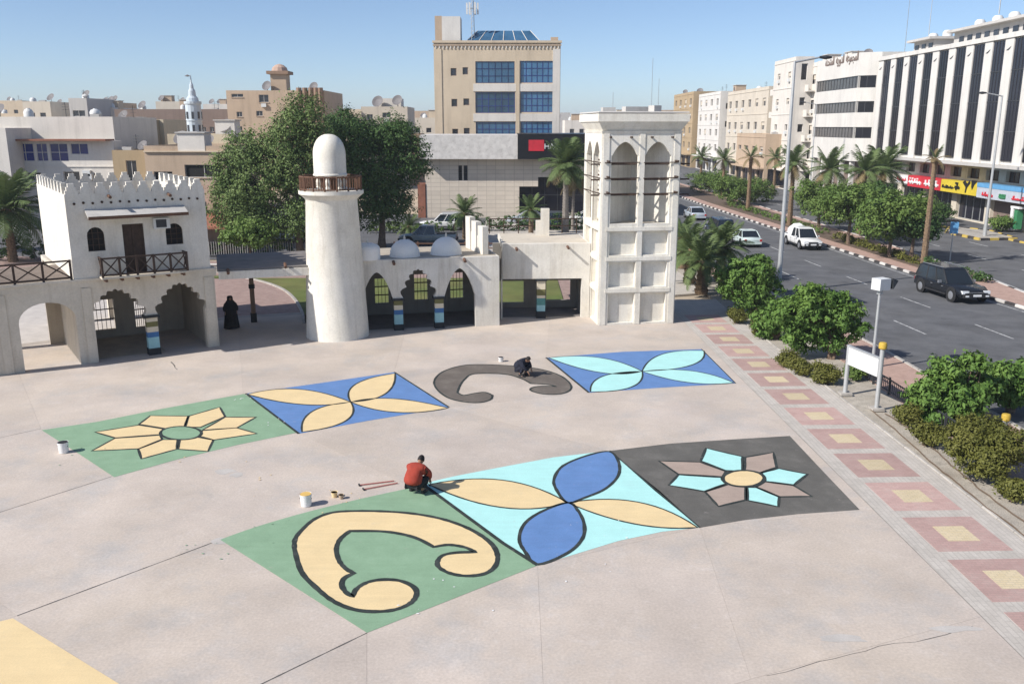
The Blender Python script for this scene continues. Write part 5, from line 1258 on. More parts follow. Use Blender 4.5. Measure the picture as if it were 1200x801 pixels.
# frangipani-like trees and bushes beside the walkway
GR = 'glossy trees along the planting strip'
def shrub(px, py, Y, rx, rz, z, label, lm='leaf_glossy', n=6000, size=.24, seed=1, name='frangipani_tree', r0=.09, ry=None, group=GR, aspect=.42, clump=.26, trunks=2, base=None, n_l=8, X=None, shell=.5):
    x = at(px, py, Y).x if X is None else X
    return tree(name, (x, Y, 0), lobes(rx, ry or rx, rz, z, n_l, seed), lm, label, n, size, r0=r0, seed=seed, group=group, aspect=aspect, clump=clump, trunks=trunks, cat='tree' if 'tree' in name else 'bush', shell=shell)
def glossy(Y, px, py, L, label, n, seed, size=.2, trunks=3, tt=.8, m='leaf_glossy'):
    p = g(px, py); loc = (at(px, py, Y).x, Y, 0)
    L2 = []
    r = random.Random(seed)
    for a in from_px(Y, loc, L, .95):      # every lobe carries a few smaller sprays so that the outline stays ragged
        L2.append(a)
        for _ in range(4):
            an = r.uniform(0, 6.28); el = r.uniform(-.3, 1.2); k = r.uniform(.8, 1.1)
            L2.append((a[0]+a[3]*k*math.cos(an)*math.cos(el), a[1]+a[4]*k*math.sin(an)*math.cos(el), a[2]+a[5]*k*math.sin(el), a[3]*.36, a[4]*.36, a[5]*.36))
    return tree('frangipani_tree', loc, L2, m, label, n, size, r0=.085, group=GR, seed=seed, aspect=.42, clump=.17, trunks=trunks, trunk_top=tt, shell=.45)
glossy(49.0, 882, 372, [(880, 322, 30, 20), (864, 334, 20, 20), (900, 338, 18, 20), (880, 350, 28, 18), (890, 308, 15, 9), (870, 312, 14, 10)], 'rounded glossy green tree nearest the wind tower, in front of the date palms', 15000, 21)
glossy(39.6, 972, 440, [(955, 352, 22, 17), (925, 364, 22, 16), (985, 368, 24, 16), (952, 378, 32, 20), (1000, 384, 14, 11), (972, 398, 22, 16), (938, 396, 20, 15), (978, 350, 12, 9), (945, 340, 12, 8)], 'broad glossy green tree between the rounded tree and the notice board', 17000, 22, tt=.9)
glossy(43.5, 908, 405, [(905, 372, 18, 15), (918, 384, 18, 15), (898, 386, 13, 12)], 'low glossy tree filling the gap left of the broad tree', 5000, 23, tt=.4)
glossy(30.6, 1118, 520, [(1085, 458, 20, 18), (1110, 438, 20, 15), (1138, 424, 13, 11), (1122, 468, 27, 20), (1096, 488, 20, 15), (1150, 455, 20, 17), (1128, 494, 22, 14), (1076, 474, 10, 10), (1098, 448, 12, 12)], 'glossy green tree overhanging the low black fence', 15000, 24, size=.21, tt=.7)
glossy(31.8, 1180, 512, [(1168, 442, 17, 14), (1188, 438, 18, 15), (1205, 450, 22, 18), (1184, 462, 20, 14), (1215, 430, 16, 14)], 'right-hand glossy tree cut by the photo edge', 9000, 25, size=.21, tt=.9)
shrub(1152, 550, 25.6, 1.1, .85, .9, 'round olive-green clipped bush at the right edge', 'leaf_olive', n=30000, size=.085, seed=26, name='clipped_bush', group='clipped bushes along the planting strip', aspect=.6, clump=.12, shell=.8)
for px, py, Y, rr, lb, sd in ((925, 408, 38.2, .5, 'yellowish clipped bush under the left side of the broad glossy tree', 31), (968, 428, 35.6, .55, 'yellowish clipped bush under the broad glossy tree, just left of the notice board', 32), (893, 366, 44.2, .55, 'yellowish bush at the foot of the rounded glossy tree', 33), (1005, 436, 36.2, .5, 'low green bush behind the notice board', 34), (1062, 500, 30.4, .45, 'small bright bush beside the footing of the notice board', 36), (940, 425, 36.8, .45, 'tiny yellowish bush at the walkway edge below the low glossy tree', 37), (1085, 528, 28.2, .5, 'low bush under the near glossy tree, left of the round olive bush', 38), (865, 352, 47.2, .5, 'small bush at the walkway end beside the wind tower shade', 39), (1190, 578, 23.6, .4, 'small olive bush right of the round bush, at the photo edge', 35)):
    shrub(px, py, Y, rr, rr*.8, rr*.85, lb, 'leaf_olive' if sd != 34 else 'leaf_mid', n=4500, size=.09, seed=sd, name='clipped_bush', group='clipped bushes along the planting strip', aspect=.6, clump=.12, n_l=5, shell=.7)

# palms
FR = {}
def frond_mesh(L, droop, seed, m='leaf_palm', fan=False):
    key = (L, droop, m, fan)
    if key in FR: return FR[key]
    r = random.Random(seed); mb = MB(); n = 9; pts = []
    for i in range(n+1):
        t = i/n; pts.append(Vector((L*(t-.12*droop*t*t), 0, L*(.30*t-droop*.62*t*t))))
    for i in range(n): mb.tube(pts[i], pts[i+1], .03*(1-i/n)+.008, .03*(1-(i+1)/n)+.008, 4, caps=False)
    K = 24
    for j in range(K):
        t = .12+.88*j/(K-1); f_ = t*n; i = min(int(f_), n-1); p = pts[i].lerp(pts[i+1], f_-i); ax = (pts[i+1]-pts[i]).normalized()
        ll = L*(.30 if not fan else .36)*(math.sin(math.pi*min(1, t*.86+.12))**.6)*r.uniform(.85, 1.1)
        for s_ in (1, -1):
            d = (ax*.75+Vector((0, s_*.85, -.12+r.uniform(-.14, .1)))).normalized()
            tip = p+d*ll+Vector((0, 0, -ll*.18)); w = ax*(.028*L/1.6)
            mb.add([p-w, p+d*ll*.5+Vector((0, 0, .01))-w*.9, tip, p+d*ll*.5+w*.9, p+w], [(0, 1, 2, 3, 4)])
    me = mb.mesh('frond'); me.materials.append(M[m]); FR[key] = me; return me
def palm(loc, th, L, n, label, r0=.2, group='palms', seed=1, fan=False, dry=0, lean=0.0, name='date_palm'):
    t = thing(name, loc, label, 'palm tree', group); r = random.Random(seed)
    prof = []; k = max(4, int(th/.28))
    mb = MB(); c = [Vector((lean*(i/k)**1.5, 0, th*i/k)) for i in range(k+1)]
    for i in range(k):
        rr = r0*(1.25-.35*min(1, i/k*1.4)); mb.tube(c[i], c[i+1]+Vector((0, 0, .02)), rr*.9, rr*1.12, 9, caps=False)
    mb.lathe([(r0*.9, th), (r0*1.5, th+.12), (r0*1.3, th+.32), (.02, th+.5)], (lean, 0, 0), 9)
    mb.build('trunk', 'trunk_palm' if not fan else 'trunk_grey', t, local=True, smooth=False)
    for i in range(n):
        u = i/n; el = R(78-118*u)+r.uniform(-.1, .1); az = i*2.39996+r.uniform(-.2, .2)
        dr = (.35, .75, 1.1)[min(2, int(u*3))]
        m_ = 'leaf_dry' if i >= n-dry else 'leaf_palm'
        me = frond_mesh(L, dr, i, m_, fan)
        inst('frond', me, t, (lean, 0, th+.3), (r.uniform(-.25, .25), -el*.8, az), (r.uniform(.88, 1.08),)*3)
    return t
PR = 'date palms beside the road next to the wind tower'
palm((12.25, 60.0, 0), 1.9, 2.3, 26, 'date palm with thick short trunk closest to the wind tower', .34, PR, 41)
palm((12.2, 55.8, 0), 1.8, 2.2, 26, 'short date palm in front of the others right of the wind tower', .34, PR, 42)
palm((14.6, 61.0, 0), 1.9, 2.4, 34, 'date palm farthest right of the wind tower cluster, hiding the dark people carrier', .32, PR, 43)
palm((13.0, 66.5, 0), 2.0, 2.2, 22, 'date palm farthest back in the cluster by the wind tower', .32, PR, 44)
palm((-40.0, 70, -.15), 3.9, 3.9, 44, 'bushy date palm behind the roof terrace at the left edge', .3, 'palms round the car park', 45)
palm((-47.5, 76, -.15), 3.0, 2.6, 26, 'date palm partly hidden at the extreme left edge behind the bushy one', .3, 'palms round the car park', 46)
palm((5.45, 90, -.15), at(662, 196, 90).z, 3.1, 46, 'tall palm with drooping crown in front of the bank entrance', .3, 'palms round the bank', 47, fan=True, name='fan_palm', dry=5)
palm((6.35, 92, -.15), at(672, 215, 92).z, 1.9, 20, 'thin-trunked palm directly beside the tall bank palm', .16, 'palms round the bank', 48, fan=True, name='fan_palm', dry=5)
p_ = g(545, 280, -.15); palm((p_.x, p_.y, -.15), 2.1, 2.1, 22, 'small date palm before the pale bank wall behind the last dome', .22, 'palms round the bank', 49)
p_ = g(622, 276, -.15); palm((p_.x, p_.y, -.15), 2.2, 1.9, 20, 'small date palm before the dark bank windows', .2, 'palms round the bank', 50)
p_ = g(480, 280, -.15); palm((p_.x, p_.y, -.15), .9, 1.6, 16, 'low young palm near the grey-green pickup', .18, 'palms round the bank', 51)
PM = 'palms along the median'
for i, (px, py, Y, th_py, L, n, lb, dry, r0) in enumerate(((1082, 310, 68, 192, 1.0, 12, 'tall palm with a thin dried crown on the median just behind the black SUV', 9, .2), (925, 262, 96, 196, 2.0, 26, 'tall palm on the median behind the white pickup', 4, .24),
        (876, 250, 112, 188, 1.5, 14, 'bare-trunked palm on the median left of the tall street lamp', 8, .22), (1030, 262, 92, 203, 2.5, 30, 'full-crowned tall palm before the dark glass strips of the office', 3, .26), (968, 262, 108, 203, 2.6, 28, 'full-crowned palm before the white banded office', 3, .26),
        (846, 240, 135, 190, 1.8, 20, 'far median palm above the pale round tree', 3, .22), (820, 228, 165, 186, 2.0, 20, 'farthest median palm in front of the ochre apartment block', 3, .22), (1008, 262, 88, 205, 2.2, 22, 'palm between the two full-crowned median palms', 4, .24), (905, 245, 140, 188, 1.7, 18, 'small far palm right of the tan corner shop', 3, .2))):
    xm = (poly_at(ML, Y)+poly_at(MR, Y))/2; x = at(px, py, Y).x
    palm((x, Y, 0), at(px, th_py, Y).z, L*1.25, n, lb, r0, PM, 60+i, dry=dry)
GM = 'round-crowned trees on the median'
for i, (px, py, Y, rx, rz, n, lb, m_) in enumerate(((1047, 252, 72, 3.25, 2.13, 13500, 'large round tree on the median left of the dried palm', 'leaf_mid'), (1072, 262, 71, 2.08, 1.59, 6750, 'darker round tree touching the large one by the dried palm trunk', 'leaf_dark'), (998, 240, 80, 2.99, 2.20, 11250, 'round median tree left of the large one', 'leaf_mid'),
        (962, 232, 92, 2.99, 2.07, 9000, 'round median tree behind the lamp pole, right side', 'leaf_mid'), (1022, 232, 84, 2.34, 1.71, 6750, 'small round tree behind the large median tree', 'leaf_dark'), (858, 222, 122, 3.38, 2.32, 9000, 'bright round tree on the median above the silver saloon', 'leaf_mid'), (832, 212, 145, 3.38, 2.44, 6750, 'far round tree at the left end of the median', 'leaf_mid'), (886, 222, 128, 2.86, 2.07, 6000, 'round median tree right of the bare palm trunk', 'leaf_mid'))):
    p_ = at(px, py, Y); x = p_.x
    L_ = lobes(rx, rx, rz, p_.z, 8, 70+i); tree('broadleaf_tree', (x, Y, 0), L_, m_, lb, n, .26, r0=.17, group=GM, seed=80+i, trunk_top=max(.8, p_.z-rz*.6), clump=.34)
# far-side street trees and hedges
for i, (x, y, rx, rz, z, lb, m_) in enumerate(((48.5, 100, 1.4, 1.0, 1.3, 'dark bush in front of the yellow shop sign pillar', 'leaf_dark'), (50.2, 90.5, 1.1, .8, .9, 'green bush before the blue shop window', 'leaf_mid'), (47.6, 104, 1.5, 1.3, 1.7, 'small tree in front of the red shop sign', 'leaf_dark'))):
    tree('street_tree', (x, y, 0), lobes(rx, rx, rz, z, 6, 90+i), m_, lb, 3000, .22, r0=.09, group='small trees before the shops', seed=95+i)
def hedge(pts, w, h, label, m_, n, seed, name='hedge', size=.16):
    t = thing(name, (pts[0][0], pts[0][1], 0), label, 'hedge'); L = []
    for a, b in zip(pts, pts[1:]):
        a, b = Vector(a), Vector(b); k = max(1, int((b-a).length/(w*.9)))
        for i in range(k+1):
            p = a.lerp(b, i/k); L.append((p.x-pts[0][0], p.y-pts[0][1], h*.5, w*.62*rnd.uniform(.8, 1.15), w*.62, h*.55*rnd.uniform(.75, 1.2)))
    me = leaf_mesh('foliage', L, n, size, m_, seed, .16, .55, .55); inst('foliage', me, t)
    mb = MB()
    for l in L[::2]: mb.tube((l[0], l[1], -.1), (l[0]+.1, l[1], h*.7), .03, .015, 5)
    mb.build('stems', 'trunk_brown', t, local=True)
hedge([(-6, 91), (8, 93)], 1.2, 1.5, 'dark clipped hedge along the foot of the bank wall', 'leaf_dark', 9000, 101)
hedge([(-14, 90.5), (-7.5, 90)], 1.0, 1.0, 'low hedge left of the parked white SUV behind the domes', 'leaf_mid', 4000, 102)
hedge([(-33, 74.5), (-19, 75.5)], .7, .8, 'low dark hedge along the car park fence left of the big trees', 'leaf_dark', 4000, 103)
hedge([(32.6, 60), (31.9, 67)], .8, .7, 'low shrubs under the large round median tree', 'leaf_dark', 3500, 104)
hedge([(31.7, 68.5), (31.3, 84)], .9, .6, 'low shrubs along the middle of the median', 'leaf_olive', 4500, 105)
hedge([(31.1, 88), (29.5, 120)], .9, .7, 'low shrubs along the far part of the median', 'leaf_mid', 5000, 106)
hedge([(-42, 71), (-33, 72)], 1.6, 2.0, 'dark shrubs beneath the bushy left palm', 'leaf_dark', 8000, 107)
hedge([(14.5, 50), (14.2, 58)], .9, 1.0, 'green undergrowth between the rounded glossy tree and the date palms', 'leaf_mid', 5000, 109)
hedge([(13.7, 68), (12.6, 84)], 1.0, 1.1, 'green shrubs by the kerb behind the date palms', 'leaf_mid', 5000, 108)
# pale low wall and railings behind the lawn
wv = thing('garden_wall', (-20, 66, 0), 'low pale garden wall behind the lawn under the big trees', 'wall')
MB().box((-19.5, 64.6, .2), (17, .3, .7)).build('wall', 'kerb_stone', wv); MB().box((-19.5, 64.6, .58), (17.1, .42, .06)).build('coping', 'kerb_white', wv)
t = thing('park_fence', (-24, 73.5, 0), 'dark grey picket fence behind the lawn before the car park', 'fence')
FP = Pl((-33, 73.2), (-13.2, 73.2))
for k in range(12): MB().pbox(FP, k*1.8-.04, k*1.8+.04, -.15, 1.25, -.04, .04).build('post', 'metal_dark', t)
for z_ in (.1, 1.1): MB().pbox(FP, 0, FP.L, z_-.03, z_+.03, -.02, .02).build('rail', 'metal_dark', t)
me = MB().box((0, 0, .6), (.035, .035, 1.1)).mesh('picket'); me.materials.append(M['render_lightgrey'])
for k in range(100):
    p = FP.pt(.2*k+.1, 0, .03); inst('picket', me, t, p-t.location)
t = thing('post_and_rail_fence', (-2, 76, 0), 'brown post and rail fence in front of the bank car park', 'fence')
FP = Pl((-10, 74.5), (12, 74.5))
for k in range(12): MB().pbox(FP, k*2-.06, k*2+.06, -.15, 1.0, -.06, .06).build('post', 'wood_brown', t)
for z_ in (.45, .85): MB().pbox(FP, 0, FP.L, z_-.05, z_+.05, .061, .1).build('rail', 'wood_brown', t)
MB().prism([(-10, 74.2), (12, 74.2), (12, 73.9), (-10, 73.9)], -.15, .15).build('fence_kerb', 'kerb_stone', t)
# ------------------------------------------------------------------ background buildings
def grid(P, x0, x1, z0, z1, nx, nz, wx, wz):
    out = []
    for j in range(nz):
        for i in range(nx):
            cx = x0+(x1-x0)*(i+.5)/nx; cz = z0+(z1-z0)*(j+.5)/nz; out.append(rect(cx-wx/2, cx+wx/2, cz-wz/2, cz+wz/2))
    return out
def block(label, front, depth, h, m, holes_f=(), holes_s=(), gm='glass_dark', fm='render_lightgrey', cat='building', group=None, z0=-.2, name='building', cols=2, rows=1, parapet=.6, side='L', roof='roof_screed', kinds=None, sills=True):
    """front = (A, B) as seen left to right; walls go back by depth"""
    P = Pl(*front); a, b = P.o, P.xy(P.L); c, d = P.xy(P.L, -depth), P.xy(0, -depth)
    pls = [P, Pl(b, c), Pl(c, d), Pl(d, a)]
    t = thing(name, P.pt(P.L/2, 0, -depth/2), label, cat, group)
    hh = {0: list(holes_f), (3 if side == 'L' else 1): list(holes_s)}
    skin('wall', m, pls, z0, h, t, hh, parapet=parapet, capm=roof)
    r_ = random.Random(len(label))
    for k, L_ in hh.items():
        for q in L_:
            if q[1][0]-q[0][0] < 2.5 and r_.random() < .4: x_ = (q[0][0]+q[1][0])/2; MB().pbox(pls[k], x_-.4, x_+.4, q[0][1]-.75, q[0][1]-.2, .01, .36).build('air_conditioner', 'board_white', t)
            w_ = window(pls[k], q, t, fm, gm, cols=cols, rows=rows, d=-.18)
            if sills:
                a0, zz0 = q[0]; a1_ = q[1][0]; MB().pbox(pls[k], a0-.08, a1_+.08, zz0-.1, zz0-.003, .0, .1).build('sill', m, w_)
    return t, pls
RB = random.Random(99)
def roof_stuff(t, P, depth, h, n, seed, parent=None, parap=.6):
    """water tanks, dishes, stair heads and cooling units standing on a roof"""
    r = random.Random(seed); z = h-parap
    for i in range(n):
        a_ = r.uniform(.8, max(1, P.L-.8)); d_ = -r.uniform(1.0, max(1.2, depth*.5)); p = P.pt(a_, z, d_); k = r.choice('tdbau')
        if k == 't':
            rr = r.uniform(.45, .7); MB().lathe([(rr, 0), (rr, 1.1), (rr*.75, 1.35), (.2, 1.45), (.2, 1.52)], p, 14).build('water_tank', 'tank_white', t, smooth=True)
        elif k == 'd':
            rr = r.uniform(.6, .95); c = p+Vector((0, 0, rr*1.6)); q = Vector((-.3, -.75, .6)).normalized().to_track_quat('Z', 'Y').to_matrix()
            mb = MB(); n_ = 14; vs = []
            for rad, dz in ((.02, 0), (.5, .06), (1, .24)):
                for i2 in range(n_): vs.append(c+q @ Vector((rad*rr*math.cos(2*math.pi*i2/n_), rad*rr*math.sin(2*math.pi*i2/n_), dz*rr)))
            mb.add(vs, [(j*n_+i2, j*n_+(i2+1) % n_, (j+1)*n_+(i2+1) % n_, (j+1)*n_+i2) for j in (0, 1) for i2 in range(n_)])
            mb.tube(p, c, .05, n=6); mb.tube(c, c+q @ Vector((0, 0, rr*.6)), .02, n=4); mb.build('satellite_dish', 'dish_grey', t)
        elif k == 'b':
            w_, hh = r.uniform(1.6, 3.0), r.uniform(1.8, 2.6); P.L
            sh = MB().box((p.x, p.y, z+hh/2), (w_, 2.2, hh), math.atan2(P.u.y, P.u.x)).build('stair_head', r.choice(['render_beige', 'render_offwhite', 'render_tan']), t)
            MB().box((p.x, p.y, z+hh+.06), (w_+.3, 2.5, .12), math.atan2(P.u.y, P.u.x)).build('roof', 'render_lightgrey', sh)
        elif k == 'a':
            MB().box((p.x, p.y, z+.45), (1.0, .8, .9)).build('cooling_unit', 'render_lightgrey', t)
            MB().lathe([(.3, .9), (.3, .93)], p, 12).build('fan', 'metal_dark', t)
        else:
            MB().tube(p, p+Vector((0, 0, 2.2)), .03, n=5).build('aerial', 'metal_dark', t)
            for q_ in range(3): MB().tube(p+Vector((-.35, 0, 1.4+.3*q_)), p+Vector((.35, 0, 1.4+.3*q_)), .015, n=4).build('aerial_bar', 'metal_dark', t)
def fp(Y, x0, x1): return (at(x0, 150, Y).x, Y), (at(x1, 150, Y).x, Y)
def px_rects(P, L_): 
    out = []
    for x0, x1, y0, y1 in L_:
        a0, z1 = P.pix(x0, y0); a1_, z0 = P.pix(x1, y1); out.append(rect(a0, a1_, z0, z1))
    return out
def bx_at(x0, x1, y, Y): return fp(Y, x0, x1), at((x0+x1)/2, y, Y).z

# pale two-storey house with the navy strip windows
Y = 98; P = Pl(*fp(Y, -12, 139)); ztop = at(70, 164, Y).z; zmid = at(70, 190, Y).z
t, pls = block('off-white building with a row of navy blue windows at the far left', fp(Y, -60, 133), 12, at(70, 137, Y+1.5).z, 'render_offwhite', cat='building')
bpy.data.objects.remove(t.children[0]) if False else None
P2 = Pl((at(-60, 150, Y-2.2).x, Y-2.2), (at(131, 150, Y-2.2).x, Y-2.2))
lowz = P2.pix(70, 182)[1]
wins = px_rects(P2, [(31, 49, 202, 212), (74, 94, 201, 212), (110, 118, 203, 211)])
pls2 = [P2, Pl(P2.xy(P2.L), P2.xy(P2.L, -2.18)), Pl(P2.xy(P2.L, -2.18), P2.xy(0, -2.18)), Pl(P2.xy(0, -2.18), P2.xy(0))]
upw = px_rects(P2, [(18, 41, 168, 189), (41.5, 57, 168, 189), (57.5, 81, 168, 189)]); upw2 = px_rects(P2, [(82, 104, 168, 181)])
zt2 = P2.pix(70, 165)[1]
skin('front_wall', 'render_offwhite', pls2, -.2, zt2, t, {0: wins+upw+upw2}, parapet=.1)
for q in wins: window(P2, q, t, 'render_offwhite', 'glass_dark', cols=2, d=-.2)
for q in upw: window(P2, q, t, 'render_palewhite', 'glass_navy', cols=2, rows=2, fw=.06, d=-.08)
for q in upw2: window(P2, q, t, 'render_palewhite', 'glass_navy', cols=2, rows=1, fw=.06, d=-.08)
MB().pbox(P2, P2.pix(5, 165)[0], P2.L-.3, zt2, zt2+.18, -1.0, 1.2).build('awning', 'roof_tile_red', t)
MB().pbox(P2, 0, P2.L, P2.pix(70, 195)[1]-.06, P2.pix(70, 195)[1]+.06, .0, .1).build('string_course', 'render_offwhite', t)
for px, py in ((25, 203), (103, 203), (105, 207)): 
    a_, z_ = P2.pix(px, py); MB().pbox(P2, a_-.4, a_+.4, z_-.3, z_+.3, .01, .4).build('air_conditioner', 'board_white', t)
Pq = Pl(*fp(Y, -60, 133)); roof_stuff(t, Pq, 10, at(70, 137, Y+1.5).z, 7, 5)
t, pls = block('tall narrow white wall slab cut by the left photo edge', ((at(-30, 150, 93).x, 93), (at(6, 150, 93).x, 93)), 5, at(0, 150, 93).z, 'render_offwhite', cat='building')
# olive annex, stairs wall and the tan house with dark windows
(f_, h_) = bx_at(113, 164, 140, 106); t, pls = block('olive-grey flat building right of the navy-windowed one', f_, 10, h_, 'render_olive', px_rects(Pl(*f_), [(120, 128, 175, 186), (140, 150, 172, 190)])); roof_stuff(t, pls[0], 8, h_, 4, 9)
Y = 94; f_ = fp(Y, 128, 166); P = Pl(*f_); h_ = at(147, 176, Y).z; t, pls = block('low ochre-brown building with shaded recess in front of the olive one', f_, 9, h_, 'render_ochre', px_rects(P, [(147, 162, 188, 216)])); roof_stuff(t, P, 7, h_, 3, 10)
Y = 92; f_ = fp(Y, 166, 262); P = Pl(*f_); h_ = at(200, 171, Y).z
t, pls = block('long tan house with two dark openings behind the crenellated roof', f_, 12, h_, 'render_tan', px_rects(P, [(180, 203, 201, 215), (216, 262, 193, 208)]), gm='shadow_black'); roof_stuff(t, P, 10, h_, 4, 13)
MB().pbox(P, 0, P.L, h_-.62, h_-.5, .0, .2).build('cornice', 'render_beige', t)
(f_, h_) = bx_at(195, 270, 157, 104); t, pls = block('cream yellow rooftop storey behind the long tan house', f_, 8, h_, 'render_cream', px_rects(Pl(*f_), [(205, 212, 160, 166)])); roof_stuff(t, pls[0], 7, h_, 3, 15)
(f_, h_) = bx_at(150, 192, 140, 112); t, pls = block('pale yellow house with an outside staircase wall, left of the minaret', f_, 8, h_, 'render_cream'); 
MB().tube(pls[0].pt(.5, h_-1, .4), pls[0].pt(pls[0].L-.3, h_-3.4, .4), .12, n=5).build('stair_rail', 'render_brown', t)
# long grey-brown wall of the far warehouse
(f_, h_) = bx_at(136, 275, 128, 170); t, pls = block('long dull brown warehouse behind the minaret', f_, 20, h_, 'render_darkbrown', grid(Pl(*f_), 2, Pl(*f_).L-2, 2, h_-1, 12, 2, .8, .9)); roof_stuff(t, pls[0], 14, h_, 9, 17)
# blue-white mosque minaret
Y = 150; bp = at(228.5, 152, Y); zz1 = at(228.5, 119, Y).z; zz2 = at(228.5, 111, Y).z; zz3 = at(228.5, 88, Y).z
t = thing('minaret', (bp.x, Y, 0), 'pale blue-white minaret with a stepped pointed top', 'minaret')
rr = 8.5*Y/F
MB().lathe([(rr, -.2), (rr, zz1-.5), (rr*1.12, zz1-.4), (rr*1.12, zz1)], (bp.x, Y, 0), 16).build('shaft', 'render_bluewhite', t)
MB().lathe([(rr*.8, zz1), (rr*.75, zz1+.5), (rr*.5, zz1+.9), (rr*.45, zz2+.6), (rr*.28, zz2+1.0), (rr*.25, zz2+1.5), (rr*.1, zz2+2.0), (.06, zz3)], (bp.x, Y, 0), 14).build('spire', 'render_bluewhite', t, smooth=False)
for k in range(3):
    for j in range(8):
        a_ = 2*math.pi*j/8+.2; p = Vector((bp.x+rr*1.0*math.cos(a_), Y+rr*math.sin(a_), zz1-2.2-k*2.1)); MB().box(p, (.2, .34, 1.1), a_).build('window', 'glass_dark', t)
for k in range(3): MB().lathe([(rr*1.0, zz1-3.2-k*2.1), (rr*1.08, zz1-3.1-k*2.1), (rr*1.08, zz1-2.95-k*2.1), (rr, zz1-2.85-k*2.1)], (bp.x, Y, 0), 16).build('ring', 'render_bluewhite', t)
MB().lathe([(.02, 0), (.5, .1), (.02, .35)], (bp.x-.5, Y, at(222, 90, Y).z), 8).build('crescent', 'dish_grey', t)
# brown apartment house with dishes and roof turret
Y = 150; f_ = fp(Y, 268, 376); P = Pl((f_[0][0], Y), (at(340, 150, Y).x, Y)); h_ = at(300, 106, Y).z
t, pls = block('brown apartment house with a roof turret and satellite dishes behind the big tree', ((f_[0][0], Y), (at(382, 150, Y).x, Y)), 16, h_, 'render_tan', px_rects(P, [(271, 285, 110, 114), (277, 284, 131, 137), (277, 284, 148, 153), (303, 315, 111, 120), (300, 308, 130, 136), (355, 360, 108, 122), (366, 372, 112, 140)]), gm='glass_dark')
tp = at(327, 100, Y+2)
MB().box((tp.x, Y+3, h_+1.0), (2.6, 2.6, 3.4)).build('roof_turret', 'render_tan', t); MB().box((tp.x, Y+3, h_+2.9), (3.6, 3.6, .5)).build('turret_cornice', 'render_brown', t); MB().lathe([(1.4, 0), (1.2, .6), (.7, 1.0), (.05, 1.2)], (tp.x, Y+3, h_+3.15), 12).build('turret_dome', 'render_pinkish', t)
for px in (351, 358, 365, 371, 376): 
    x_ = at(px, 120, Y-.5).x; MB().tube((x_, Y-.5, -.2), (x_, Y-.5, h_+.4), .45, n=8).build('pilaster', 'render_brown', t)
def dish(t, px, py, Y, rr, zb):
    c = at(px, py, Y); q = Vector((-.3, -.85, .45)).normalized().to_track_quat('Z', 'Y').to_matrix(); mb = MB(); n_ = 16; vs = []
    for rad, dz in ((.02, 0), (.5, .06), (1, .24)):
        for i2 in range(n_): vs.append(c+q @ Vector((rad*rr*math.cos(2*math.pi*i2/n_), rad*rr*math.sin(2*math.pi*i2/n_), dz*rr)))
    mb.add(vs, [(j*n_+i2, j*n_+(i2+1) % n_, (j+1)*n_+(i2+1) % n_, (j+1)*n_+i2) for j in (0, 1) for i2 in range(n_)]); mb.tube((c.x, c.y+.1, zb), c, .08, n=6); mb.build('satellite_dish', 'dish_grey', t)
dish(t, 313, 101, Y+1, .85, h_-.6); dish(t, 368, 102, Y+1, .8, h_-.6)
# low pale house with two dishes, right of the dark tree
Y = 165; f_ = fp(Y, 424, 478); P = Pl(*f_); h_ = at(455, 125, Y).z
t, pls = block('flat pale house carrying two round satellite dishes above the dark tree', f_, 12, h_, 'render_stone', px_rects(P, [(448, 458, 132, 138), (430, 437, 134, 140)]))
MB().box((at(457, 120, Y+4).x, Y+4, h_+.6), (4.6, 4, 1.8)).build('stair_head', 'render_offwhite', t); dish(t, 443, 119.5, Y+1, 1.1, h_-.6); dish(t, 466, 118, Y+1, 1.0, h_-.6)
MB().box((at(484, 140, Y+3).x, Y+3, 4.5), (3.4, 5, 9.4)).build('side_wing', 'render_brown', t)
# red-roofed tan pavilion left behind the passage
Y = 76; f_ = fp(Y, 205, 262); P = Pl(*f_); h_ = P.pix(240, 232)[1]
t, pls = block('small tan kiosk house with a brown-red tiled awning left of the big feathery tree', ((at(190, 150, Y).x, Y), (at(262, 150, Y).x, Y)), 7, at(240, 222, Y).z, 'render_pinkish', px_rects(Pl((at(190, 150, Y).x, Y), (at(262, 150, Y).x, Y)), [(236, 243, 236, 250), (250, 258, 238, 250), (220, 228, 236, 250)]), gm='glass_dark')
aw = MB(); p0 = at(200, 252, Y); p1 = at(270, 252, Y); zr = p0.z
aw.add([(p0.x, Y, zr+.2), (p1.x, Y, zr+.2), (p1.x+.4, Y-2.4, zr-.8), (p0.x, Y-2.4, zr-.8), (p0.x, Y, zr+.05), (p1.x, Y, zr+.05), (p1.x+.4, Y-2.4, zr-.95), (p0.x, Y-2.4, zr-.95)], [(0, 3, 2, 1), (4, 5, 6, 7), (0, 4, 7, 3), (1, 2, 6, 5), (3, 7, 6, 2)]).build('tiled_awning', 'roof_tile_red', t)
for px in (214, 236, 262): x_ = at(px, 262, Y-2.2).x; MB().box((x_, Y-2.2, .9), (.22, .22, 2.1)).build('awning_post', 'wood_brown', t)

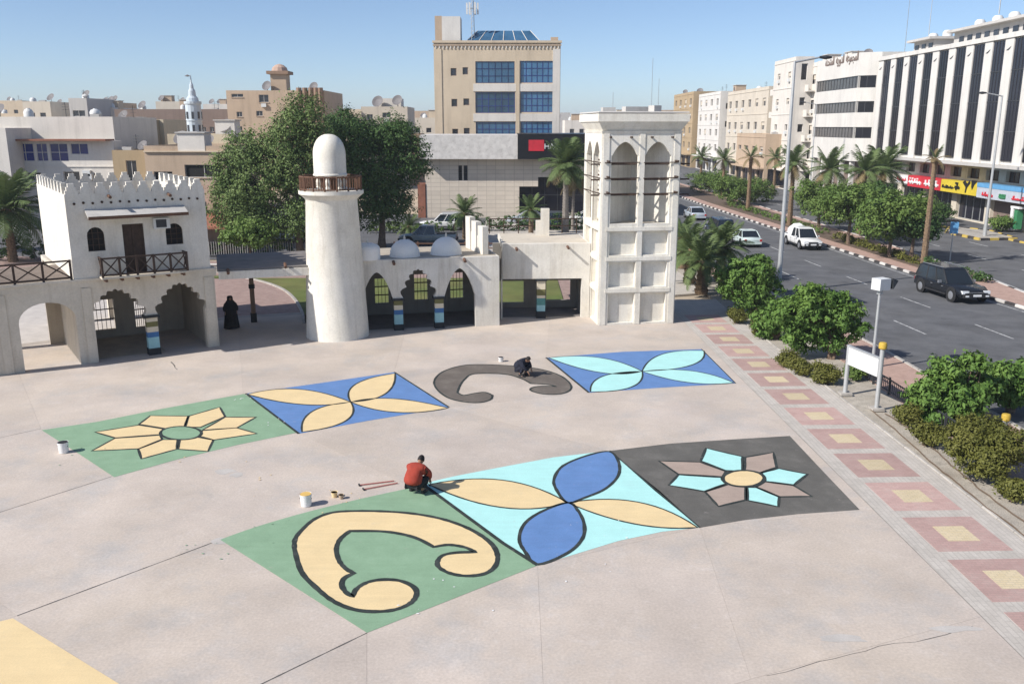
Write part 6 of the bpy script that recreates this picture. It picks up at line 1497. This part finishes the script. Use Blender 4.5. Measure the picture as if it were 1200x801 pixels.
# --- office tower with blue glass
Y = 126; A_px, B_px = 509, 656; f_ = ((at(509, 100, Y).x, Y), (at(656.5, 100, Y).x, Y)); P = Pl(*f_); h_ = P.pix(580, 50)[1]
blue = [(557, 603, 72, 97.5), (610, 648.5, 71.5, 97), (557, 603.5, 108, 132.5), (610, 648.5, 107.5, 131.5), (557.5, 604, 143, 168), (610.5, 648.5, 142.5, 168)]
small = [(528, 535, 80, 89), (542, 548.5, 79, 87.5), (529, 536, 116, 125), (543, 550, 115.5, 123.5), (530, 537, 151, 160), (543.5, 550.5, 150, 158)]
br_, sm_ = px_rects(P, blue), px_rects(P, small)
t = thing('office_block', P.pt(P.L/2, 0, -9), 'beige five-storey office block with large blue glass windows and a roof mast', 'office block')
b, c, d = P.xy(P.L), P.xy(P.L, -18), P.xy(0, -18); pls = [P, Pl(b, c), Pl(c, d), Pl(d, P.o)]
skin('wall', 'render_beige', pls, -.2, h_, t, {0: br_+sm_}, parapet=.8)
for q in br_: window(P, q, t, 'glass_navy', 'glass_blue', cols=6, rows=3, fw=.07, d=-.12)
for q in sm_: window(P, q, t, 'render_darkbrown', 'glass_dark', cols=1, rows=1, fw=.08, d=-.12, name='small_window')
# lighter glazing surrounds and mid pier
for (x0, x1, y0, y1) in ((554.5, 652, 97.5, 108), (554.5, 652, 132.5, 143)):
    a0, z1 = P.pix(x0, y0+.8); a1_, z0 = P.pix(x1, y1-.8); MB().pbox(P, a0, a1_, z0, z1, .0, .1).build('spandrel_band', 'render_offwhite', t)
for px, m_ in ((606.7, 'render_offwhite'),):
    a0 = P.pix(604.5, 100)[0]; a1_ = P.pix(608.8, 100)[0]; MB().pbox(P, a0, a1_, 2, P.pix(600, 70)[1], .1, .16).build('pier', 'render_beige', t)
MB().pbox(P, -.15, P.L+.15, h_-.05, h_+.25, -.5, .25).build('cornice', 'render_beige', t); MB().pbox(P, -.1, P.L+.1, h_-.42, h_-.25, .0, .15).build('string_course', 'render_tan', t)
for k in range(34): MB().pbox(P, .3+k*(P.L-.6)/33-.07, .3+k*(P.L-.6)/33+.07, h_-.8, h_-.43, .0, .12).build('dentil', 'render_offwhite', t)
for k, a_ in enumerate((0.55, P.L-.55)): MB().pbox(P, a_-.5, a_+.5, -.1, h_-.82, .0, .09).build('corner_pier', 'render_offwhite' if k else 'render_beige', t)
q0, q1 = P.pix(509, 44)[0], P.pix(539, 44)[0]; zt_ = P.pix(520, 18)[1]
MB().pbox(P, q0, q0+.95, h_+.0, zt_+.05, -5, -1.2).build('plant_room', 'render_tan', t); MB().pbox(P, q0+.953, q1, h_+.2, zt_, -5, -1.2).build('plant_room', 'render_palewhite', t)
# glazed roof pavilion: sloping glass prism
g0 = P.pix(545, 44)[0]; g1 = P.pix(634, 44)[0]; zt_ = P.pix(590, 33.5)[1]; gm_ = MB()
gm_.add([P.pt(g0, h_+.2, -1.5), P.pt(g1, h_+.2, -1.5), P.pt(g1-1.4, zt_, -3), P.pt(g0+1.6, zt_, -3), P.pt(g0, h_+.2, -6), P.pt(g1, h_+.2, -6), P.pt(g1-1.4, zt_, -4.5), P.pt(g0+1.6, zt_, -4.5)], [(0, 1, 2, 3), (1, 5, 6, 2), (5, 4, 7, 6), (4, 0, 3, 7), (3, 2, 6, 7)]).build('glass_roof', 'glass_blue', t)
for k in range(7):
    u_ = k/6; MB().tube(P.pt(g0+(g1-g0)*u_, h_+.22, -1.48), P.pt(g0+1.6+(g1-g0-3.0)*u_, zt_+.02, -2.98), .05, n=5).build('glazing_bar', 'render_palewhite', t)
a_ = P.pix(636+10, 42)[0]; MB().pbox(P, a_, a_+1.0, h_+.25, h_+.8, -2, -1).build('chimney', 'render_tan', t)
mt = thing('mobile_mast', P.pt(P.pix(553, 40)[0], h_, -2), 'lattice phone mast with panel aerials on top of the office block', 'mast')
mx_, zb_, ztm = P.pix(553, 30)[0], h_-.5, P.pix(553, -3)[1]
for i in range(3):
    a_ = 2*math.pi*i/3; MB().tube(P.pt(mx_+.28*math.cos(a_), zb_, -2+.28*math.sin(a_)), P.pt(mx_+.15*math.cos(a_), ztm, -2+.15*math.sin(a_)), .05, n=5).build('leg', 'metal_pole', mt)
for k in range(10):
    z_ = zb_+(ztm-zb_)*k/10; MB().tube(P.pt(mx_-.25, z_, -2), P.pt(mx_+.25, z_+.5, -2), .03, n=4).build('lattice_bar', 'metal_pole', mt)
for i in range(6):
    a_ = 2*math.pi*i/6; MB().box(P.pt(mx_+.75*math.cos(a_), P.pix(553, 8)[1], -2+.75*math.sin(a_)), (.22, .16, 1.5)).build('panel_aerial', 'tank_white', mt); MB().tube(P.pt(mx_, P.pix(553, 8)[1], -2), P.pt(mx_+.75*math.cos(a_), P.pix(553, 8)[1], -2+.75*math.sin(a_)), .03, n=4).build('bracket', 'metal_pole', mt)

# --- the bank
Y = 106; XA = at(499, 220, Y).x; XB = at(720, 220, Y).x; P = Pl((XA, Y), (XB, Y))
t = thing('bank_building', P.pt(P.L/2, 0, -7), 'low stone-clad bank building with white upper box and a black sign band', 'bank')
z_ov = P.pix(550, 186)[1]; z_top = P.pix(550, 158)[1]
steps = [(608.5, 222, 252), (630.5, 211, 252), (647, 202, 252)]
x1_, x2_, x3_ = (P.pix(s_[0], 220)[0] for s_ in steps); zA, zB, zC = P.pix(610, 218.5)[1], P.pix(632, 207.5)[1], P.pix(650, 203)[1]
hole = [(x1_, .35), (P.L-.6, .35), (P.L-.6, zB), (x2_, zB), (x2_, zA), (x1_, zA)]
sw = px_rects(P, [(537, 541.7, 194, 211.5), (543.2, 548, 194, 211.5)])
pls = [P, Pl((XB, Y), (XB, Y+14)), Pl((XB, Y+14), (XA, Y+14)), Pl((XA, Y+14), (XA, Y))]
skin('wall', 'stone_cladding', pls, -.2, z_ov, t, {0: [hole]+sw}, reveal=.6, cap=False)
for q in sw: window(P, q, t, 'metal_dark', 'glass_black', cols=1, rows=2, d=-.2)
wf = window(P, hole, t, 'metal_dark', 'glass_black', cols=7, rows=2, fw=.06, d=-.5, name='shopfront')
MB().pbox(P, -.5, P.pix(608.5, 170)[0], z_ov+.003, z_top, -13, 1.5).build('upper_box', 'kerb_white', t)
s0 = P.pix(609, 170)[0]
MB().pbox(P, s0-.25, P.L+.4, z_ov+.003, z_top+.12, -13, 1.75).build('sign_band', 'sign_black', t)
SPn = Pl(P.xy(0, 1.76), P.xy(P.L, 1.76))
rq = px_rects(SPn, [(619.5, 637.5, 164, 177)])[0]; MB().slab(SPn, rq, .0, .06).build('red_square', 'sign_red', t)
def text_mesh(s_, size, m, P, a, z, d, parent, name='lettering', extr=.02, sxx=1.0, bold=.0, align='LEFT'):
    cu = bpy.data.curves.new('lettering', 'FONT'); cu.body = s_; cu.size = size; cu.extrude = extr; cu.align_x = align; cu.offset = bold
    o_ = bpy.data.objects.new('tmp', cu); COL.objects.link(o_); dg = bpy.context.evaluated_depsgraph_get(); me = bpy.data.meshes.new_from_object(o_.evaluated_get(dg)); bpy.data.objects.remove(o_)
    me.materials.clear(); me.materials.append(M[m]); me.name = name
    w0 = wloc(parent); M4 = Matrix(((P.u.x*sxx, 0, P.n.x, 0), (P.u.y*sxx, 0, P.n.y, 0), (0, 1, 0, 0), (0, 0, 0, 1))); me.transform(M4)
    p = P.pt(a, z, d)-w0; ob = inst(name, me, parent, p); return ob
a_, z_ = SPn.pix(637.5, 176); text_mesh('HALAB', .85, 'sign_white', SPn, a_, z_+.15, .03, t)
MB().box((P.pt(P.pix(500, 230)[0]-.6, 0, 0).x, Y+.5, 1.8), (.9, 1.2, 4.2)).build('red_pier', 'roof_tile_red', t)

# --- right-hand row
# office with dark glass strips between white fins
XF = 50.4
t = thing('striped_office', (XF+8, 103, 0), 'long office block of dark glass strips between tall white fins above the shops', 'office block')
S = Pl((XF, 127.6), (XF, 66.0)); zb, zt_ = 6.6, 19.4
MB().box((XF+9.35, 96.8, (zb+zt_)/2), (17.3, 61.5, zt_-zb)).build('core', 'render_palewhite', t)
# fins at every 4.03 m
y = 127.6-.9; k = 0; per = 4.03
gm2 = MB().box((0, 0, (zt_-zb)/2-.25), (.12, 2.36, zt_-zb-.7)).mesh('glass_strip'); gm2.materials.append(M['glass_black'])
fm2 = MB(); fm2.box((.42, 0, (zt_-zb)/2+.05), (.36, 1.62, zt_-zb+.1)); fm2.box((.5, 0, (zt_-zb)+.25), (.4, 1.1, .3)); fm2 = fm2.mesh('fin'); fm2.materials.append(M['render_palewhite'])
mu2 = MB().box((0, 0, (zt_-zb)/2-.25), (.08, .06, zt_-zb-.7)).mesh('mullion'); mu2.materials.append(M['metal_dark'])
tr2 = MB().box((0, 0, 0), (.07, 2.3, .12)).mesh('transom'); tr2.materials.append(M['metal_dark'])
while y > 67:
    inst('glass_strip', gm2, t, (XF+.6-t.location.x, y-.95-1.08-t.location.y, zb+.3)); f_ = inst('fin', fm2, t, (XF+.2-t.location.x, y-t.location.y, zb))
    MB().box((XF-.92, y, zt_-1.15), (.08, .45, .35)).build('emblem', 'glass_grey', f_) if False else None
    em = MB(); c_2 = Vector((XF-.95, y, zt_-1.2)); 
    em.add([c_2+Vector((0, .5, -.12)), c_2+Vector((0, .1, .02)), c_2+Vector((0, -.45, .25)), c_2+Vector((0, -.2, -.02)), c_2+Vector((0, .1, -.16))], [(0, 1, 2, 3, 4)]); em.v = [tuple(Vector(v)+Vector((1.37, 0, 0))) for v in em.v]
    em.build('emblem', 'metal_dark', t)
    for dy in (-.6, 0, .6): inst('mullion', mu2, t, (XF+.53-t.location.x, y-2.03+dy-t.location.y, zb+.3))
    for q in range(1, 4): inst('transom', tr2, t, (XF+.525-t.location.x, y-2.03-t.location.y, zb+.3+q*3.05))
    y -= per; k += 1
MB().box((XF+.9, 96.8, zt_+.1), (1.2, 61.5, .5)).build('parapet', 'render_palewhite', t)
MB().box((XF+8.5, 96.8, zb-.15), (18.0, 61.6, .28)).build('soffit', 'render_lightgrey', t)
# roof-top storeys
for (y0, y1, x0, hh, m_) in ((119, 125, 4, 2.0, 'render_lightgrey'), (97, 116, 5, 2.4, 'render_lightgrey'),):
    MB().box((XF+x0+4, (y0+y1)/2, zt_+hh/2), (8, y1-y0, hh)).build('roof_storey', m_, t); MB().box((XF+x0+3.6, (y0+y1)/2, zt_+hh+.15), (9, y1-y0+.8, .3)).build('roof_slab', 'render_lightgrey', t)
    for k in range(int((y1-y0)/2)):
        MB().box((XF+x0-.02, y0+1+k*2, zt_+hh*.55), (.1, 1.1, 1.0)).build('window', 'glass_dark', t)
for y in (120, 124, 101, 104.5, 108, 112): MB().lathe([(.6, 0), (.6, .6), (.4, .85), (.1, .9)], (XF+6, y, zt_+(2.3 if y > 115 else 2.7)), 14).build('water_tank', 'tank_white', t, smooth=True)
MB().tube((XF+5, 106, zt_+3.5), (XF+5, 106, zt_+9), .07, .03, 5).build('aerial', 'metal_pole', t); MB().tube((XF+4, 121, zt_+2.6), (XF+4, 121, zt_+10), .05, .02, 5).build('aerial', 'metal_pole', t)
# mezzanine and shops under the overhang
XS = 52.2; SS = Pl((XS, 127.6), (XS, 66.0))
z_m = 4.6
mz = []
a = 1.0
while a < SS.L-3: mz.append(rect(a, a+2.6, 4.75, 5.9)); a += 4.03
sh = []
a = .6
while a < SS.L-4: sh.append(rect(a, a+6.4, .1, 2.9)); a += 7.6
skin('shop_wall', 'cream_plaster', [SS, Pl((XS, 66), (XS+14, 66)), Pl((XS+14, 66), (XS+14, 127.6)), Pl((XS+14, 127.6), (XS, 127.6))], -.2, zb-.3, t, {0: mz+sh}, reveal=.5, cap=False)
for q in mz: window(SS, q, t, 'wood_brown', 'glass_dark', cols=3, d=-.4)
for i, q in enumerate(sh):
    y_ = 127.6-(q[0][0]+q[1][0])/2
    if 93 < y_ < 101: MB().pbox(SS, q[0][0], q[1][0], .1, 2.9, -.45, -.4).build('roller_shutter', 'render_darkbrown', t)
    else: window(SS, q, t, 'metal_pole', 'glass_black', cols=4, d=-.4, name='shop_window')
# fascia signs
XG = 50.9; SG = Pl((XG, 127.6), (XG, 66))
def fascia(y0, y1, z0, z1, m_, label, deco=None):
    a0, a1_ = 127.6-y0, 127.6-y1; q = thing('shop_sign', SG.pt((a0+a1_)/2, z0), label, 'shop sign', 'signs above the shops')
    MB().pbox(SG, a0, a1_, z0, z1, -1.0, .0).build('box', m_, q)
    return q, a0, a1_
def strokes(q, a0, a1_, z0, z1, m_, seed, w=.07, n=7):
    """cursive shop lettering as raised strokes"""
    r = random.Random(seed); mb = MB(); a = a0
    base = z0+(z1-z0)*.35
    mb.tube(SG.pt(a0, base, .03), SG.pt(a1_, base, .03), w, n=5)
    for k in range(n):
        a = a0+(a1_-a0)*(k+.3)/n; h2 = r.choice((.25, .6, .35, .62)); mb.tube(SG.pt(a, base, .03), SG.pt(a+r.uniform(-.08, .08), base+(z1-z0)*h2, .03), w*.9, n=5)
        if r.random() < .6: mb.tube(SG.pt(a+.12, base, .03), SG.pt(a+.25, base-(z1-z0)*.3, .03), w*.8, n=5)
        if r.random() < .5: c = SG.pt(a+.1, z1-.05, .03); mb.box(c, (w*1.6, w*1.6, w*1.6))
    mb.build('lettering', m_, q)
gy = lambda px: XG/((px-600)/F)*1.0 
def yy(px, py): 
    a, z = SG.pix(px, py); return 127.6-a, z
y0, zt1 = yy(1064, 204); y1, _ = yy(1103, 206); _, zb1 = yy(1085, 221)
z0s, z1s = zb1, zt1-.1
q, a0, a1_ = fascia(yy(1050, 210)[0], yy(1063.5, 210)[0], z0s+.25, z1s-.15, 'sign_white', 'small white shop sign left of the red one'); strokes(q, a0+.3, a1_-.3, z0s+.5, z1s-.4, 'sign_red', 1)
q, a0, a1_ = fascia(yy(1064, 210)[0], yy(1103, 210)[0], z0s, z1s, 'sign_red', 'red shop sign with white lettering'); strokes(q, a0+.5, (a0+a1_)/2-.6, z0s+.3, z1s-.3, 'sign_white', 2, .12, 5); strokes(q, (a0+a1_)/2+.3, a1_-.5, z0s+.3, z1s-.3, 'sign_white', 3, .12, 4)
q, a0, a1_ = fascia(yy(1103.4, 210)[0], yy(1146, 210)[0], z0s, z1s, 'sign_yellow', 'yellow shop sign with black lettering and figures'); strokes(q, a0+.4, a0+(a1_-a0)*.38, z0s+.4, z1s-.6, 'sign_black', 4, .09, 7); 
strokes(q, a0+(a1_-a0)*.42, a0+(a1_-a0)*.55, z0s+.3, z1s-.2, 'sign_black', 6, .12, 3)
mb = MB(); aa = a0+(a1_-a0)*.62
for s_ in ([(0, 1.3), (.5, 1.55), (1.0, 1.2), (1.5, 1.6), (1.7, 1.3), (1.1, .8), (.9, .2), (.7, .2), (.75, .8), (.3, 1.1)], [(1.9, 1.65), (3.2, 1.65), (2.6, 1.2), (2.2, .6), (2.0, .9)]):
    mb.slab(SG, [(aa+x, z0s+z) for x, z in s_], .01, .05)
mb.build('figure_print', 'sign_black', q)
q, a0, a1_ = fascia(yy(1146.3, 210)[0], 66.5, z0s-.1, z1s-.35, 'sign_palegrey', 'pale blue-grey shop sign with red lettering at the right edge'); MB().pbox(SG, a0, a1_, z1s-.347, z1s+.1, -1.0, .04).build('blue_trim', 'sign_blue', q)
L_ = a1_-a0
for k, (u0, u1, m_) in enumerate(((.04, .11, 'sign_red'), (.15, .19, 'sign_green'), (.23, .36, 'sign_red'), (.42, .5, 'sign_red'), (.6, .75, 'sign_red'))): strokes(q, a0+L_*u0, a0+L_*u1, z0s+.1, z1s-.8, m_, 20+k, .1, 5)
MB().box((XG+.5, yy(1188, 250)[0], 1.3), (.6, .6, 1.9)).build('cash_machine', 'sign_green', thing('cash_machine', (XG+.5, yy(1188, 250)[0], 0), 'green and white cash machine kiosk under the pale shop sign', 'kiosk'))
ki = [o_ for o_ in bpy.data.objects if o_.name.startswith('cash_machine') and o_.type == 'MESH'][0]; ki.name = 'cabinet'
MB().box((XG+.5, yy(1188, 250)[0]+.75, 1.3), (.6, .45, 2.2)).build('side_panel', 'sign_white', ki.parent); MB().box((XG+.5, yy(1188, 250)[0]+.2, 2.5), (.7, 1.6, .2)).build('canopy', 'sign_white', ki.parent)
# beige awning wall of the closed shop, kerbed island with the lamp
isl = MB().prism([(44.8, 84), (48.6, 84.5), (49.4, 91), (47.2, 95), (44.4, 90)], -.15, .04).build('parking_island', 'kerb_stone', kind='structure')
pts_ = [(44.8, 84), (48.6, 84.5), (49.4, 91), (47.2, 95), (44.4, 90), (44.8, 84)]
for (xa, ya), (xb, yb) in zip(pts_, pts_[1:]):
    n_ = int(math.hypot(xb-xa, yb-ya)/.95)
    for k in range(n_):
        u_ = (k+.5)/n_; MB().box((0, 0, 0), (.92*math.hypot(xb-xa, yb-ya)/n_/.95, .2, .24)); me = MB().box((0, 0, .12), (.9, .2, .24)).mesh('kerb_stone'); me.materials.append(M['kerb_yellow' if k % 2 else 'kerb_black']); inst('kerb_stone', me, isl, (xa+(xb-xa)*u_, ya+(yb-ya)*u_, -.12), (0, 0, math.atan2(yb-ya, xb-xa)))

# white banded office with the Arabic lettering
XW = 49.0
W1 = Pl((XW, 147.5), (XW, 129.8)); W2 = Pl((XW, 129.8), (XW+2.6, 128.4))
t = thing('banded_office', (XW+8, 138, 0), 'white office with three dark window bands and Arabic lettering on its parapet', 'office block')
zz_ = lambda py, px=985: W1.pix(px, py)[1]
bands = []
for (y0, y1) in ((89.5, 103.5), (119, 132), (149, 162)):
    bands.append((W1.pix(1000, y1)[1], W1.pix(1000, y0)[1]))
zt_ = W1.pix(985, 66.5)[1]
W3 = Pl((XW+2.6, 128.4), (XW+18, 128.4)); Wb = Pl((XW+18, 128.4), (XW+18, 147.5)); Wc = Pl((XW+18, 147.5), (XW, 147.5))
hb1 = [rect(.25, W1.L-.02, z0, z1) for z0, z1 in bands]; hb2 = [rect(.02, W2.L-.5, z0, z1) for z0, z1 in bands]
skin('wall', 'render_palewhite', [W1, W2, W3, Wb, Wc], 5.6, zt_, t, {0: hb1, 1: hb2}, reveal=.35)
for q in hb1: window(W1, q, t, 'glass_dark', 'glass_grey', cols=14, rows=1, fw=.08, d=-.2, name='window_band')
for q in hb2: window(W2, q, t, 'glass_dark', 'glass_black', cols=2, rows=1, fw=.08, d=-.2, name='window_band')
MB().box((XW+9.5, 138, 2.6), (15, 18.5, 5.6)).build('ground_floor', 'render_darkbrown', t)
for k in range(5): MB().box((XW+.5, 130.5+k*4, 2.65), (.6, .6, 5.9)).build('column', 'render_palewhite', t)
AW = Pl(W1.xy(0, .02), W1.xy(W1.L, .02)); p0 = AW.pix(967, 82); p1 = AW.pix(1006, 69)
def ar(s_): 
    """Arabic presentation forms laid out in reading order from the left"""
    F4 = {'ا': ('\uFE8D', '\uFE8E'), 'ل': ('\uFEDD', '\uFEDE', '\uFEDF', '\uFEE0'), 'م': ('\uFEE1', '\uFEE2', '\uFEE3', '\uFEE4'), 'ج': ('\uFE9D', '\uFE9E', '\uFE9F', '\uFEA0'), 'و': ('\uFEED', '\uFEEE'), 'ع': ('\uFEC9', '\uFECA', '\uFECB', '\uFECC'), 'ة': ('\uFE93', '\uFE94'), 'د': ('\uFEA9', '\uFEAA'), 'ي': ('\uFEF1', '\uFEF2', '\uFEF3', '\uFEF4'), 'ت': ('\uFE95', '\uFE96', '\uFE97', '\uFE98'), 'ح': ('\uFEA1', '\uFEA2', '\uFEA3', '\uFEA4'), 'ر': ('\uFEAD', '\uFEAE')}
    out = []
    for w_ in s_.split(' '):
        o_ = ''
        for i, ch in enumerate(w_):
            f4 = F4[ch]; pj = i > 0 and len(F4[w_[i-1]]) == 4; nj = len(f4) == 4 and i < len(w_)-1
            o_ += f4[(3 if pj else 2) if nj else (1 if pj else 0)]
        out.append(o_[::-1])
    return '  '.join(out[::-1])
tx = text_mesh(ar('المجموعة الدورية المتحدة'), 1.9, 'render_darkbrown', AW, 0, 0, 0, t, bold=.02)
bb = [Vector(v.co) for v in tx.data.vertices]; uu = [v.x*W1.u.x+v.y*W1.u.y for v in bb]; zs_ = [v.z for v in bb]; wd = max(uu)-min(uu)
tgt = p1[0]-p0[0]; k_ = tgt/max(wd, .1)
for v in tx.data.vertices:
    u_ = v.co.x*W1.u.x+v.co.y*W1.u.y; dn = v.co.x*W1.n.x+v.co.y*W1.n.y; nu = (u_-min(uu))*k_
    zz2 = (v.co.z-min(zs_))/(max(zs_)-min(zs_))*1.75
    v.co = Vector((W1.u.x*nu+W1.n.x*dn, W1.u.y*nu+W1.n.y*dn, zz2))
tx.location = AW.pt(p0[0], p0[1]+.1, .03)-wloc(t)
roof_stuff(t, W1, 10, zt_, 3, 40)

# pale apartment block with rounded openings
def row(label, X, y_near, y_far, h, m, floors, cols_, wz=1.5, wx=2.3, dep=14, gm='glass_dark', seed=1, z_first=3.9, side=None, stuff=4, arch_w=False, balc=False, group='apartment houses along the far side of the street'):
    P = Pl((X, y_far), (X, y_near)); fh = (h-z_first-.6)/floors; hs = []
    for j in range(floors):
        for i in range(cols_):
            c = P.L*(i+.5)/cols_; zc_ = z_first+fh*(j+.5); hs.append(rect(c-wx/2, c+wx/2, zc_-wz/2, zc_+wz/2))
    S2 = Pl((X, y_near), (X+dep, y_near)); ss = []
    for (c, zc_, w_, h2) in (side or []): ss.append(rect(c-w_/2, c+w_/2, zc_-h2/2, zc_+h2/2))
    t = thing('apartment_house', (X+dep/2, (y_near+y_far)/2, 0), label, 'apartment house', group)
    pls = [P, S2, Pl((X+dep, y_near), (X+dep, y_far)), Pl((X+dep, y_far), (X, y_far))]
    gs = [rect(P.L*(i+.1)/max(1, cols_), P.L*(i+.9)/max(1, cols_), .1, 2.9) for i in range(cols_)]
    skin('wall', m, pls, -.2, h, t, {0: hs+gs, 1: ss}, reveal=.3)
    for q in hs: window(P, q, t, 'render_lightgrey', gm, cols=2, d=-.24)
    for q in gs: window(P, q, t, 'metal_dark', 'glass_black', cols=2, d=-.24, name='shop_window')
    for q in ss: window(S2, q, t, 'render_lightgrey', gm, cols=1, d=-.24)
    MB().pbox(P, .02, P.L-.02, 3.2, 3.45, .0, 1.2).build('canopy', m, t)
    if balc:
        for j in range(floors):
            for i in range(0, cols_, 2):
                c = P.L*(i+.5)/cols_; z_ = z_first+fh*j+.25; b_ = MB().pbox(P, c-1.5, c+1.5, z_-.2, z_, .0, 1.2).build('balcony', m, t); MB().pbox(P, c-1.5, c+1.5, z_, z_+.9, 1.05, 1.2).build('balcony_wall', m, b_)
    r_ = random.Random(seed)
    for q in hs:
        if r_.random() < .45: x_ = q[1][0]-.4; MB().pbox(P, x_-.4, x_+.4, q[0][1]-.62, q[0][1]-.12, .01, .36).build('air_conditioner', 'board_white', t)
        if r_.random() < .35: MB().pbox(P, q[0][0]+.07, q[1][0]-.07, q[2][1]-(q[2][1]-q[0][1])*r_.uniform(.3, .8), q[2][1]-.07, -.2, -.17).build('blind', 'render_stone', t)
    for j in range(1, floors+1): MB().pbox(P, 0, P.L, z_first+fh*j-.06, z_first+fh*j+.06, .0, .08).build('string_course', m, t)
    roof_stuff(t, P, dep, h, stuff, seed); return t, pls
row('pale cream apartment house with small arched windows and projecting bays, next to the banded office', 49.6, 148.5, 172, 20.6, 'render_offwhite', 4, 5, seed=51, balc=True, side=[(.0+2, 17, 1.0, 1.6)], stuff=5)
t, pls = row('projecting white stair tower block of the pale cream apartment house', 46.6, 151.0, 163, 21.6, 'render_offwhite', 4, 2, dep=3, wx=1.5, wz=1.0, seed=52, side=[(1.5, 19.2, 1.0, 2.6), (1.5, 14.5, .9, 1.3), (1.5, 10.2, .9, 1.3)], stuff=0)
row('wide light beige apartment house with strip windows above the tan corner shop', 48.8, 173.5, 206, 17.9, 'render_stone', 3, 6, seed=53, side=[(2, 14, 1.3, 1.1), (2, 9.8, 1.3, 1.1)], stuff=5)
row('white apartment house with blue-grey windows, second from the far end', 47.6, 208, 232, 18.3, 'render_palewhite', 4, 4, seed=54, gm='glass_grey', side=[(2, 15, 1.4, 1.3), (2, 11, 1.4, 1.3)], stuff=4)
row('ochre yellow apartment house at the far end of the street row', 46.6, 234, 262, 19.2, 'render_ochre', 4, 4, seed=55, side=[(2, 15.5, 1.2, 1.6), (2, 11.5, 1.2, 1.6), (2, 7.5, 1.2, 1.6)], stuff=4)
t, pls = row('low tan corner shop with dark ground-floor arcade in front of the light beige house', 43.9, 156, 176, 9.2, 'render_tan', 1, 4, dep=5, seed=56, wz=.8, z_first=4.6, side=[(2.4, 1.8, 3.4, 2.9)], stuff=1)
row('small brick-red building beyond the far end of the row', 43.5, 265, 290, 9.5, 'render_pinkish', 2, 4, seed=57, stuff=2)
row('pale building far down the street beyond the brick-red one', 42.0, 295, 340, 13.5, 'render_lightgrey', 3, 6, seed=58, stuff=3)

# far skyline: low houses in the distance
FG = 'far houses on the skyline'
far = [(-150, 30, 210, 133, 'beige'), (30, 62, 190, 119, 'stone'), (60, 108, 200, 122, 'beige'), (84, 105, 175, 115, 'lightgrey'), (106, 136, 185, 126, 'offwhite'), (108, 140, 230, 120, 'tan'), (185, 215, 240, 119, 'stone'), (240, 270, 250, 122, 'offwhite'), (0, 30, 260, 118, 'beige'),
       (380, 428, 260, 128, 'beige'), (480, 512, 210, 138, 'stone'), (486, 530, 300, 130, 'tan'), (650, 700, 300, 140, 'lightgrey'), (662, 690, 240, 141, 'offwhite'), (690, 760, 380, 134, 'stone'), (745, 806, 330, 129, 'tan'), (790, 830, 420, 133, 'lightgrey'), (700, 745, 420, 132, 'beige'), (640, 668, 420, 132, 'lightgrey'), (395, 440, 320, 128, 'lightgrey')]
wd_ = {'beige': 'beige', 'stone': 'stone-coloured', 'lightgrey': 'light grey', 'offwhite': 'off-white', 'tan': 'tan'}
where = ['far left edge beyond the navy-windowed building', 'above the navy windows', 'behind the dishes at left', 'with a high roof box above the navy-windowed building', 'just left of the long brown warehouse', 'far behind the warehouse end', 'left of the minaret', 'right of the minaret', 'faint at the left edge', 'between the brown apartment house and the dark tree', 'left of the office block', 'faint behind the office block', 'right of the office block', 'small beside the wind tower slab', 'faint behind the wind tower', 'right behind the wind tower top', 'faint left of the ochre house', 'faint and low behind the wind tower', 'faintest right of the office block', 'faint above the dark tree']
for i, (x0, x1, Y, py, m_) in enumerate(far):
    f_, h_ = bx_at(x0, x1, py, Y); P = Pl(*f_); nx = max(2, int(P.L/4)); 
    t, pls = block('%s flat-roofed house, %s' % (wd_[m_], where[i]), f_, 12, h_, 'render_'+m_, grid(P, .6, P.L-.6, 1.5, h_-1.2, nx, max(1, int(h_/3.6)), 1.2, 1.1) if Y < 300 else (), sills=False, cols=1, group=FG, name='house')
    roof_stuff(t, P, 10, h_, 4 if Y < 300 else 2, 200+i)
for px, Y, top_, lb in ((763, 420, 68, 'tall thin radio mast on the skyline above the wind tower'), (771, 430, 92, 'shorter radio mast beside the tall one'), (718, 300, 108, 'small mast left above the wind tower slab'), (1053, 140, 0, 'thin lattice mast rising behind the banded office')):
    p = at(px, 130, Y); zt_ = at(px, top_, Y).z; t = thing('radio_mast', (p.x, Y, 0), lb, 'mast', 'thin masts on the skyline')
    r_ = Y*.00055
    for i in range(3): a_ = 2*math.pi*i/3; MB().tube((p.x+r_*math.cos(a_), Y+r_*math.sin(a_), -.2), (p.x+r_*.3*math.cos(a_), Y+r_*.3*math.sin(a_), zt_), r_*.25, r_*.15, 4).build('leg', 'metal_pole', t)
    n_ = 18; mb = MB()
    for k in range(n_): z_ = zt_*k/n_; mb.tube((p.x-r_*.8, Y, z_), (p.x+r_*.8, Y, z_+zt_/n_), r_*.1, n=4, caps=False)
    mb.build('bracing', 'metal_pole', t)
# ------------------------------------------------------------------ air
hz_ = MB().box((0, 2350, 23.9), (6040, 5340, 50.2)).mesh('haze')
hm = bpy.data.materials.new('haze_air'); hm.use_nodes = True; hn = hm.node_tree; hn.nodes.remove(hn.nodes['Principled BSDF'])
pv_ = hn.nodes.new('ShaderNodeVolumePrincipled'); pv_.inputs['Color'].default_value = (.80, .87, .96, 1); pv_.inputs['Density'].default_value = .0003; pv_.inputs['Anisotropy'].default_value = 0
hn.links.new(pv_.outputs[0], hn.nodes['Material Output'].inputs['Volume'])
hz_.materials.append(hm); inst('haze', hz_)['kind'] = 'stuff'
